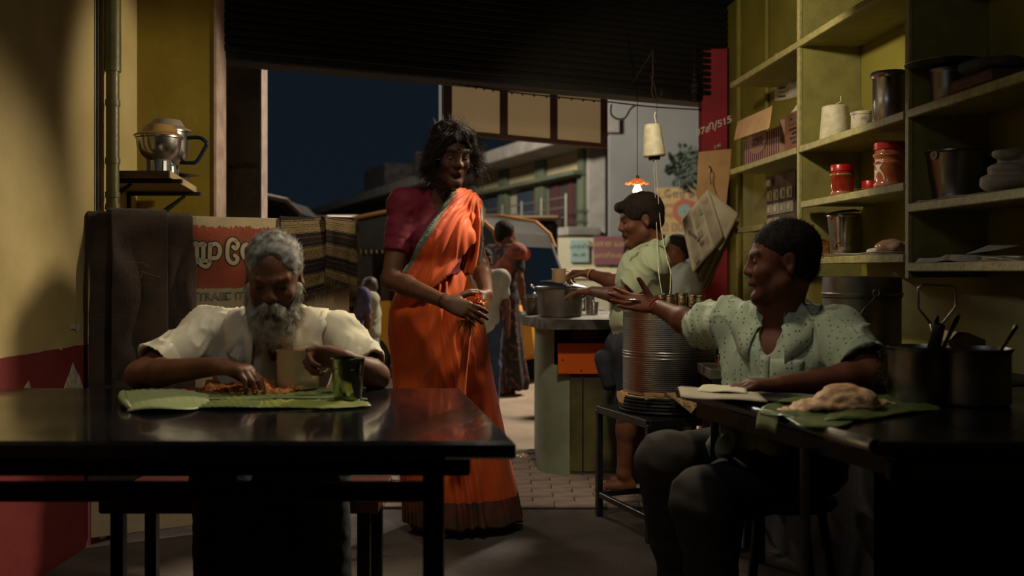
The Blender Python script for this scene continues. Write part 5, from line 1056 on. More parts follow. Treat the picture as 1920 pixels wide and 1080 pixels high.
def cpt(a, z): return RW(Yd+a, .028, ZT+z)
for a in (.085, .17):
    m = MB()
    for z0, z1, w0, w1 in ((.13, .133, -.032, .032), (.178, .181, -.032, .032)): m.add([cpt(a+w0, z0), cpt(a+w1, z0), cpt(a+w1, z1), cpt(a+w0, z1)], [(0, 1, 2, 3)])
    for w in (-.032, .03): m.add([cpt(a+w, .13), cpt(a+w+.003, .13), cpt(a+w+.003, .18), cpt(a+w, .18)], [(0, 1, 2, 3)])
    if a > .1: m.add([cpt(a-.022, .157), cpt(a-.012, .168), cpt(a, .172), cpt(a+.012, .168), cpt(a+.022, .157)], [(0, 1, 2, 3, 4)]); m.add([cpt(a-.002, .157), cpt(a+.002, .157), cpt(a+.002, .139), cpt(a-.002, .139)], [(0, 1, 2, 3)])
    else: m.add([cpt(a-.014, .172), cpt(a+.014, .172), cpt(a+.009, .156), cpt(a, .150), cpt(a-.009, .156)], [(0, 1, 2, 3, 4)]); m.add([cpt(a-.0015, .15), cpt(a+.0015, .15), cpt(a+.0015, .14), cpt(a-.0015, .14)], [(0, 1, 2, 3)]); m.add([cpt(a-.01, .139), cpt(a+.01, .139), cpt(a+.01, .136), cpt(a-.01, .136)], [(0, 1, 2, 3)])
    m.obj('symbol', ink, c2x)
OR2 = OR
for i, s__ in enumerate(('HANDLE WITH CARE', 'KEEP DRY', 'NET QTY  24 PCS', 'PACKED')): text(s__, .016, cpt(.12, .11-i*.022), OR2, ink, 'print', c2x)
wp = thing('wall_notice', 'white printed price notice pinned above the cartons', 'poster', on(1475, .285, 1.95))
def wq(px, py, t=.283):
    r = (px-960)/1900; Y = (1.75+t*.9965-r*t*.084)/(r+.084); q = RW(Y, t, 0); q[2] = HC-(py-HY)/1900*q[1]; return q
m = MB(); m.sheet([[wq(1452, 100), wq(1452, 190)], [wq(1476, 95), wq(1476, 186)], [wq(1497, 92), wq(1497, 181)]], .001); m.obj('sheet', paper, wp)
for y in (142, 152, 162, 170, 178): m = MB(); m.add([wq(1459, y+2, .28), wq(1473, y, .28), wq(1473, y+3.5, .28), wq(1459, y+5.5, .28)], [(0, 1, 2, 3)]); m.obj('printed_block', navy if y != 170 else inkg, wp)
m = MB(); m.sheet([[wq(1480, 141, .279), wq(1480, 182, .279)], [wq(1498, 138, .279), wq(1498, 178, .279)]], .001); ps = m.obj('pasted_slip', pap, wp)
text('312', .05, wq(1488, 150, .276), OR, mat('teal_print', rgb('3A6E74'), .7), 'lettering', ps)
m = MB(); q_ = on(1490, .14, ZT+.20); m.tube([q_, q_+np.array([.05, -.02, .08])], [.036, .032], 16); tag(m.obj('cloth_roll', twine, angle=40), 'pale roll leaning on top of the brown carton', 'roll')
# switchboard and framed picture
sbd = thing('switchboard', 'grimy electrical board with three rows of white switches', 'switchboard', on(1420, .2, 1.36))
Y0s, Y1s = 5.52, 5.98; m = MB(); rbox(m, Y0s, Y1s, .262, .288, 1.353, 1.66, .003); m.obj('backboard', mat('grimy_board', rgb('6E5A48'), .7, col2=rgb('4A3C30'), scale=12, bump=.2), sbd)
whs = mat('aged_white_plastic', rgb('C2B8A0'), .4); whd = mat('dim_white_plastic', rgb('A89E88'), .5)
for r_ in range(3):
    for q in range(4):
        if r_ == 2 and q > 1: continue
        y0 = Y1s-.03-q*.108-.085; z0 = 1.575-r_*.08; m = MB(); rbox(m, y0, y0+.085, .252, .262, z0-.062, z0, .002); sw_ = m.obj('switch', whd, sbd); m = MB(); rbox(m, y0+.022, y0+.062, .244, .252, z0-.05, z0-.014, .003); m.obj('rocker', whs, sw_)
m = MB(); rbox(m, Y1s-.12, Y1s-.05, .235, .262, 1.60, 1.64, .008); m.obj('plug', whs, sbd)
m = MB(); rbox(m, Y0s+.2, Y1s-.03, .25, .262, 1.358, 1.385, .002); m.obj('lower_box', mat('worn_pink_plastic', rgb('8A6A54'), .6), sbd)
pf = thing('framed_picture', 'dark picture in an orange frame on the wall under the cartons', 'picture', on(1478, .27, 1.5))
pY0, pY1 = 4.9, 5.30; m = MB(); rbox(m, pY0, pY1, .27, .285, 1.46, 1.62); m.obj('picture', mat('dark_print', rgb('2A1A18'), .2, col2=rgb('5A2420'), scale=9, coat=.4), pf)
m = MB(); rbox(m, pY1, pY1+.018, .255, .288, 1.445, 1.635, .003); rbox(m, pY0-.018, pY0, .255, .288, 1.445, 1.635, .003); rbox(m, pY0, pY1, .255, .288, 1.445, 1.46, .003); rbox(m, pY0, pY1, .255, .288, 1.62, 1.635, .003); m.obj('frame', mat('orange_wood', rgb('8A4A1E'), .5), pf)
m = MB(); m.lathe(RW(5.78, .2, 1.095), [(.001, 0), (.02, 0), (.042, .02), (.045, .028), (.04, .026), (.018, .004), (.001, .004)], 24); tag(m.obj('dark_bowl', dark, angle=40), 'small dark bowl on the tiny wall ledge by the man\'s nose', 'bowl')
m = MB(); m.tube(bez([P(1402, 470, 5.6), P(1388, 478, 5.6), P(1377, 492, 5.6), P(1382, 506, 5.6), P(1393, 511, 5.6)], 20), .0018, 5); tag(m.obj('wire_loop', mat('copper_wire', rgb('7A5A3A'), .5), smooth=True), 'thin curved wire sticking up beside the dark bowl', 'wire')
# ================================================================ right table and ledge
c_ = np.array([1.225, 3.55, .751]); ld = thing('lidded_drum', 'tall lidded steel drum on the dark ledge behind the spotted shirt', 'drum', c_); R_ = .131
m = MB(); m.lathe(c_, [(.001, 0), (R_, 0), (R_, .005), (R_, .258), (R_+.004, .262), (R_+.004, .268), (R_, .272)], 56); m.obj('body', steel_d, ld, angle=40)
m = MB(); m.lathe(c_, [(R_+.006, .268), (R_+.007, .274), (R_+.002, .278), (R_+.001, .33), (R_-.006, .334), (.001, .334)], 56); m.obj('lid', steel_d, ld, angle=40)
hx_ = P(1643, 549, 3.40); m = MB(); m.tube([hx_+.011*np.array([math.cos(a), 0, math.sin(a)]) for a in np.linspace(0, 2*math.pi, 17)[:-1]], .0024, 8, closed=True); m.obj('ring', steel, ld, smooth=True)
m = MB(); m.tube(bez([P(1641, 556, 3.4), P(1633, 566, 3.39), P(1620, 580, 3.36), P(1608, 598, 3.34)], 16), .0026, 8); m.obj('bail_handle', steel, ld, smooth=True)
c_ = np.array([(1722-960)/1900*2.72, 2.72, TZ+.001]); p1_ = pot('serving_pot', 'steel serving pot with two ladles on the right table', 'pot', c_, .077, .148, steel_d, flare=1.0, lip=1.03, base=1.0)
m = MB(); m.lathe(c_, [(.001, .12), (.073, .12)], 32); m.obj('curry', mat('dark_curry', rgb('2A120A'), .2), p1_)
c3 = np.array([(1828-960)/1900*2.68, 2.68, TZ+.001]); p2_ = pot('serving_pot', 'second steel pot, in shadow to the right of the ladled pot', 'pot', c3, .088, .146, mat('shadowed_steel', rgb('6E6A66'), .4, 1.0), flare=1.0, lip=1.03, base=1.0)  # darker steel, the shade is put into this pot's colour
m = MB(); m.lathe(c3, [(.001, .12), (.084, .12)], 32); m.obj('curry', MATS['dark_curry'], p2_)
def spoon(p0, p1_, w, label, mt):
    d_ = nrm(p1_-p0); sd = nrm(np.cross(d_, (0, 1, 0))); m = MB(); G = []
    for u, ww in ((0, w*.7), (.5, w*.75), (.8, w), (.95, w*.95), (1.0, w*.4)): q = p0+(p1_-p0)*u; G.append([q-sd*ww, q-sd*ww*.3+np.array([0, .002, 0]), q+sd*ww*.3+np.array([0, .002, 0]), q+sd*ww])
    m.sheet(G, .0022); return tag(m.obj('ladle', mt, smooth=True), label, 'ladle')
spoon(P(1745, 665, 2.7), P(1758, 592, 2.62), .0065, 'ladle with a thin bright handle in the left serving pot', steel)
spoon(P(1762, 668, 2.66), P(1797, 590, 2.58), .0075, 'flat-handled steel ladle leaning right in the left serving pot', steel)
spoon(P(1868, 672, 2.66), P(1908, 609, 2.6), .0055, 'short spoon handle rising from the right serving pot', steel)
m = MB(); m.tube([P(1750, 655, 2.66), P(1758, 625, 2.63), P(1762, 610, 2.62)], [.017, .0155, .014], 10); tag(m.obj('black_handle', bk, smooth=True), 'thick black ladle grip standing in the left serving pot', 'ladle')
hn_ = [(1745, 606), (1722, 578), (1722, 540), (1728, 534), (1786, 536), (1792, 541), (1792, 575), (1776, 596), (1757, 618)]
m = MB(); m.tube([P(x, y, 2.78) for x, y in hn_], .0032, 8); m.tube([P(1745, 606, 2.78), P(1752, 650, 2.76)], .003, 6); tag(m.obj('wire_carrier_handle', steel_d, smooth=True), 'bent wire carrier handle standing above the left serving pot', 'handle')
m = MB(); m.prism([P(1778, 640, 2.95), P(1795, 622, 2.95), P(1815, 624, 2.97), P(1848, 637, 3.0), P(1846, 728, 3.0), P(1782, 728, 2.95)], (0, .10, 0)); tag(m.obj('oil_packet', mat('yellow_packet', rgb('8A6A2A'), .35, col2=rgb('6E5220'), scale=20)), 'yellow plastic packet lying behind the serving pots', 'packet')
# coriander-like sprigs and leaf by the pots
random.seed(31); m = MB(); 
for i in range(150):
    q = P(random.gauss(1660, 6), random.uniform(655, 720), 2.83); a = random.uniform(0, 6.28); s__ = random.uniform(.004, .011); m.add([q, q+s__*np.array([math.cos(a), -.4, math.sin(a)]), q+s__*1.4*np.array([math.cos(a+.6), -.2, math.sin(a+.6)])], [(0, 1, 2)])
for i in range(7): m.tube(bez([P(1664, 735, 2.84), P(1660+random.gauss(0, 3), 700, 2.84), P(1658+random.gauss(0, 6), 655+i*6, 2.83)], 8), .001, 4)
tag(m.obj('herb_bunch', mat('dry_green', rgb('6A5A34'), .8, col2=rgb('47502A'), scale=60)), 'bunch of dry herbs between the spotted sleeve and the serving pot', 'herbs', kind='stuff')
lf2 = thing('banana_leaf', 'piece of banana leaf under the flatbread, its tip over the table edge', 'leaf', (.95, 2.55, TZ)); 
def Tz(px, py, z=0.0): Y = (HC-TZ-z)*1900/(py-HY); return np.array([(px-960)/1900*Y, Y, TZ+z])
G = []
bkE = bez([Tz(1432, 762, .006), Tz(1500, 742, .012), Tz(1560, 739, .010), Tz(1640, 741, .016), Tz(1700, 742, .012), Tz(1758, 763, .004)], 40)
frE = bez([Tz(1424, 772, .004), Tz(1474, 783, .004), Tz(1530, 789, .003), Tz(1600, 785, .010), Tz(1690, 776, .005), Tz(1766, 766, .003)], 40)
kk = min(len(bkE), len(frE))
for i in range(kk): G.append([bkE[i]*(1-v)+frE[i]*v+np.array([0, 0, .0012*math.sin(i*2.1)+.003*math.sin(i*.5+v*4)]) for v in np.linspace(0, 1, 10)])
m = MB(); m.sheet(G, .0012); m.obj('blade', leafm, lf2, smooth=True)
A5, B5 = Tz(1470, 781, .004), Tz(1606, 783, .004); cl_ = bez([(A5+B5)/2, Tz(1541, 793, .006), Tz(1541, 799, .005)+np.array([-.006, -.004, 0]), P(1541, 808, 2.268), P(1542, 820, 2.262)], 24)
G = [[c__+(B5-A5)*(u-.5)*(1-(iv/(len(cl_)-1))*.97) for u in np.linspace(0, 1, 12)] for iv, c__ in enumerate(cl_)]
m = MB(); m.sheet(G, .0012); m.obj('hanging_tip', leafm, lf2, smooth=True)
G = [[Tz(1424, 770, .004)*(1-u)+Tz(1462, 779, .004)*u+np.array([-.012*v, -.01*v, -.045*v*v+.008*math.sin(u*3.1)]) for u in np.linspace(0, 1, 8)] for v in np.linspace(0, 1, 6)]
m = MB(); m.sheet(G, .0012); m.obj('left_lobe', leafp, lf2, smooth=True)
pt_ = Tz(1462, 757); m = MB(); m.lathe(pt_+np.array([.03, .02, .006]), [(.001, 0), (.085, 0), (.098, .008), (.1, .009), (.09, .001), (.085, -.003)][:5], 40); tag(m.obj('steel_plate', steel, angle=40), 'shallow steel plate half under the banana leaf, right table', 'plate')
m = MB(); m.lathe(Tz(1500, 741)+np.array([0, .02, .0]), [(.001, 0), (.02, 0), (.024, .012), (.022, .014), (.001, .010)], 20); tag(m.obj('glint_knob', steel, angle=40), 'tiny bright steel cup at the man\'s resting forearm', 'cup')  # knob added where a bright reflection sits
# folded flatbread
rtm = mat('flatbread', rgb('C08A5C'), .6, col2=rgb('DDB588'), scale=22, mix=(.3, .7), bump=.5, bscale=50)
fb_ = thing('flatbread', 'folded heap of flaky flatbread on the banana leaf, right table', 'bread', Tz(1560, 770))
c_ = Tz(1576, 772); s_ = SD(c_+np.array([-.19, -.12, -.01]), c_+np.array([.20, .14, .12]), .0045)
R0 = np.eye(3)
def rotz(a): return np.array([[math.cos(a), -math.sin(a), 0], [math.sin(a), math.cos(a), 0], [0, 0, 1]])
def roty(a): return np.array([[math.cos(a), 0, math.sin(a)], [0, 1, 0], [-math.sin(a), 0, math.cos(a)]])
s_.ell(c_+np.array([0, .01, .018]), (.115, .075, .014), k=0); s_.ell(c_+np.array([.012, .0, .032]), (.08, .055, .026), k=.008); s_.ell(c_+np.array([.02, .015, .048]), (.055, .045, .02), roty(.15), k=.006)
s_.ell(c_+np.array([-.045, .0, .030]), (.07, .03, .009), roty(-.42), k=.004); s_.ell(c_+np.array([-.09, .0, .010]), (.07, .045, .008), roty(-.1), k=.006); s_.ell(c_+np.array([.055, -.01, .035]), (.03, .045, .024), k=.006)
s_.rc(c_+np.array([.08, .02, .03]), c_+np.array([.15, .0, .016]), .008, .004, k=.012)
V, Q = s_.mesh(); V[:, 2] = np.maximum(V[:, 2], c_[2]+.004); Nn = vnormals(V, Q); a_ = np.arctan2(V[:, 2]-c_[2]-.02, V[:, 0]-c_[0]); rr_ = np.hypot(V[:, 0]-c_[0]-.01, (V[:, 2]-c_[2]-.01)*1.5)
V = V+Nn*(.0035*vnoise(V*np.array([1, 1, 2.2]), 38, 2, 2)+.0016*np.sin(rr_*260+3*vnoise(V, 20, 5)))[:, None]; mesh_obj('bread', V, Q, rtm, fb_, smooth=True)
G = [[Tz(1478, 772)+np.array([.035*u-.002, -.0+.1*v, .006+.012*u+.004*math.sin(v*9)]) for v in np.linspace(-.4, .5, 10)] for u in np.linspace(-.3, 2.2, 10)]
# papers under the man's hand
pad = thing('newspaper_pad', 'curled newspaper pad with a cream sheet under the spotted man\'s hand', 'papers', Tz(1340, 735))
def padsheet(q, t, nm, mt, lift=0.0, curl=0.0):
    G = []
    for i in range(14):
        u = i/13; a = q[0]*(1-u)+q[1]*u; b4 = q[3]*(1-u)+q[2]*u; G.append([a*(1-v)+b4*v+np.array([0, 0, lift+.0018*math.sin(u*8+v*3)+curl*(1-u)**3]) for v in np.linspace(0, 1, 6)])
    m = MB(); m.sheet(G, t); return m.obj(nm, mt, pad, smooth=True)
for i in range(5): padsheet([Tz(1276-i, 727+i*.6, .004+i*.003), Tz(1420, 737, .004+i*.003), Tz(1440, 752, .003+i*.003), Tz(1284-i*2, 745+i*.5, .003+i*.003)], .0022, 'paper_sheet', npd if i % 2 else npm, curl=.004)
padsheet([Tz(1318, 722, .020), Tz(1395, 722, .024), Tz(1402, 736, .022), Tz(1306, 733, .020)], .0015, 'cream_sheet', mat('cream_paper', rgb('D6CCA8'), .8))

# ================================================================ people
def frame(f, up=(0, 0, 1)):
    """columns: person's left, forward, up"""
    f = nrm(f); l = nrm(np.cross(up, f)); return np.stack([l, f, np.cross(f, l)], 1)
def skin(name, c, c2, rough=.42):
    m = mat(name, c, rough+.12, col2=c2, scale=14, bump=.15, bscale=320, spec=.24, rvar=.08, bdist=.002)
    b = m.node_tree.nodes['Principled BSDF']; src = b.inputs['Base Color'].links[0].from_socket
    at = m.node_tree.nodes.new('ShaderNodeAttribute'); at.attribute_name = 'tint'
    mx = m.node_tree.nodes.new('ShaderNodeMix'); mx.data_type = 'RGBA'; mx.blend_type = 'MULTIPLY'; mx.inputs[0].default_value = 1
    m.node_tree.links.new(src, mx.inputs[6]); m.node_tree.links.new(at.outputs['Color'], mx.inputs[7]); link_color(m, mx.outputs[2]); return m
def head(sd, o, R, s, ears=True, jaw=1.0, cheek=1.0):
    def H(x, y, z): return o+s*(R @ np.array([x, y, z], float))
    E = lambda c, r, k, op='u': sd.ell(H(*c), np.array(r)*s, R, k*s, op)
    E((0, -.012, .045), (.076, .097, .084), .01)
    E((0, .03, .0), (.066, .066, .085), .03)
    E((0, .035, -.05), (.052*jaw, .055, .055), .03)
    sd.rc(H(-.05*jaw, .01, -.06), H(-.012, .075, -.1), .022*s, .02*s, .03*s); sd.rc(H(.05*jaw, .01, -.06), H(.012, .075, -.1), .022*s, .02*s, .03*s)
    E((0, .08, -.103), (.019, .017, .016), .02)
    for q in (-1, 1):
        E((q*.036, .066, -.022), (.027*cheek, .026, .024), .02)
        E((q*.032, .106, .012), (.02, .016, .0145), .016, 's')
        E((q*.031, .0795, .011), (.0145, .0135, .0125), .004)
        sd.rc(H(q*.012, .090, .031), H(q*.046, .078, .034), .0055*s, .005*s, .018*s)
        E((q*.0145, .101, -.024), (.009, .010, .008), .007)
    sd.rc(H(0, .092, .022), H(0, .108, -.016), .008*s, .012*s, .014*s); E((0, .108, -.021), (.013, .0105, .009), .01)
    for q in (-1, 1): E((q*.0075, .108, -.035), (.0035, .006, .004), .003, 's')
    E((0, .088, -.05), (.026, .016, .016), .014)
    sd.rc(H(-.021, .091, -.0565), H(-.004, .1035, -.0495), .0045*s, .0058*s, .006*s); sd.rc(H(.021, .091, -.0565), H(.004, .1035, -.0495), .0045*s, .0058*s, .006*s); E((0, .1, -.0605), (.017, .0085, .0062), .006)
    E((0, .099, -.075), (.018, .008, .006), .01, 's')
    if ears:
        for q in (-1, 1):
            E((q*.077, -.008, .004), (.008, .019, .031), .008); E((q*.082, -.008, -.022), (.007, .01, .013), .008); E((q*.088, -.002, .006), (.007, .010, .018), .006, 's')
    return H
def neck(sd, H, nb, r=.052, R=None): sd.rc(H(0, -.022, -.045), nb, r, r*1.12, .03)
def hand(sd, wr, d, n, w, curl, spread=.10, s=1.0, thumb=(.35, .3), th_dir=None, wrist_r=.024, fl=1.0, curl2=None):
    """d palm direction, n palm normal (palm side), w towards the thumb"""
    d = nrm(d); n = nrm(n-np.dot(n, d)*d); w = nrm(w-np.dot(w, d)*d-np.dot(w, n)*n)
    kn = []
    offs = (.027, .009, -.009, -.025); L0 = (.088, .092, .088, .080)
    for i in range(4):
        k_ = wr+s*(d*L0[i]+w*offs[i]); kn.append(k_); sd.rc(wr+s*(d*.012+w*offs[i]*.55), k_-n*.001, .0155*s, .0118*s, .014*s)
    sd.ell(wr+s*(d*.048+n*.004), np.array([.034, .046, .012])*s, np.stack([w, d, n], 1), .014*s)
    lens = ((.042, .026, .021), (.046, .030, .022), (.042, .028, .021), (.033, .021, .018)); tips = []
    for i in range(4):
        c = curl[i] if hasattr(curl, '__len__') else curl; sp = spread*(1.5-i); dd = nrm(d+w*sp); a = 0; p = kn[i]
        r_ = (.0098, .0101, .0095, .0085)[i]
        for j in range(3):
            a += c*((.75, 1.0, .7)[j]) if curl2 is None else (c, curl2, curl2*.7)[j]
            q = p+s*fl*lens[i][j]*(dd*math.cos(a)+n*math.sin(a)); sd.rc(p, q, r_*s, r_*.90*s, .0035*s if j else .006*s); p = q; r_ *= .90
        tips.append(p)
    t0 = wr+s*(d*.022+w*.022+n*.006); td = nrm(th_dir) if th_dir is not None else nrm(d*.62+w*.72+n*.25)
    t1 = t0+s*td*.042; t2d = nrm(td*math.cos(thumb[0])+nrm(d*.7+n*.5)*math.sin(thumb[0])); t2 = t1+s*t2d*.033; t3d = nrm(t2d*math.cos(thumb[1])+nrm(d*.5+n*.7-w*.3)*math.sin(thumb[1])); t3 = t2+s*t3d*.027
    sd.rc(t0, t1, .0165*s, .0125*s, .014*s); sd.rc(t1, t2, .0125*s, .0108*s, .004*s); sd.rc(t2, t3, .0108*s, .0088*s, .003*s)
    return kn, tips, t3
def arm(sd, sh, el, wr, r=(.047, .039, .040, .0265), k=.02):
    sd.rc(sh, sh+(el-sh)*.55, r[0]*1.05, r[0], k); sd.rc(sh+(el-sh)*.5, el, r[0], r[1], k); m_ = el+(wr-el)*.28; sd.rc(el, m_, r[1], r[2], k); sd.rc(m_, wr, r[2], r[3], k)
def torso(sd, J, R, inf=0.0, k=.05, wide=(.158, .135, .15), deep=(.115, .10, .108), hts=(.12, .12, .11)):
    sd.ell(J['ch'], (wide[0]+inf, deep[0]+inf, hts[0]+.05+inf), R, k); sd.ell(J['wa'], (wide[1]+inf, deep[1]+inf, hts[1]+inf), R, k); sd.ell(J['pe'], (wide[2]+inf, deep[2]+inf, hts[2]+inf), R, k)
    for a in ('shL', 'shR'): sd.rc(J['nb']-R[:, 2]*.022, J[a]+R[:, 2]*.002, .040+inf, .046+inf, k*.7); sd.rc(J[a], J['ch']+(J[a]-J['nb'])*.45, .05+inf, .06+inf, k)
def leg(sd, hp, kn, an, r=(.085, .058, .036), k=.03):
    sd.rc(hp, kn, r[0], r[1], k); sd.rc(kn, kn+(an-kn)*.35, r[1], r[1]*.95, k); sd.rc(kn+(an-kn)*.3, an, r[1]*.92, r[2], k)
def foot(sd, an, f, s=1.0):
    f = nrm(np.array([f[0], f[1], 0])); z = an.copy(); z[2] = .028; sd.rc(an, z-f*.03, .036*s, .03*s, .02); sd.rc(z-f*.035, z+f*.12, .028*s, .02*s, .02)
    sd_ = np.cross(f, (0, 0, 1))
    for i in range(5): sd.rc(z+f*.11+sd_*(i-2)*.015-np.array([0, 0, .008]), z+f*(.155-.006*abs(i-1))+sd_*(i-2)*.017-np.array([0, 0, .013]), .011*s, .0085*s, .008)
def finish(sd, name, mt, parent, fold=None, paint=None, it=1, uniform=True, mats=None, mi_f=None):
    V, Q = sd.mesh(); V = smooth_v(V, Q, it) if it else V
    if fold is not None: Nn = vnormals(V, Q); V = V+Nn*fold(V, Nn)[:, None]
    o = mesh_obj(name, V, Q, mt if mats is None else mats, parent, smooth=True, mi=None if mi_f is None else mi_f(V, Q))
    if paint is not None or mats is None and 'skin' in mt.name:
        C = np.ones((len(V), 3))
        for a, b, r_, c in (paint or []):
            a = np.array(a); b = np.array(b); e = b-a; t_ = np.clip(((V-a) @ e)/(e @ e+1e-12), 0, 1)[:, None]; d_ = np.linalg.norm(V-a-t_*e, axis=1); w_ = np.clip(1.4-d_/r_, 0, 1)[:, None]*1.0; w_ = np.minimum(w_/.4, 1); C = C*(1-w_)+C*np.array(c)*w_
        setcol(o, C)
    return o, V, Q
def facepaint(H, s, brow=(.30, .28, .28), lip=(1.25, .72, .68)):
    P_ = []
    for q in (-1, 1): P_ += [(H(q*.013, .098, .033), H(q*.033, .094, .038), .0065*s, brow), (H(q*.033, .094, .038), H(q*.05, .078, .034), .006*s, brow), (H(q*.018, .095, .006), H(q*.044, .088, .006), .003*s, (.35, .32, .32)), (H(q*.0065, .114, -.034), H(q*.0065, .112, -.034), .0035*s, (.35, .3, .3)),
        (H(q*.032, .09, .0), H(q*.033, .09, .018), .012*s, (.72, .68, .68))]
    P_ += [(H(-.02, .1, -.0555), H(0, .106, -.050), .0048*s, lip), (H(.02, .1, -.0555), H(0, .106, -.050), .0048*s, lip), (H(-.015, .102, -.0615), H(.015, .102, -.0615), .0052*s, lip), (H(-.024, .1, -.0605), H(0, .108, -.0556), .0022*s, (.35, .3, .3)), (H(.024, .1, -.0605), H(0, .108, -.0556), .0022*s, (.35, .3, .3))]  # dark line between the lips is painted shade, no groove is cut
    return P_
eyew = mat('eye_white', rgb('6E645C'), .3, spec=.4); eyei = mat('iris_dark', rgb('140C08'), .08, spec=.8)
def eyes(H, R, s, par, look=(0, 1, -.5), r=.0128, pop=0.0, drop=0.0):
    for q in (-1, 1):
        c = H(q*.031, .0770+pop, .0105-drop); lk = nrm(R @ nrm(look)); A_ = np.stack([nrm(np.cross(lk, R[:, 2])), nrm(np.cross(np.cross(lk, R[:, 2]), lk)), lk], 1)
        m = MB(); rr = r*s; m.lathe(c, [(rr*math.sin(t), -rr*math.cos(t)) for t in np.linspace(0, math.pi, 13)], 20, axis=A_); e = m.obj('eyeball', eyew, par, smooth=True)
        m = MB(); m.lathe(c, [(rr*1.02*math.sin(t), rr*1.02*math.cos(t)) for t in np.linspace(.5, 0, 6)], 20, axis=A_); m.obj('iris', eyei, e, smooth=True)
def groom(name, V, Nn, n, ln, dirf, mt, par, w=.0007, curl=.3, seed=0, k=7, mask=None, freq=30):
    rs = np.random.RandomState(seed); idx = np.arange(len(V)) if mask is None else np.where(mask)[0]; idx = rs.choice(idx, n); p = V[idx]+rs.normal(0, .002, (n, 3)); L_ = ln*rs.uniform(.5, 1.2, n); out = [p]
    d = nrm2(dirf(p, Nn[idx]))
    for i in range(k-1):
        t_ = np.stack([vnoise(p, freq, seed+j*7+1) for j in range(3)], 1); d = nrm2(d+curl*t_+rs.normal(0, .04, (n, 3))+dirf(p, Nn[idx])*.15); p = p+d*(L_/(k-1))[:, None]; out.append(p)
    return strands(name, np.stack(out, 1), mt, par, w)
def nrm2(a): return a/(np.linalg.norm(a, axis=1)[:, None]+1e-9)
def collar(nb, R, par, mt, r=.066, wd=.042, open_=.5, tip=.028, drop=.02, rise=.028, name='collar', thick=.0022, sy=.95, shirt=None):
    bvh = BVHTree.FromPolygons([tuple(v) for v in shirt[1]], [tuple(q) for q in shirt[2]]) if shirt else None
    l, f, u = R[:, 0], R[:, 1], R[:, 2]
    for side in (-1, 1):
        G = []
        for i in range(22):
            t_ = i/21; a = math.pi-(math.pi-open_)*t_; ca, sa = math.cos(a), side*math.sin(a); fr_ = max(0, t_-.6)/.4
            ring = lambda rad, z: nb+l*sa*rad+f*(ca*rad*sy)+u*z
            zt = rise*(1-t_)-drop*t_; G.append([ring(r-.004, zt-.018), ring(r, zt), ring(r+.004, zt+.003), ring(r+wd*.35, zt-.004), ring(r+wd*.75+tip*.2*fr_, zt-wd*.35-tip*.3*fr_), ring(r+wd+tip*.3*fr_, zt-wd*.6-tip*fr_)+f*.01*fr_])
        if bvh:
            for row in G:
                for ii in (2, 3, 4, 5):
                    h_ = bvh.find_nearest(Vector(row[ii])); n_ = np.array(h_[1]); q_ = np.array(h_[0]); dd_ = (row[ii]-q_) @ n_; lim = (.006, .010, .009, .005)[ii-2]
                    if dd_ < lim: row[ii] = row[ii]+n_*(lim-dd_)
                    elif ii > 3 and dd_ > .014: row[ii] = row[ii]-n_*(dd_-.014)
        m = MB(); m.sheet(G, thick); m.obj(name, mt, par, smooth=True)
def crease(p, sc, seed, amp):
    w_ = p+.05*np.stack([vnoise(p, sc*.7, seed+40+i) for i in range(3)], 1); a = 1-np.abs(vnoise(w_, sc, seed)); b = 1-np.abs(vnoise(w_, sc*2.3, seed+5)); return amp*(a**5-.45)*.9+amp*.35*(b**4-.45)
def ridge(p, sc, seed, pw=1.0): return 1-np.abs(vnoise(p, sc, seed, 2))*2.2
# ---------------------------------------------------------------- bearded man at the left table
sk1 = skin('skin_brown', rgb('6E4632'), rgb('5C3827')); cream_s = mat('cream_shirt', rgb('D6CBB2'), .85, col2=rgb('C4B79C'), scale=3, bump=.1, bscale=300, sheen=.1)
grey_h = mat('grey_hair', rgb('8F8A80'), .7, col2=rgb('4A4640'), scale=40, spec=.25); white_h = mat('white_beard', rgb('BDB6A8'), .75, col2=rgb('8A8476'), scale=40, spec=.25)
man = thing('person', 'bearded man in a cream shirt eating rice with his hand at the stone table', 'person', P(505, 860, 3.35)*np.array([1, 1, 0]))
R = frame((.06, -.96, -.18)); J = dict(nb=P(515, 596, 3.13), shR=P(392, 622, 3.2), shL=P(630, 626, 3.2), ch=P(510, 690, 3.22), wa=P(506, 780, 3.27), pe=P(505, 862, 3.34))
elR, wrR = P(262, 703, 3.01), P(404, 687, 2.88); elL, wrL = P(705, 706, 3.06), P(652, 674, 2.93)
sd = SD((-1.30, 2.70, .0), (-.30, 3.62, 1.27), .0042)
HR_ = frame((.10, -.90, -.38)); s_ = 1.0; ho = P(514, 521, 3.03); H = head(sd, ho, HR_, s_, cheek=1.05)
neck(sd, H, J['nb'], .056); torso(sd, J, R, 0, wide=(.15, .135, .15), deep=(.10, .10, .105))
arm(sd, J['shR'], elR, wrR); arm(sd, J['shL'], elL, wrL)
hand(sd, wrR, (1, -.22, -.10), (.15, 0, -1), (.15, 1, 0), (.62, .66, .70, .74), s=1.02, thumb=(.5, .5), th_dir=(.75, .35, -.55), curl2=.55)
hand(sd, wrL, (-.90, -.25, .12), (-.1, -.75, -.6), (-.3, -.3, .9), (1.15, 1.2, 1.25, 1.3), s=1.0, thumb=(.5, .5), th_dir=(-.8, -.3, .35))
kR, kL = P(415, 0, 2.98)*np.array([1, 1, 0])+np.array([0, 0, .50]), P(600, 0, 2.98)*np.array([1, 1, 0])+np.array([0, 0, .50])
for kn_, sg in ((kR, -.09), (kL, .09)):
    hp = J['pe']+R[:, 0]*-sg*-1; hp = J['pe']+np.array([sg, 0, -.01]); an = kn_+np.array([0, .05, -.42]); leg(sd, hp, kn_, an); foot(sd, an, (0, -1, 0))
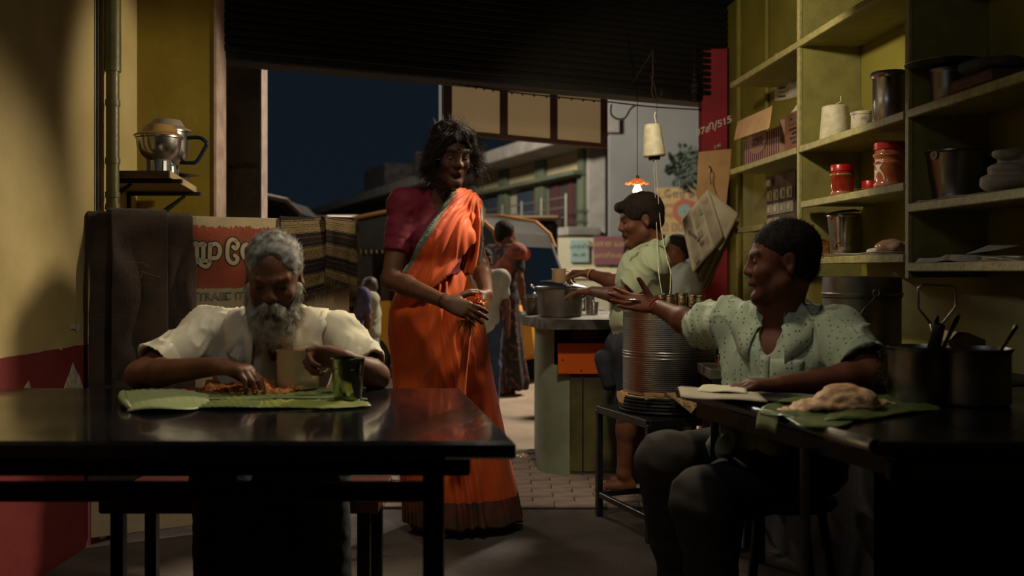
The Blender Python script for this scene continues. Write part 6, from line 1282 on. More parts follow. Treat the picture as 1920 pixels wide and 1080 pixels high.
body, Vb, Qb = finish(sd, 'body', sk1, man, paint=facepaint(H, s_, brow=(1.5, 1.6, 1.7), lip=(.8, .6, .6)))
eyes(H, HR_, s_, man, (0, 1, -.9))
# shirt
def shirtfold(sc=9, amp=.006, seed=0, st=(1, 1, .35)):
    return lambda V, Nn: amp*ridge(V*np.array(st), sc, seed)+amp*.5*vnoise(V, sc*3, seed+3, 2)
sd = SD((-1.30, 2.85, .48), (-.30, 3.6, 1.06), .006); torso(sd, J, R, .017, wide=(.15, .14, .155), deep=(.10, .105, .11))
def sleeve(sd, a, b, r0, r1, t_end, hollow=None, k=.03):
    e = a+(b-a)*t_end; d_ = nrm(b-a); s2 = sd.like()
    s2.rc(a, a+(e-a)*.55, r0, (r0+r1)/2, k=0); s2.rc(a+(e-a)*.5, e+d_*.05, (r0+r1)/2, r1, k=.02); s2.cut(e, d_); s2.rc(e-d_*.035, e+d_*.1, r1-.016, r1-.014, k=0, op='s')
    sd.put(tuple(slice(0, n) for n in sd.n), s2.D, k, 'u')
sleeve(sd, J['shR'], elR, .062, .074, .80); sleeve(sd, J['shL'], elL, .062, .070, .82)
sd.ell(J['nb']+R[:, 1]*.075-R[:, 2]*.055, (.026, .06, .085), R, .01, 's'); sd.rc(J['nb']-R[:, 2]*.03, J['nb']+R[:, 2]*.1, .056, .06, .01, 's')
shc = finish(sd, 'shirt', cream_s, man, fold=lambda V, Nn: crease(np.stack([V[:, 0]*1.5-V[:, 2]*.3, V[:, 1], V[:, 2]*.45+V[:, 0]*.2], 1), 9, 3, .017))
collar(J['nb'], frame((.06, -.9, -.35)), man, cream_s, r=.086, wd=.066, open_=.50, tip=.06, drop=.03, rise=.035, shirt=shc)
m = MB(); g0 = J['nb']+R[:, 1]*.118-R[:, 2]*.10
for i in range(2): m.lathe(J['ch']+R[:, 1]*(.128)+R[:, 2]*(-.0-i*.09)+R[:, 0]*-.01, [(.001, .003), (.005, .002), (.006, 0)], 12, axis=np.stack([R[:, 0], R[:, 2], R[:, 1]], 1))
m.obj('button', cream, man)
# lungi
lung = mat('dark_checked_lungi', rgb('26282C'), .9, col2=rgb('3A3C40'), scale=40, mix=(.48, .52))
sd = SD((-1.2, 2.8, .08), (-.35, 3.6, .66), .008)
for kn_, sg in ((kR, -.09), (kL, .09)): sd.rc(J['pe']+np.array([sg, 0, -.01]), kn_, .105, .078, .04); sd.rc(kn_, kn_+np.array([0, .04, -.34]), .078, .085, .04)
sd.rc((kR+kL)/2+np.array([0, .1, -.02]), (kR+kL)/2+np.array([0, .06, -.3]), .09, .10, .06); sd.cut((0, 0, .12), (0, 0, -1))
finish(sd, 'lungi', lung, man, fold=shirtfold(12, .006, 8))
# hair and beard
cap_m = lambda c: None
def haircap(lo, hi, H, R, s, grow, cuts, h=.005, adds=()):
    sd = SD(lo, hi, h); sd.ell(H(0, -.014, .048), np.array([.076+grow*1.2, .097+grow, .084+grow*.8])*s, R, 0); sd.ell(H(0, -.045, -.005), np.array([.068+grow, .055+grow, .065])*s, R, .02)
    for a, b, ra, rb in adds: sd.rc(H(*a), H(*b), ra*s, rb*s, .015)
    for c, r in cuts: sd.ell(H(*c), np.array(r)*s, R, .006, 's')
    return sd
lo_, hi_ = ho-.19, ho+.19
sd = haircap(lo_, hi_, H, HR_, s_, .007, [((0, .13, -.01), (.090, .100, .112)), ((0, .02, -.12), (.2, .2, .09)), ((0, .10, .085), (.05, .04, .045))])
hairo, Vh, Qh = finish(sd, 'hair', grey_h, man, fold=lambda V, Nn: .003*vnoise(V*np.array([1, .5, 1]), 60, 2, 2))
Nh = vnormals(Vh, Qh); back = HR_[:, 2]*.35-HR_[:, 1]*1.0
groom('hair_strands', Vh, Nh, 2600, .024, lambda p, n_: n_*.06+back*.9-np.array([0, 0, .25]), grey_h, man, .0006, .12, 1)['kind'] = 'stuff'
sd = SD(ho-.2, ho+.2, .005)
sd.rc(H(-.066, .02, -.02), H(-.045, .055, -.10), .016*s_, .03*s_, .02); sd.rc(H(.066, .02, -.02), H(.045, .055, -.10), .016*s_, .03*s_, .02); sd.ell(H(0, .068, -.125), np.array([.055, .040, .055])*s_, HR_, .03); sd.ell(H(0, .065, -.165), np.array([.042, .03, .030])*s_, HR_, .03)
sd.rc(H(-.012, .108, -.040), H(-.034, .088, -.062), .0085*s_, .009*s_, .006); sd.rc(H(.012, .108, -.040), H(.034, .088, -.062), .0085*s_, .009*s_, .006); sd.ell(H(0, .112, -.056), np.array([.018, .012, .0065])*s_, HR_, .004, 's')
brd, Vh, Qh = finish(sd, 'beard', white_h, man, fold=lambda V, Nn: .005*vnoise(V*np.array([1, 1, .5]), 60, 5, 2)); Nh = vnormals(Vh, Qh); ctr_ = H(0, 0, -.1)
groom('beard_strands', Vh, Nh, 3200, .028, lambda p, n_: n_*.45+np.array([0, 0, -.9]), white_h, man, .0006, .3, 2, mask=((Vh-ctr_) @ HR_[:, 1] > .0))['kind'] = 'stuff'
sd = None
st = thing('bench', 'dark reddish bench under the bearded man behind the stone table', 'bench', (-.8, 3.4, 0)); m = MB(); m.box((-1.3, 3.18, .34), (-.42, 3.56, .385), .006); m.obj('seat', mat('red_brown_paint', rgb('4A2018'), .5), st)
for x in (-1.25, -.47):
    for y in (3.22, 3.52): m = MB(); m.box((x-.02, y-.02, 0), (x+.02, y+.02, .34), .003); m.obj('leg', frame_m, st)
# ---------------------------------------------------------------- woman in the orange sari
sk2 = skin('skin_dark', rgb('5E3D2C'), rgb('503223'), .36); blouse = mat('maroon_blouse', rgb('701C2E'), .75, col2=rgb('5C1426'), scale=6, bump=.12, bscale=200, spec=.3)
sari = mat('orange_sari', rgb('C65414'), .64, col2=rgb('AE3A10'), scale=4, mix=(.35, .7), bump=.08, bscale=260, sheen=.1, spec=.3); sari_r = mat('red_sari_print', rgb('B83A1C'), .6, col2=rgb('D0541C'), scale=22, sheen=.2)
bord = mat('grey_green_border', rgb('6E7566'), .6, col2=rgb('585E50'), scale=40); hem_m = mat('dark_sari_hem', rgb('6A2E1A'), .75, col2=rgb('3A2E20'), scale=10); black_h = mat('black_hair', rgb('18110E'), .8, col2=rgb('241812'), scale=60, spec=.2)
wom = thing('person', 'woman in an orange sari and maroon blouse standing with marigolds in her hands', 'person', (-.32, 4.34, 0))
R = frame((.50, -.86, 0)); J = dict(nb=P(824, 357, 4.32), shR=P(757, 384, 4.22), shL=P(868, 394, 4.43), ch=P(816, 445, 4.32), wa=P(814, 530, 4.33), pe=P(820, 615, 4.34))
elR, wrR = P(733, 524, 4.14), P(836, 566, 3.98); elL, wrL = P(901, 500, 4.42), P(913, 552, 4.16)
sd = SD((-.66, 3.72, .0), (.06, 4.66, 1.80), .0042)
HW = frame((.36, -.885, -.30)); s_ = 1.0; ho = P(846, 291, 4.24); H = head(sd, ho, HW, s_, jaw=.9, cheek=.88)
neck(sd, H, J['nb'], .045); torso(sd, J, R, 0, wide=(.135, .105, .11), deep=(.10, .08, .075))
arm(sd, J['shR'], elR, wrR, (.046, .039, .041, .026)); arm(sd, J['shL'], elL, wrL, (.044, .037, .038, .026))
hand(sd, wrR, (.86, -.22, -.33), (.25, .8, -.4), (.25, .35, .85), (.30, .32, .36, .42), s=1.0, thumb=(.3, .3), th_dir=(.75, .2, .35), curl2=.45, wrist_r=.026)
hand(sd, wrL, (-.18, -.62, -.55), (-.75, .2, -.3), (-.5, -.3, .7), (.7, .75, .8, .9), s=.95, thumb=(.4, .4), th_dir=(-.5, -.55, .25))
for q in (-1, 1):
    hp = J['pe']+R[:, 0]*q*.085-np.array([0, 0, .04]); kn_ = hp+np.array([0, 0, -.40])+R[:, 1]*.02; an = np.array([kn_[0], kn_[1], .085]); leg(sd, hp, kn_, an, (.07, .052, .034)); foot(sd, an, R[:, 1])
fp_ = facepaint(H, s_, lip=(.85, .6, .62)); fp_.append((H(0, .1, .046), H(0, .099, .044), .0055*s_, (.12, .05, .05)))
finish(sd, 'body', sk2, wom, paint=fp_); eyes(H, HW, s_, wom, (0, 1, -.75), pop=.0032, drop=.003)
m = MB(); m.lathe(H(0, .0965, .046), [(.001, .0035), (.004, .003), (.0062, 0)], 16, axis=np.stack([HW[:, 0], HW[:, 2], HW[:, 1]], 1)); m.obj('bindi', mat('black_bindi', rgb('120808'), .5), wom, smooth=True)
m = MB(); m.lathe(H(-.016, .106, -.02), [(.001, .003), (.0025, .002), (.003, 0)], 10, axis=np.stack([HW[:, 0], HW[:, 2], HW[:, 1]], 1)); m.obj('nose_stud', steel, wom, smooth=True)
# blouse
sd = SD((-.62, 3.98, 1.02), (.02, 4.66, 1.50), .0045); torso(sd, J, R, .009, wide=(.135, .12, .15), deep=(.102, .095, .11)); 
for q in (-1, 1): sd.ell(J['ch']+R[:, 0]*q*.062+R[:, 1]*.075-R[:, 2]*.005, (.06, .05, .058), R, .03)
sleeve(sd, J['shR'], elR, .056, .054, .64, k=.025); sleeve(sd, J['shL'], elL, .054, .050, .6, k=.025)
sd.rc(J['nb']-R[:, 2]*.03, J['nb']+R[:, 2]*.12, .058, .085, .01, 's'); sd.ell(J['nb']+R[:, 1]*.09-R[:, 2]*.03+R[:, 0]*.0, (.075, .07, .085), R, .01, 's'); sd.cut(J['wa']+np.array([0, 0, .03]), (0, 0, -1))
finish(sd, 'blouse', blouse, wom, fold=lambda V, Nn: .0035*ridge(np.stack([V[:, 0]*.8+V[:, 2]*.9, V[:, 1], V[:, 2]*1.4-V[:, 0]*.7], 1), 14, 6)+.0015*vnoise(V, 40, 2))
# draped end of the sari over the left shoulder
sd = SD((-.62, 3.98, .84), (.04, 4.68, 1.50), .0045); torso(sd, J, R, .024, wide=(.135, .135, .17), deep=(.102, .115, .13))
for q in (-1, 1): sd.ell(J['ch']+R[:, 0]*q*.062+R[:, 1]*.075-R[:, 2]*.005, (.066, .046, .075), R, .06)
sd.rc(J['shL'], J['shL']+(elL-J['shL'])*.40, .058, .058, .04); sd.ell(J['wa'], (.168, .145, .14), R, .03)
la, lb = P(853, 350, 4.2), P(757, 508, 4.2); pn = nrm(np.cross(nrm(lb-la), nrm((la+lb)/2-np.array([0, 0, HC])))); pn = pn if pn[0] < 0 else -pn
sd.cut(la, pn); sd.rc(J['nb']-R[:, 2]*.03, J['nb']+R[:, 2]*.12, .06, .07, .01, 's'); sd.cut(J['shL']+(elL-J['shL'])*.45, nrm(elL-J['shL'])+np.array([.6, .4, 0])); sd.cut(P(820, 596, 4.3), (0, 0, -1))
apx = P(884, 330, 4.3)
def pfold(V, Nn):
    u = (V[:, 0]-apx[0])*.95-(V[:, 1]-apx[1])*.25; w = apx[2]-V[:, 2]; th = np.arctan2(u, w+.02); d_ = np.hypot(u, w)
    n1 = vnoise(np.stack([th*6, d_*3, V[:, 1]*2], 1), 1, 4); return np.clip(d_*14, .15, 1)*(.0085*(1-np.abs(np.sin(th*19+n1*2.4)))+.003*np.sin(th*61+n1*5))
def bmi(V, Q): c = V[Q].mean(1); return (((c-la) @ pn) > -.016).astype(int)+2*((((c-la) @ pn) > -.05) & (((c-la) @ pn) <= -.016) & (vnoise(c, 60, 3) > .1))
finish(sd, 'sari_drape', sari, wom, fold=pfold, it=1, mats=[sari, bord, sari_r], mi_f=bmi)
# loose end hanging behind the left shoulder, with border
G = []
for j in range(30):
    v = j/29; y0 = 390+v*125; G.append([P(874+31*u+4*math.sin(v*3)-10*v*v*(1-u)-8*v*u, y0-10*(1-v)-6*math.sin(u*2)*(1-v)+12*u*(1-v), 4.345+.08*max(0, 1-v*5)+.012*math.sin(u*14+v*2)-.02*(1-u)) for u in np.linspace(0, 1, 24)])
G = np.array(G); m = MB(); m.sheet(G[:, :20], .002); m.obj('hanging_end', sari, wom, smooth=True); m = MB(); m.sheet(G[:, 20:], .003); m.obj('border', bord, wom, smooth=True)
# skirt of the sari
rows = [(498, 782, 866), (520, 762, 880), (545, 744, 890), (580, 730, 903), (620, 727, 911), (660, 731, 917), (700, 734, 924), (740, 737, 932), (800, 741, 946), (860, 745, 958), (900, 748, 968), (940, 750, 977), (972, 751, 984)]
ry = np.array([r[0] for r in rows], float); NN = 200; G = []; ys = np.linspace(498, 972, 110)
for y in ys:
    xl = np.interp(y, ry, [r[1] for r in rows]); xr = np.interp(y, ry, [r[2] for r in rows]); v = (y-498)/474; c = P((xl+xr)/2, y, 4.36); hw = (xr-xl)/2/1900*4.36; row = []
    for i in range(NN):
        a = 2*math.pi*i/NN; ca, sa = math.cos(a), math.sin(a)   # a=270deg faces the camera
        n1 = math.sin(a*2+1.3)*.7+math.sin(v*5+a)*.35
        pl_ = max(0, math.cos(a-math.radians(300)))**1.5    # pleats towards the front right
        amp = (.003+.017*v)*(.12+1.0*pl_+.25*v); ph = a*(11+2*math.sin(a*3+1))+n1*1.6+v*1.1; fold = amp*(1-2*abs(math.sin(ph))**.7)*(.6+.4*math.sin(a*5+2))
        dg = .006*(1-v*.6)*(1-2*abs(math.sin((ca*1.6+v*5.0)*4.2+n1*2)))*max(0, -sa)      # slanting tuck folds at the hip
        ru = hw-.010*v+fold*(.5+.5*abs(sa))+dg; rv = hw*(.70+.10*v)+fold+dg; rv = rv+.012*(1-v); row.append([c[0]+ca*ru, c[1]+sa*rv, c[2]+.004*math.sin(a*9)*(v > .98)])
    G.append(row)
G = np.array(G); k_, n_ = G.shape[:2]; V = G.reshape(-1, 3); V = np.vstack([V, V+0]); Fq = [(i*n_+j, (i+1)*n_+j, (i+1)*n_+(j+1) % n_, i*n_+(j+1) % n_) for i in range(k_-1) for j in range(n_)]
V = G.reshape(-1, 3); Q = np.array(Fq)[:, ::-1]; cz = V[Q].mean(1)[:, 2]; cx_ = V[Q].mean(1)[:, 0]
skr = mesh_obj('sari_skirt', V, Q, [sari, hem_m, sari_r], wom, smooth=True, mi=np.where(cz < .15, 1, 0))
md = skr.modifiers.new('thickness', 'SOLIDIFY'); md.thickness = .003
# tucked pleat edge running down the front
m = MB(); E_ = bez([P(868, 560, 4.13), P(872, 620, 4.10), P(858, 720, 4.09), P(850, 820, 4.07)], 40); G = [[e+np.array([.012*u+.035*u*i/40, -.012*math.sin(u*3)-.004, 0]) for u in np.linspace(0, 1, 6)] for i, e in enumerate(E_)]; m.sheet(G, .003); m.obj('pleat_edge', sari, wom, smooth=True)
# hair
sd = haircap(ho-.24, ho+.24, H, HW, s_, .018, [((0, .145, -.012), (.066, .118, .102)), ((0, .0, -.165), (.2, .2, .08))], adds=[((-.06, .055, .085), (-.092, .03, .0), .026, .028), ((-.092, .03, .0), (-.098, .02, -.062), .028, .018), ((.06, .05, .085), (.096, .03, .02), .024, .020), ((.096, .03, .02), (.112, .03, -.075), .018, .011), ((0, .045, .112), (-.055, .062, .085), .022, .020), ((0, .045, .112), (.055, .062, .085), .022, .018), ((-.05, -.05, -.0), (-.07, -.06, -.06), .04, .03), ((.05, -.05, .0), (.07, -.06, -.06), .04, .03)])
ho_, Vh, Qh = finish(sd, 'hair', black_h, wom, fold=lambda V, Nn: .007*vnoise(V*np.array([1, 1, .6]), 30, 2, 3)+.003*np.abs(vnoise(V*np.array([1.4, 1.4, .5]), 70, 5)))
Nh = vnormals(Vh, Qh); frz = mat('frizzy_hair', rgb('35241C'), .6, col2=rgb('22160F'), scale=50, spec=.35)
side_ = lambda p: (np.sign((p-ho) @ HW[:, 0]-.008)*np.clip(((p-ho) @ HW[:, 1])*14, .1, 1))[:, None]*HW[:, 0]; mface = ((Vh-ho) @ HW[:, 1] < .06) | (np.abs((Vh-ho) @ HW[:, 0]) > .055) | ((Vh-ho) @ HW[:, 2] > .10)
groom('hair_strands', Vh, Nh, 4200, .062, lambda p, n_: n_*.24+side_(p)*.8+np.array([0, 0, -.75]), frz, wom, .00055, .42, 3, k=9, freq=28, mask=mface)['kind'] = 'stuff'
msk = (Vh[:, 2] < ho[2]-.01) & mface; groom('stray_strands', Vh, Nh, 900, .11, lambda p, n_: n_*.5+side_(p)*.4+np.array([.03, 0, -.75]), frz, wom, .00055, .9, 5, k=12, mask=msk, freq=40)['kind'] = 'stuff'
groom('flyaway_hair', Vh, Nh, 700, .042, lambda p, n_: n_*.9+np.array([0, 0, -.1]), frz, wom, .0004, 1.0, 7, k=8, freq=60)['kind'] = 'stuff'
# cord necklace, wrist cord
m = MB(); nk = J['nb']+np.array([0, 0, .045]); m.tube([nk+R[:, 0]*.062*math.cos(a)+R[:, 1]*(.058*math.sin(a)+(.045 if math.sin(a) > 0 else 0)*math.sin(a))+np.array([0, 0, -.055*max(0, math.sin(a))**1.5]) for a in np.linspace(0, 2*math.pi, 40)[:-1]], .0028, 8, closed=True); m.obj('cord_necklace', dark, wom, smooth=True)
def bangle(c, d, r, w, mt, par, name, th=.003):
    d = nrm(d); a = nrm(np.cross(d, (0, .3, 1))); b = np.cross(d, a); m = MB(); m.tube([c+r*(a*math.cos(t)+b*math.sin(t)) for t in np.linspace(0, 2*math.pi, 25)[:-1]], th, 8, closed=True); return m.obj(name, mt, par, smooth=True)
bangle(wrR-(wrR-elR)*.04, wrR-elR, .0285, 0, dark, wom, 'wrist_cord')
# marigolds and tassels
mg = thing('marigold_bunch', 'small bunch of orange marigolds with stems held in the woman\'s hands', 'flowers', P(893, 570, 4.0)); mgo = mat('marigold_petal', rgb('E0741A'), .6, col2=rgb('C84A12'), scale=60); mgy = mat('yellow_petal', rgb('D89A22'), .6)
random.seed(17)
for i, (x, y, Y, r_) in enumerate(((895, 562, 4.0, .021), (904, 571, 4.02, .019), (888, 572, 3.99, .016), (905, 585, 4.02, .013))):
    m = MB(); c = P(x, y, Y)
    for j in range(46):
        d_ = nrm(np.random.RandomState(i*100+j).normal(0, 1, 3)); t_ = nrm(np.cross(d_, (.3, .2, 1))); q = c+d_*r_*.55; m.add([q, q+d_*r_*.5+t_*r_*.3, q+d_*r_*.85, q+d_*r_*.5-t_*r_*.3], [(0, 1, 2, 3)])
    m.lathe(c, [(.001, -r_*.6), (r_*.5, -r_*.3), (r_*.6, 0), (r_*.5, r_*.3), (.001, r_*.6)], 10); m.obj('flower', mgy if i == 1 else mgo, mg)
st = []
rs = np.random.RandomState(4)
for i in range(70):
    x, y = (rs.normal(884, 5), 598) if i % 2 else (rs.normal(868, 6), 600); p = P(x, y, 3.99); e = P(x+rs.normal(0, 5), y+rs.uniform(14, 38), 4.02); st.append([p*(1-t_)+e*t_+np.array([.004*math.sin(t_*7+i), 0, 0]) for t_ in np.linspace(0, 1, 6)])
strands('stems', np.array(st), mat('dry_stem', rgb('6E6A3A'), .8, col2=rgb('7A3A2A'), scale=90), mg, .0012)['kind'] = 'stuff'
# ---------------------------------------------------------------- seated man in the spotted shirt
sk3 = skin('skin_reddish_brown', rgb('6A3F2D'), rgb('5A3324'), .45)
spot = mat('spotted_shirt', rgb('B4BCA0'), .85, col2=rgb('A4AE90'), scale=3, bump=.1, bscale=300, sheen=.1)
tt_ = spot.node_tree; vo = tt_.nodes.new('ShaderNodeTexVoronoi'); vo.inputs['Scale'].default_value = 62; vo.inputs['Randomness'].default_value = .35; tcx = tt_.nodes.new('ShaderNodeTexCoord'); tt_.links.new(tcx.outputs['Object'], vo.inputs['Vector'])
lt_ = tt_.nodes.new('ShaderNodeMath'); lt_.operation = 'LESS_THAN'; lt_.inputs[1].default_value = .215; tt_.links.new(vo.outputs['Distance'], lt_.inputs[0]); b_ = tt_.nodes['Principled BSDF']; src = b_.inputs['Base Color'].links[0].from_socket
mx_ = tt_.nodes.new('ShaderNodeMix'); mx_.data_type = 'RGBA'; tt_.links.new(lt_.outputs[0], mx_.inputs[0]); tt_.links.new(src, mx_.inputs[6]); mx_.inputs[7].default_value = (*rgb('545F4C'), 1); link_color(spot, mx_.outputs[2])
mn2 = thing('person', 'seated man in a pale green spotted shirt reaching one open hand out', 'person', (.86, 3.25, 0))
R = frame((-.57, -.82, 0)); J = dict(nb=P(1462, 580, 3.20), shR=P(1366, 606, 3.32), shL=P(1566, 622, 3.12), ch=P(1464, 690, 3.22), wa=P(1455, 785, 3.24), pe=P(1470, 862, 3.28))
elR, wrR = P(1304, 612, 3.55), P(1228, 573, 3.76); elL, wrL = P(1634, 705, 2.94), P(1466, 722, 2.88)
sd = SD((.28, 2.58, .0), (1.20, 3.92, 1.30), .0045)
HM = frame((-.975, .10, -.05)); s_ = 1.03; ho = P(1469, 494, 3.16); H = head(sd, ho, HM, s_, jaw=1.12, cheek=1.1)
neck(sd, H, J['nb'], .058); torso(sd, J, R, 0, wide=(.165, .16, .165), deep=(.125, .135, .12))
arm(sd, J['shR'], elR, wrR, (.052, .045, .044, .027)); arm(sd, J['shL'], elL, wrL, (.052, .044, .044, .028))
hand(sd, wrR, (-.93, .12, .14), (-.1, -.85, .35), (.05, -.15, 1), (.20, .16, .18, .26), s=.93, spread=.09, thumb=(.15, .1), th_dir=(-.45, -.25, .85))
hand(sd, wrL, (-.98, -.08, .04), (0, .05, -1), (-.2, 1, 0), (.42, .46, .5, .55), s=1.0, thumb=(.3, .2), th_dir=(-.8, .5, -.15))
hR, hL = J['pe']+R[:, 0]*-.09, J['pe']+R[:, 0]*.09; kR, kL = P(1247, 866, 3.02), P(1318, 938, 2.78); aR, aL = np.array([kR[0]+.06, kR[1]+.02, .09]), np.array([kL[0]+.05, kL[1]+.04, .09])
leg(sd, hR, kR, aR); leg(sd, hL, kL, aL); foot(sd, aR, (-.6, -.8, 0)); foot(sd, aL, (-.6, -.8, 0))
pt = facepaint(H, s_, brow=(.35, .33, .33), lip=(1.15, .75, .7)); pt += [(H(-.04, .085, -.085), H(.04, .085, -.085), .026*s_, (.62, .64, .68)), (H(-.02, .108, -.04), H(.02, .108, -.04), .009*s_, (.6, .6, .62))]
pc = wrR+nrm((-.93, .12, .14))*.07+nrm((-.1, -.85, .35))*.02; pt.append((pc, pc+nrm((-.93, .12, .14))*.06, .05, (1.55, 1.45, 1.4)))
finish(sd, 'body', sk3, mn2, paint=pt); eyes(H, HM, s_, mn2, (0, 1, 0), pop=.0030)
sd = SD((.5, 2.78, .42), (1.24, 3.70, 1.04), .0055); torso(sd, J, R, .020, wide=(.168, .17, .175), deep=(.125, .145, .13), hts=(.12, .13, .10))
sleeve(sd, J['shR'], elR, .070, .080, .80); sleeve(sd, J['shL'], elL, .074, .088, .78)
# loose hem spreading over the lap
sd.rc(J['pe']+R[:, 1]*.04+R[:, 0]*-.10+np.array([0, 0, .05]), J['pe']+R[:, 1]*.12-R[:, 0]*.11+np.array([0, 0, -.0]), .085, .06, .05); sd.rc(J['pe']+R[:, 1]*.03+R[:, 0]*.10+np.array([0, 0, .05]), J['pe']+R[:, 1]*.10+R[:, 0]*.08, .085, .07, .05)
sd.rc(P(1400, 770, 3.08), P(1362, 838, 3.02), .075, .055, .05); sd.rc(P(1400, 790, 3.08), P(1440, 838, 2.98), .07, .05, .05)
sd.ell(J['nb']+R[:, 1]*.082-R[:, 2]*.055, (.028, .06, .085), R, .01, 's'); sd.rc(J['nb']-R[:, 2]*.03, J['nb']+R[:, 2]*.1, .060, .066, .01, 's')
so2, Vs, Qs = finish(sd, 'shirt', spot, mn2, fold=lambda V, Nn: crease(np.stack([V[:, 0]*1.2+V[:, 2]*.35, V[:, 1]*1.2, V[:, 2]*.5-V[:, 0]*.25], 1), 8, 13, .018))
collar(J['nb'], frame((-.57, -.80, -.18)), mn2, spot, r=.080, wd=.058, open_=.40, tip=.06, drop=.04, rise=.045, shirt=(0, Vs, Qs))
bv = BVHTree.FromPolygons([tuple(v) for v in Vs], [tuple(q) for q in Qs])
def onshirt(c, u, v, nrm_, off=.003):
    p = Vector(c+u+v+nrm_*.25); h_ = bv.ray_cast(p, Vector(-nrm_), .5); return np.array(h_[0])+nrm_*off if h_[0] is not None else np.array(c+u+v)+nrm_*.13
def patch(c, wx, wy, R_, name, nx=8, ny=8, off=.0035):
    G = [[onshirt(c, R_[:, 0]*(-wx/2+wx*i/(nx-1)), R_[:, 2]*(wy/2-wy*j/(ny-1)-(.012*math.sin(math.pi*i/(nx-1)) if j == ny-1 else 0)), R_[:, 1], off) for i in range(nx)] for j in range(ny)]; m = MB(); m.sheet(G, .0025); return m.obj(name, spot, mn2, smooth=True)
patch(J['ch']+R[:, 0]*.065-R[:, 2]*.015, .095, .11, R, 'pocket'); patch(J['ch']-R[:, 2]*.10, .028, .30, R, 'button_placket', nx=3, ny=16, off=.004)
bangle(wrR-(wrR-elR)*.03, wrR-elR, .0295, 0, mat('red_thread', rgb('A8281C'), .7), mn2, 'red_wrist_thread', .0038); bangle(wrR+(wrR-elR)*.015, wrR-elR, .029, 0, dark, mn2, 'dark_wrist_thread', .0042)
pants = mat('brown_grey_trousers', rgb('342B23'), .85, col2=rgb('2A231C'), scale=5, bump=.12, bscale=200)
sd = SD((.30, 2.55, .08), (1.20, 3.6, .68), .007)
for h_, k_, a_ in ((hR, kR, aR), (hL, kL, aL)): sd.rc(h_, k_, .112, .080, .03); sd.rc(k_, k_+(a_-k_)*.9, .082, .062, .03)
finish(sd, 'trousers', pants, mn2, fold=lambda V, Nn: .007*ridge(np.stack([V[:, 0]*.6+V[:, 2], V[:, 1]*.6, V[:, 2]*1.2], 1), 9, 21)+.002*vnoise(V, 30, 2))
sd = haircap(ho-.18, ho+.18, H, HM, s_, .0055, [((0, .128, -.01), (.12, .078, .085)), ((-.09, .045, -.04), (.05, .062, .05)), ((.09, .045, -.04), (.05, .062, .05)), ((0, .0, -.14), (.2, .2, .06)), ((.088, -.005, .0), (.02, .024, .03)), ((-.088, -.005, .0), (.02, .024, .03))])
sh_h = mat('short_dark_hair', rgb('1A1512'), .85, col2=rgb('2A2420'), scale=70, spec=.15); hh_, Vh, Qh = finish(sd, 'hair', sh_h, mn2, fold=lambda V, Nn: .0015*vnoise(V, 120, 2, 2)); Nh = vnormals(Vh, Qh)
groom('hair_strands', Vh, Nh, 3000, .008, lambda p, n_: n_*.8-HM[:, 1]*.5, sh_h, mn2, .0006, .2, 6, k=4)['kind'] = 'stuff'
st = thing('stool', 'dark wooden stool under the spotted-shirt man', 'stool', (.88, 3.3, 0)); m = MB(); m.lathe((.88, 3.31, .345), [(.001, 0), (.17, 0), (.175, .01), (.17, .03), (.001, .035)], 28); m.obj('seat', dark, st, angle=40)
for x, y in ((-.1, -.1), (.1, -.1), (.1, .1), (-.1, .1)): m = MB(); m.tube([(.88+x, 3.31+y, .345), (.88+x*1.4, 3.31+y*1.4, 0)], .015, 8); m.obj('leg', dark, st)
m = MB(); q = wrR+nrm((-.93, .12, .14))*.075+nrm((-.1, -.85, .35))*.022; m.tube([q+np.array([.022, 0, -.006]), q, q+np.array([-.035, 0, .004])], [.003, .0055, .004], 10); tag(m.obj('metal_pen', steel, smooth=True), 'short silver pen pinched in the outstretched open hand', 'pen')
# ---------------------------------------------------------------- man ladling at the counter
shirt_g = mat('pale_green_shirt', rgb('B2BA98'), .85, col2=rgb('A2AC88'), scale=4, bump=.1, bscale=250, sheen=.1)
mn3 = thing('person', 'standing cook in a pale green shirt reaching over the pot at the counter', 'person', (.62, 5.1, 0))
R = frame((-.99, -.14, 0)); J = dict(nb=P(1226, 456, 5.1), shL=P(1226, 494, 4.95), shR=P(1220, 486, 5.26), ch=P(1206, 530, 5.1), wa=P(1198, 596, 5.1), pe=P(1192, 655, 5.12))
elL, wrL = P(1168, 556, 4.98), P(1112, 546, 5.20); elR, wrR = P(1158, 531, 5.28), P(1104, 513, 5.40)
sd = SD((.20, 4.78, .0), (.92, 5.62, 1.56), .0055); HC3 = frame((-.965, -.10, -.20)); s_ = 1.02; ho = P(1202, 414, 5.08); H = head(sd, ho, HC3, s_, jaw=1.05, cheek=1.1); neck(sd, H, J['nb'], .056)
torso(sd, J, R, 0, wide=(.155, .145, .15), deep=(.115, .12, .115)); arm(sd, J['shL'], elL, wrL); arm(sd, J['shR'], elR, wrR)
hand(sd, wrL, (-.86, .38, -.05), (.1, .1, -1), (.3, .9, .1), (.25, .3, .35, .4), s=.92, thumb=(.3, .3)); hand(sd, wrR, (-.9, .25, .05), (-.2, -.2, -.9), (-.1, -.4, .8), (.9, 1.0, 1.05, 1.1), s=.9, thumb=(.4, .4), th_dir=(-.85, -.1, -.2))
fl_ = np.array([.56, 5.08, .09]), np.array([.64, 5.26, .09])
for (an, q) in ((fl_[0], 1), (fl_[1], -1)): leg(sd, J['pe']+R[:, 0]*q*.08-np.array([0, 0, .03]), np.array([an[0]+.02, an[1], .42]), an, (.08, .052, .034)); foot(sd, an, (-1, -.2, 0), .95)
pt = facepaint(H, s_, lip=(1.1, .7, .68)); pt.append((H(-.018, .107, -.043), H(.018, .107, -.043), .0065*s_, (.2, .18, .18)))
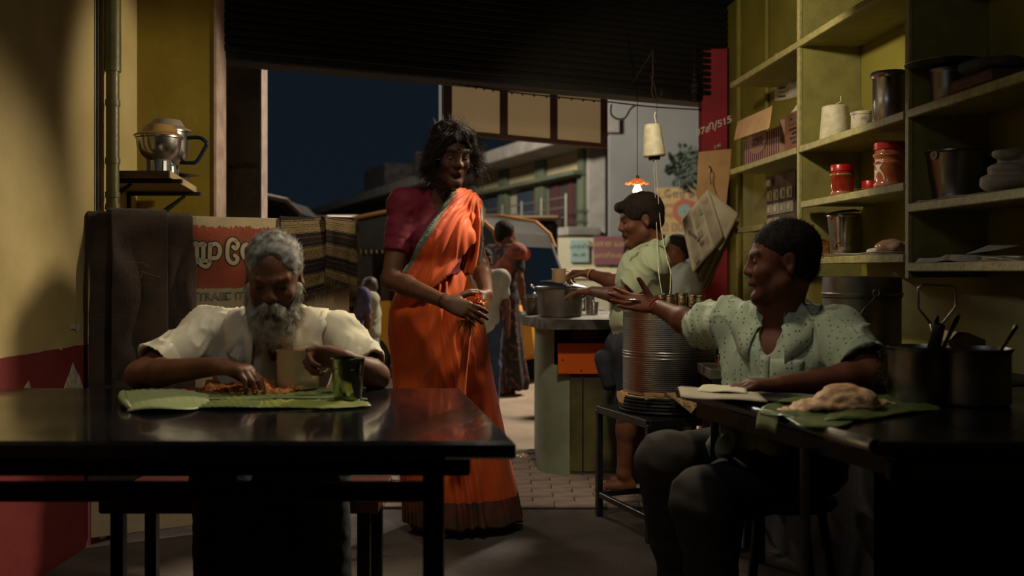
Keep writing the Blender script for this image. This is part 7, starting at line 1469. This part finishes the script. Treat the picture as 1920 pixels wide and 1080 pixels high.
finish(sd, 'body', sk1, mn3, paint=pt); eyes(H, HC3, s_, mn3, (0, 1, -.5), pop=.002, drop=.002)
sd = SD((.42, 4.80, .66), (.94, 5.42, 1.28), .006); torso(sd, J, R, .022, wide=(.155, .155, .165), deep=(.12, .13, .12), hts=(.12, .12, .08)); sleeve(sd, J['shL'], elL, .068, .072, .76); sleeve(sd, J['shR'], elR, .066, .070, .7)
sd.rc(J['nb']-R[:, 2]*.03, J['nb']+R[:, 2]*.1, .056, .06, .01, 's'); sd.cut(P(1150, 652, 5.1), (-.45, 0, -.9), .02)
shc = finish(sd, 'shirt', shirt_g, mn3, fold=lambda V, Nn: crease(np.stack([V[:, 0]*1.1+V[:, 2]*.6, V[:, 1]*.5, V[:, 2]*.7-V[:, 0]*.5], 1), 7, 31, .011)); collar(J['nb'], frame((-.97, -.14, -.2)), mn3, shirt_g, r=.070, wd=.048, open_=.45, tip=.04, drop=.03, rise=.036, shirt=shc)
lw = mat('black_folded_lungi', rgb('22242A'), .9, col2=rgb('2C2E36'), scale=30); sd = SD((.40, 4.8, .34), (.94, 5.45, .86), .008); sd.ell(J['pe'], (.175, .14, .12), R, .03)
for an, q in ((fl_[0], 1), (fl_[1], -1)): sd.rc(J['pe']+R[:, 0]*q*.07, np.array([an[0]+.01, an[1], .47]), .12, .10, .06)
sd.rc(P(1130, 672, 4.98), P(1140, 720, 4.98), .035, .03, .03); sd.cut((0, 0, .42), (0, 0, -1)); finish(sd, 'lungi', lw, mn3, fold=lambda V, Nn: .009*ridge(V*np.array([1, 1, .5]), 11, 7))
sd = haircap(ho-.2, ho+.2, H, HC3, s_, .015, [((0, .135, -.015), (.12, .085, .088)), ((-.09, .045, -.04), (.05, .06, .05)), ((.09, .045, -.04), (.05, .06, .05)), ((0, .0, -.14), (.2, .2, .06)), ((.092, -.002, .0), (.025, .024, .03)), ((-.092, -.002, .0), (.025, .024, .03))], adds=[((-.03, .088, .085), (.03, .088, .085), .026, .026)], h=.0055)
finish(sd, 'hair', black_h, mn3, fold=lambda V, Nn: .004*vnoise(V, 50, 2, 2)); bangle(wrR-(wrR-elR)*.08, wrR-elR, .029, 0, mgy, mn3, 'yellow_wrist_thread', .003); bangle(wrR-(wrR-elR)*.14, wrR-elR, .030, 0, dark, mn3, 'black_wrist_thread', .003)
# mug in his far hand
c_ = P(1048, 531, 5.52); hm = thing('mug', 'tan enamel mug the cook holds above the cooking pot', 'mug', c_); m = MB(); m.lathe(c_, [(.001, .002), (.036, .002), (.038, .006), (.038, .07), (.042, .078), (.041, .08), (.036, .072), (.034, .01), (.001, .008)], 36); m.obj('cup', enam, hm, angle=40)
m = MB(); m.tube(bez([c_+np.array(v) for v in ((.038, 0, .065), (.058, 0, .062), (.062, 0, .04), (.054, 0, .022), (.037, 0, .02))], 16), .0035, 8); m.obj('handle', enam, hm, smooth=True)
# ---------------------------------------------------------------- people out in the street
def passer(label, x, Y, h, face, top_c, low_c, skin_c, long_skirt=True, hair_c=None, arms=((.0, 0), (.0, 0)), lean=0.0, seed=0, border=None, stride=.0):
    k = h/1.65; t_ = thing('person', label, 'person', (x, Y, 0)); R = frame((*face, 0)); l, f = R[:, 0], R[:, 1]; o = np.array([x, Y, 0.]); up = np.array([0, 0, 1.])
    def q(a, b, z): return o+k*(l*a+f*(b+lean*z)+up*z)
    J = dict(nb=q(0, 0, 1.40), shL=q(.17, 0, 1.35), shR=q(-.17, 0, 1.35), ch=q(0, 0, 1.2), wa=q(0, 0, 1.02), pe=q(0, 0, .90)); lo, hi = o+np.array([-.48*k, -.48*k, 0]), o+np.array([.48*k, .48*k, 1.75*k]); lo[2] = -.02
    sd = SD(lo, hi, .010); H = head(sd, q(0, .02, 1.52), R, k*1.02, ears=False); neck(sd, H, J['nb'], .05*k); torso(sd, J, R, 0, wide=(.14*k, .12*k, .15*k), deep=(.10*k, .09*k, .11*k), hts=(.08*k, .1*k, .1*k))
    el = [q(.23, -.02+a[0]*.3, 1.10) if i == 0 else q(-.23, -.02+a[0]*.3, 1.10) for i, a in enumerate(arms)]; wr = [e+k*(f*(.06+a[1])+up*(-.24+a[1]*.9)) for e, a in zip(el, arms)]
    for sh_, e, w_ in ((J['shL'], el[0], wr[0]), (J['shR'], el[1], wr[1])):
        arm(sd, sh_, e, w_, tuple(np.array((.046, .038, .038, .026))*k)); sd.rc(w_, w_+nrm(w_-e)*.09*k, .026*k, .02*k, .01)
    for g, sg in ((1, stride), (-1, -stride)): an = q(g*.08, sg, .08); leg(sd, q(g*.08, 0, .86), q(g*.08, sg*.6, .46), an, tuple(np.array((.08, .055, .036))*k)); foot(sd, an, f, k)
    finish(sd, 'body', skin_c, t_)
    sd = SD(lo, hi, .010); torso(sd, J, R, .018*k, wide=(.14*k, .13*k, .15*k), deep=(.10*k, .1*k, .11*k), hts=(.08*k, .1*k, .1*k))
    for sh_, e in ((J['shL'], el[0]), (J['shR'], el[1])): sd.rc(sh_, sh_+(e-sh_)*.6, .062*k, .058*k, .02)
    sd.rc(J['nb'], J['nb']+up*.1, .055*k, .06*k, .01, 's'); finish(sd, 'top', top_c, t_, fold=lambda V, Nn: .006*ridge(V*np.array([1, 1, .5]), 12, seed))
    sd = SD(lo, hi, .010)
    if long_skirt: sd.rc(q(0, 0, .95), q(0, 0, .5), .155*k, .18*k, .03, u=f, f=1.35); sd.rc(q(0, 0, .5), q(0, stride*.3, .12), .18*k, .23*k, .03, u=f, f=1.2); sd.cut((0, 0, .05*k), (0, 0, -1)); finish(sd, 'skirt', low_c, t_, fold=lambda V, Nn: .016*k*np.sin(np.arctan2((V-o) @ l, (V-o) @ f)*11+V[:, 2]*2)*np.clip(1.1-V[:, 2]/k, 0, 1))
    else:
        for g, sg in ((1, stride), (-1, -stride)): sd.rc(q(g*.08, 0, .88), q(g*.08, sg*.6, .46), .105*k, .08*k, .03); sd.rc(q(g*.08, sg*.6, .46), q(g*.08, sg, .08), .08*k, .065*k, .03)
        finish(sd, 'trousers', low_c, t_, fold=shirtfold(12, .006, seed))
    if border is not None:
        sd = SD(lo, hi, .010); torso(sd, J, R, .034*k, wide=(.14*k, .13*k, .15*k), deep=(.10*k, .1*k, .11*k), hts=(.08*k, .1*k, .1*k)); pn_ = nrm(l*.75+up*.65); sd.cut(J['ch']+pn_*.02, pn_); sd.cut(J['ch']-pn_*.14, -pn_); finish(sd, 'draped_cloth', border, t_, fold=lambda V, Nn: .006*ridge(V, 16, 2))
    sd = SD(q(0, 0, 1.58)-.2*k, q(0, 0, 1.58)+.2*k, .010); sd.ell(H(0, -.016, .05), np.array([.088, .108, .096])*k, R, 0); sd.ell(H(0, -.08, -.02), np.array([.05, .045, .05])*k, R, .03); sd.ell(H(0, .13, -.03), np.array([.1, .09, .09])*k, R, .01, 's'); finish(sd, 'hair', hair_c or black_h, t_, fold=lambda V, Nn: .004*vnoise(V, 40, 1, 2))
    return t_
flor = mat('dark_floral_sari', rgb('1E1618'), .8, col2=rgb('6A3C30'), scale=26, mix=(.54, .64)); florb = mat('orange_floral_border', rgb('8E4028'), .8, col2=rgb('4A201C'), scale=14)
passer('woman in a dark floral sari with orange drape walking beside the auto rickshaw', P(945, 0, 9.2)[0], 9.2, 1.56, (.7, .7), flor, flor, sk1, arms=((.2, .1), (0, 0)), border=florb, seed=3, stride=.1)
passer('boy in a pale shirt and blue jeans half hidden behind the orange sari', P(908, 0, 7.9)[0], 7.9, 1.28, (.2, -1), mat('pale_shirt', rgb('8E8A80'), .85, col2=rgb('A8A69C'), scale=9), mat('blue_jeans', rgb('34405C'), .85, col2=rgb('2A3550'), scale=12), sk1, long_skirt=False, seed=5)
passer('girl in a teal and white sari standing between the signboard and the woman', P(694, 0, 8.9)[0], 8.9, 1.05, (-.9, -.2), mat('cream_cloth', rgb('9A957E'), .85), mat('teal_cloth', rgb('46686C'), .85, col2=rgb('7F9690'), scale=7), sk1, arms=((.3, .2), (.1, 0)), hair_c=mat('dusty_hair', rgb('3A2C24'), .6), border=MATS['cream_cloth'], seed=7)
passer('child in a purple shirt peeking out behind the shawl fringe', P(655, 0, 7.6)[0], 7.6, 1.12, (-.4, -.9), mat('purple_cloth', rgb('413A5C'), .85, col2=rgb('57506A'), scale=20), mat('dark_cloth', rgb('24222A'), .9), sk1, seed=8, long_skirt=False)
passer('man in a white shirt behind the cook, half hidden by the newspapers', P(1276, 0, 6.55)[0], 6.62, 1.34, (-.8, -.5), mat('white_shirt', rgb('9EA6A0'), .85), mat('grey_trousers', rgb('35383A'), .9), sk1, long_skirt=False, arms=((.2, .3), (.2, .4)), seed=9)
passer('small child in grey seen between the tumblers and the cook', P(1104, 0, 8.2)[0], 8.2, .90, (-.2, -1), mat('grey_white_cloth', rgb('8A8680'), .85, col2=rgb('6C6866'), scale=12), MATS['dark_cloth'], sk1, seed=12)
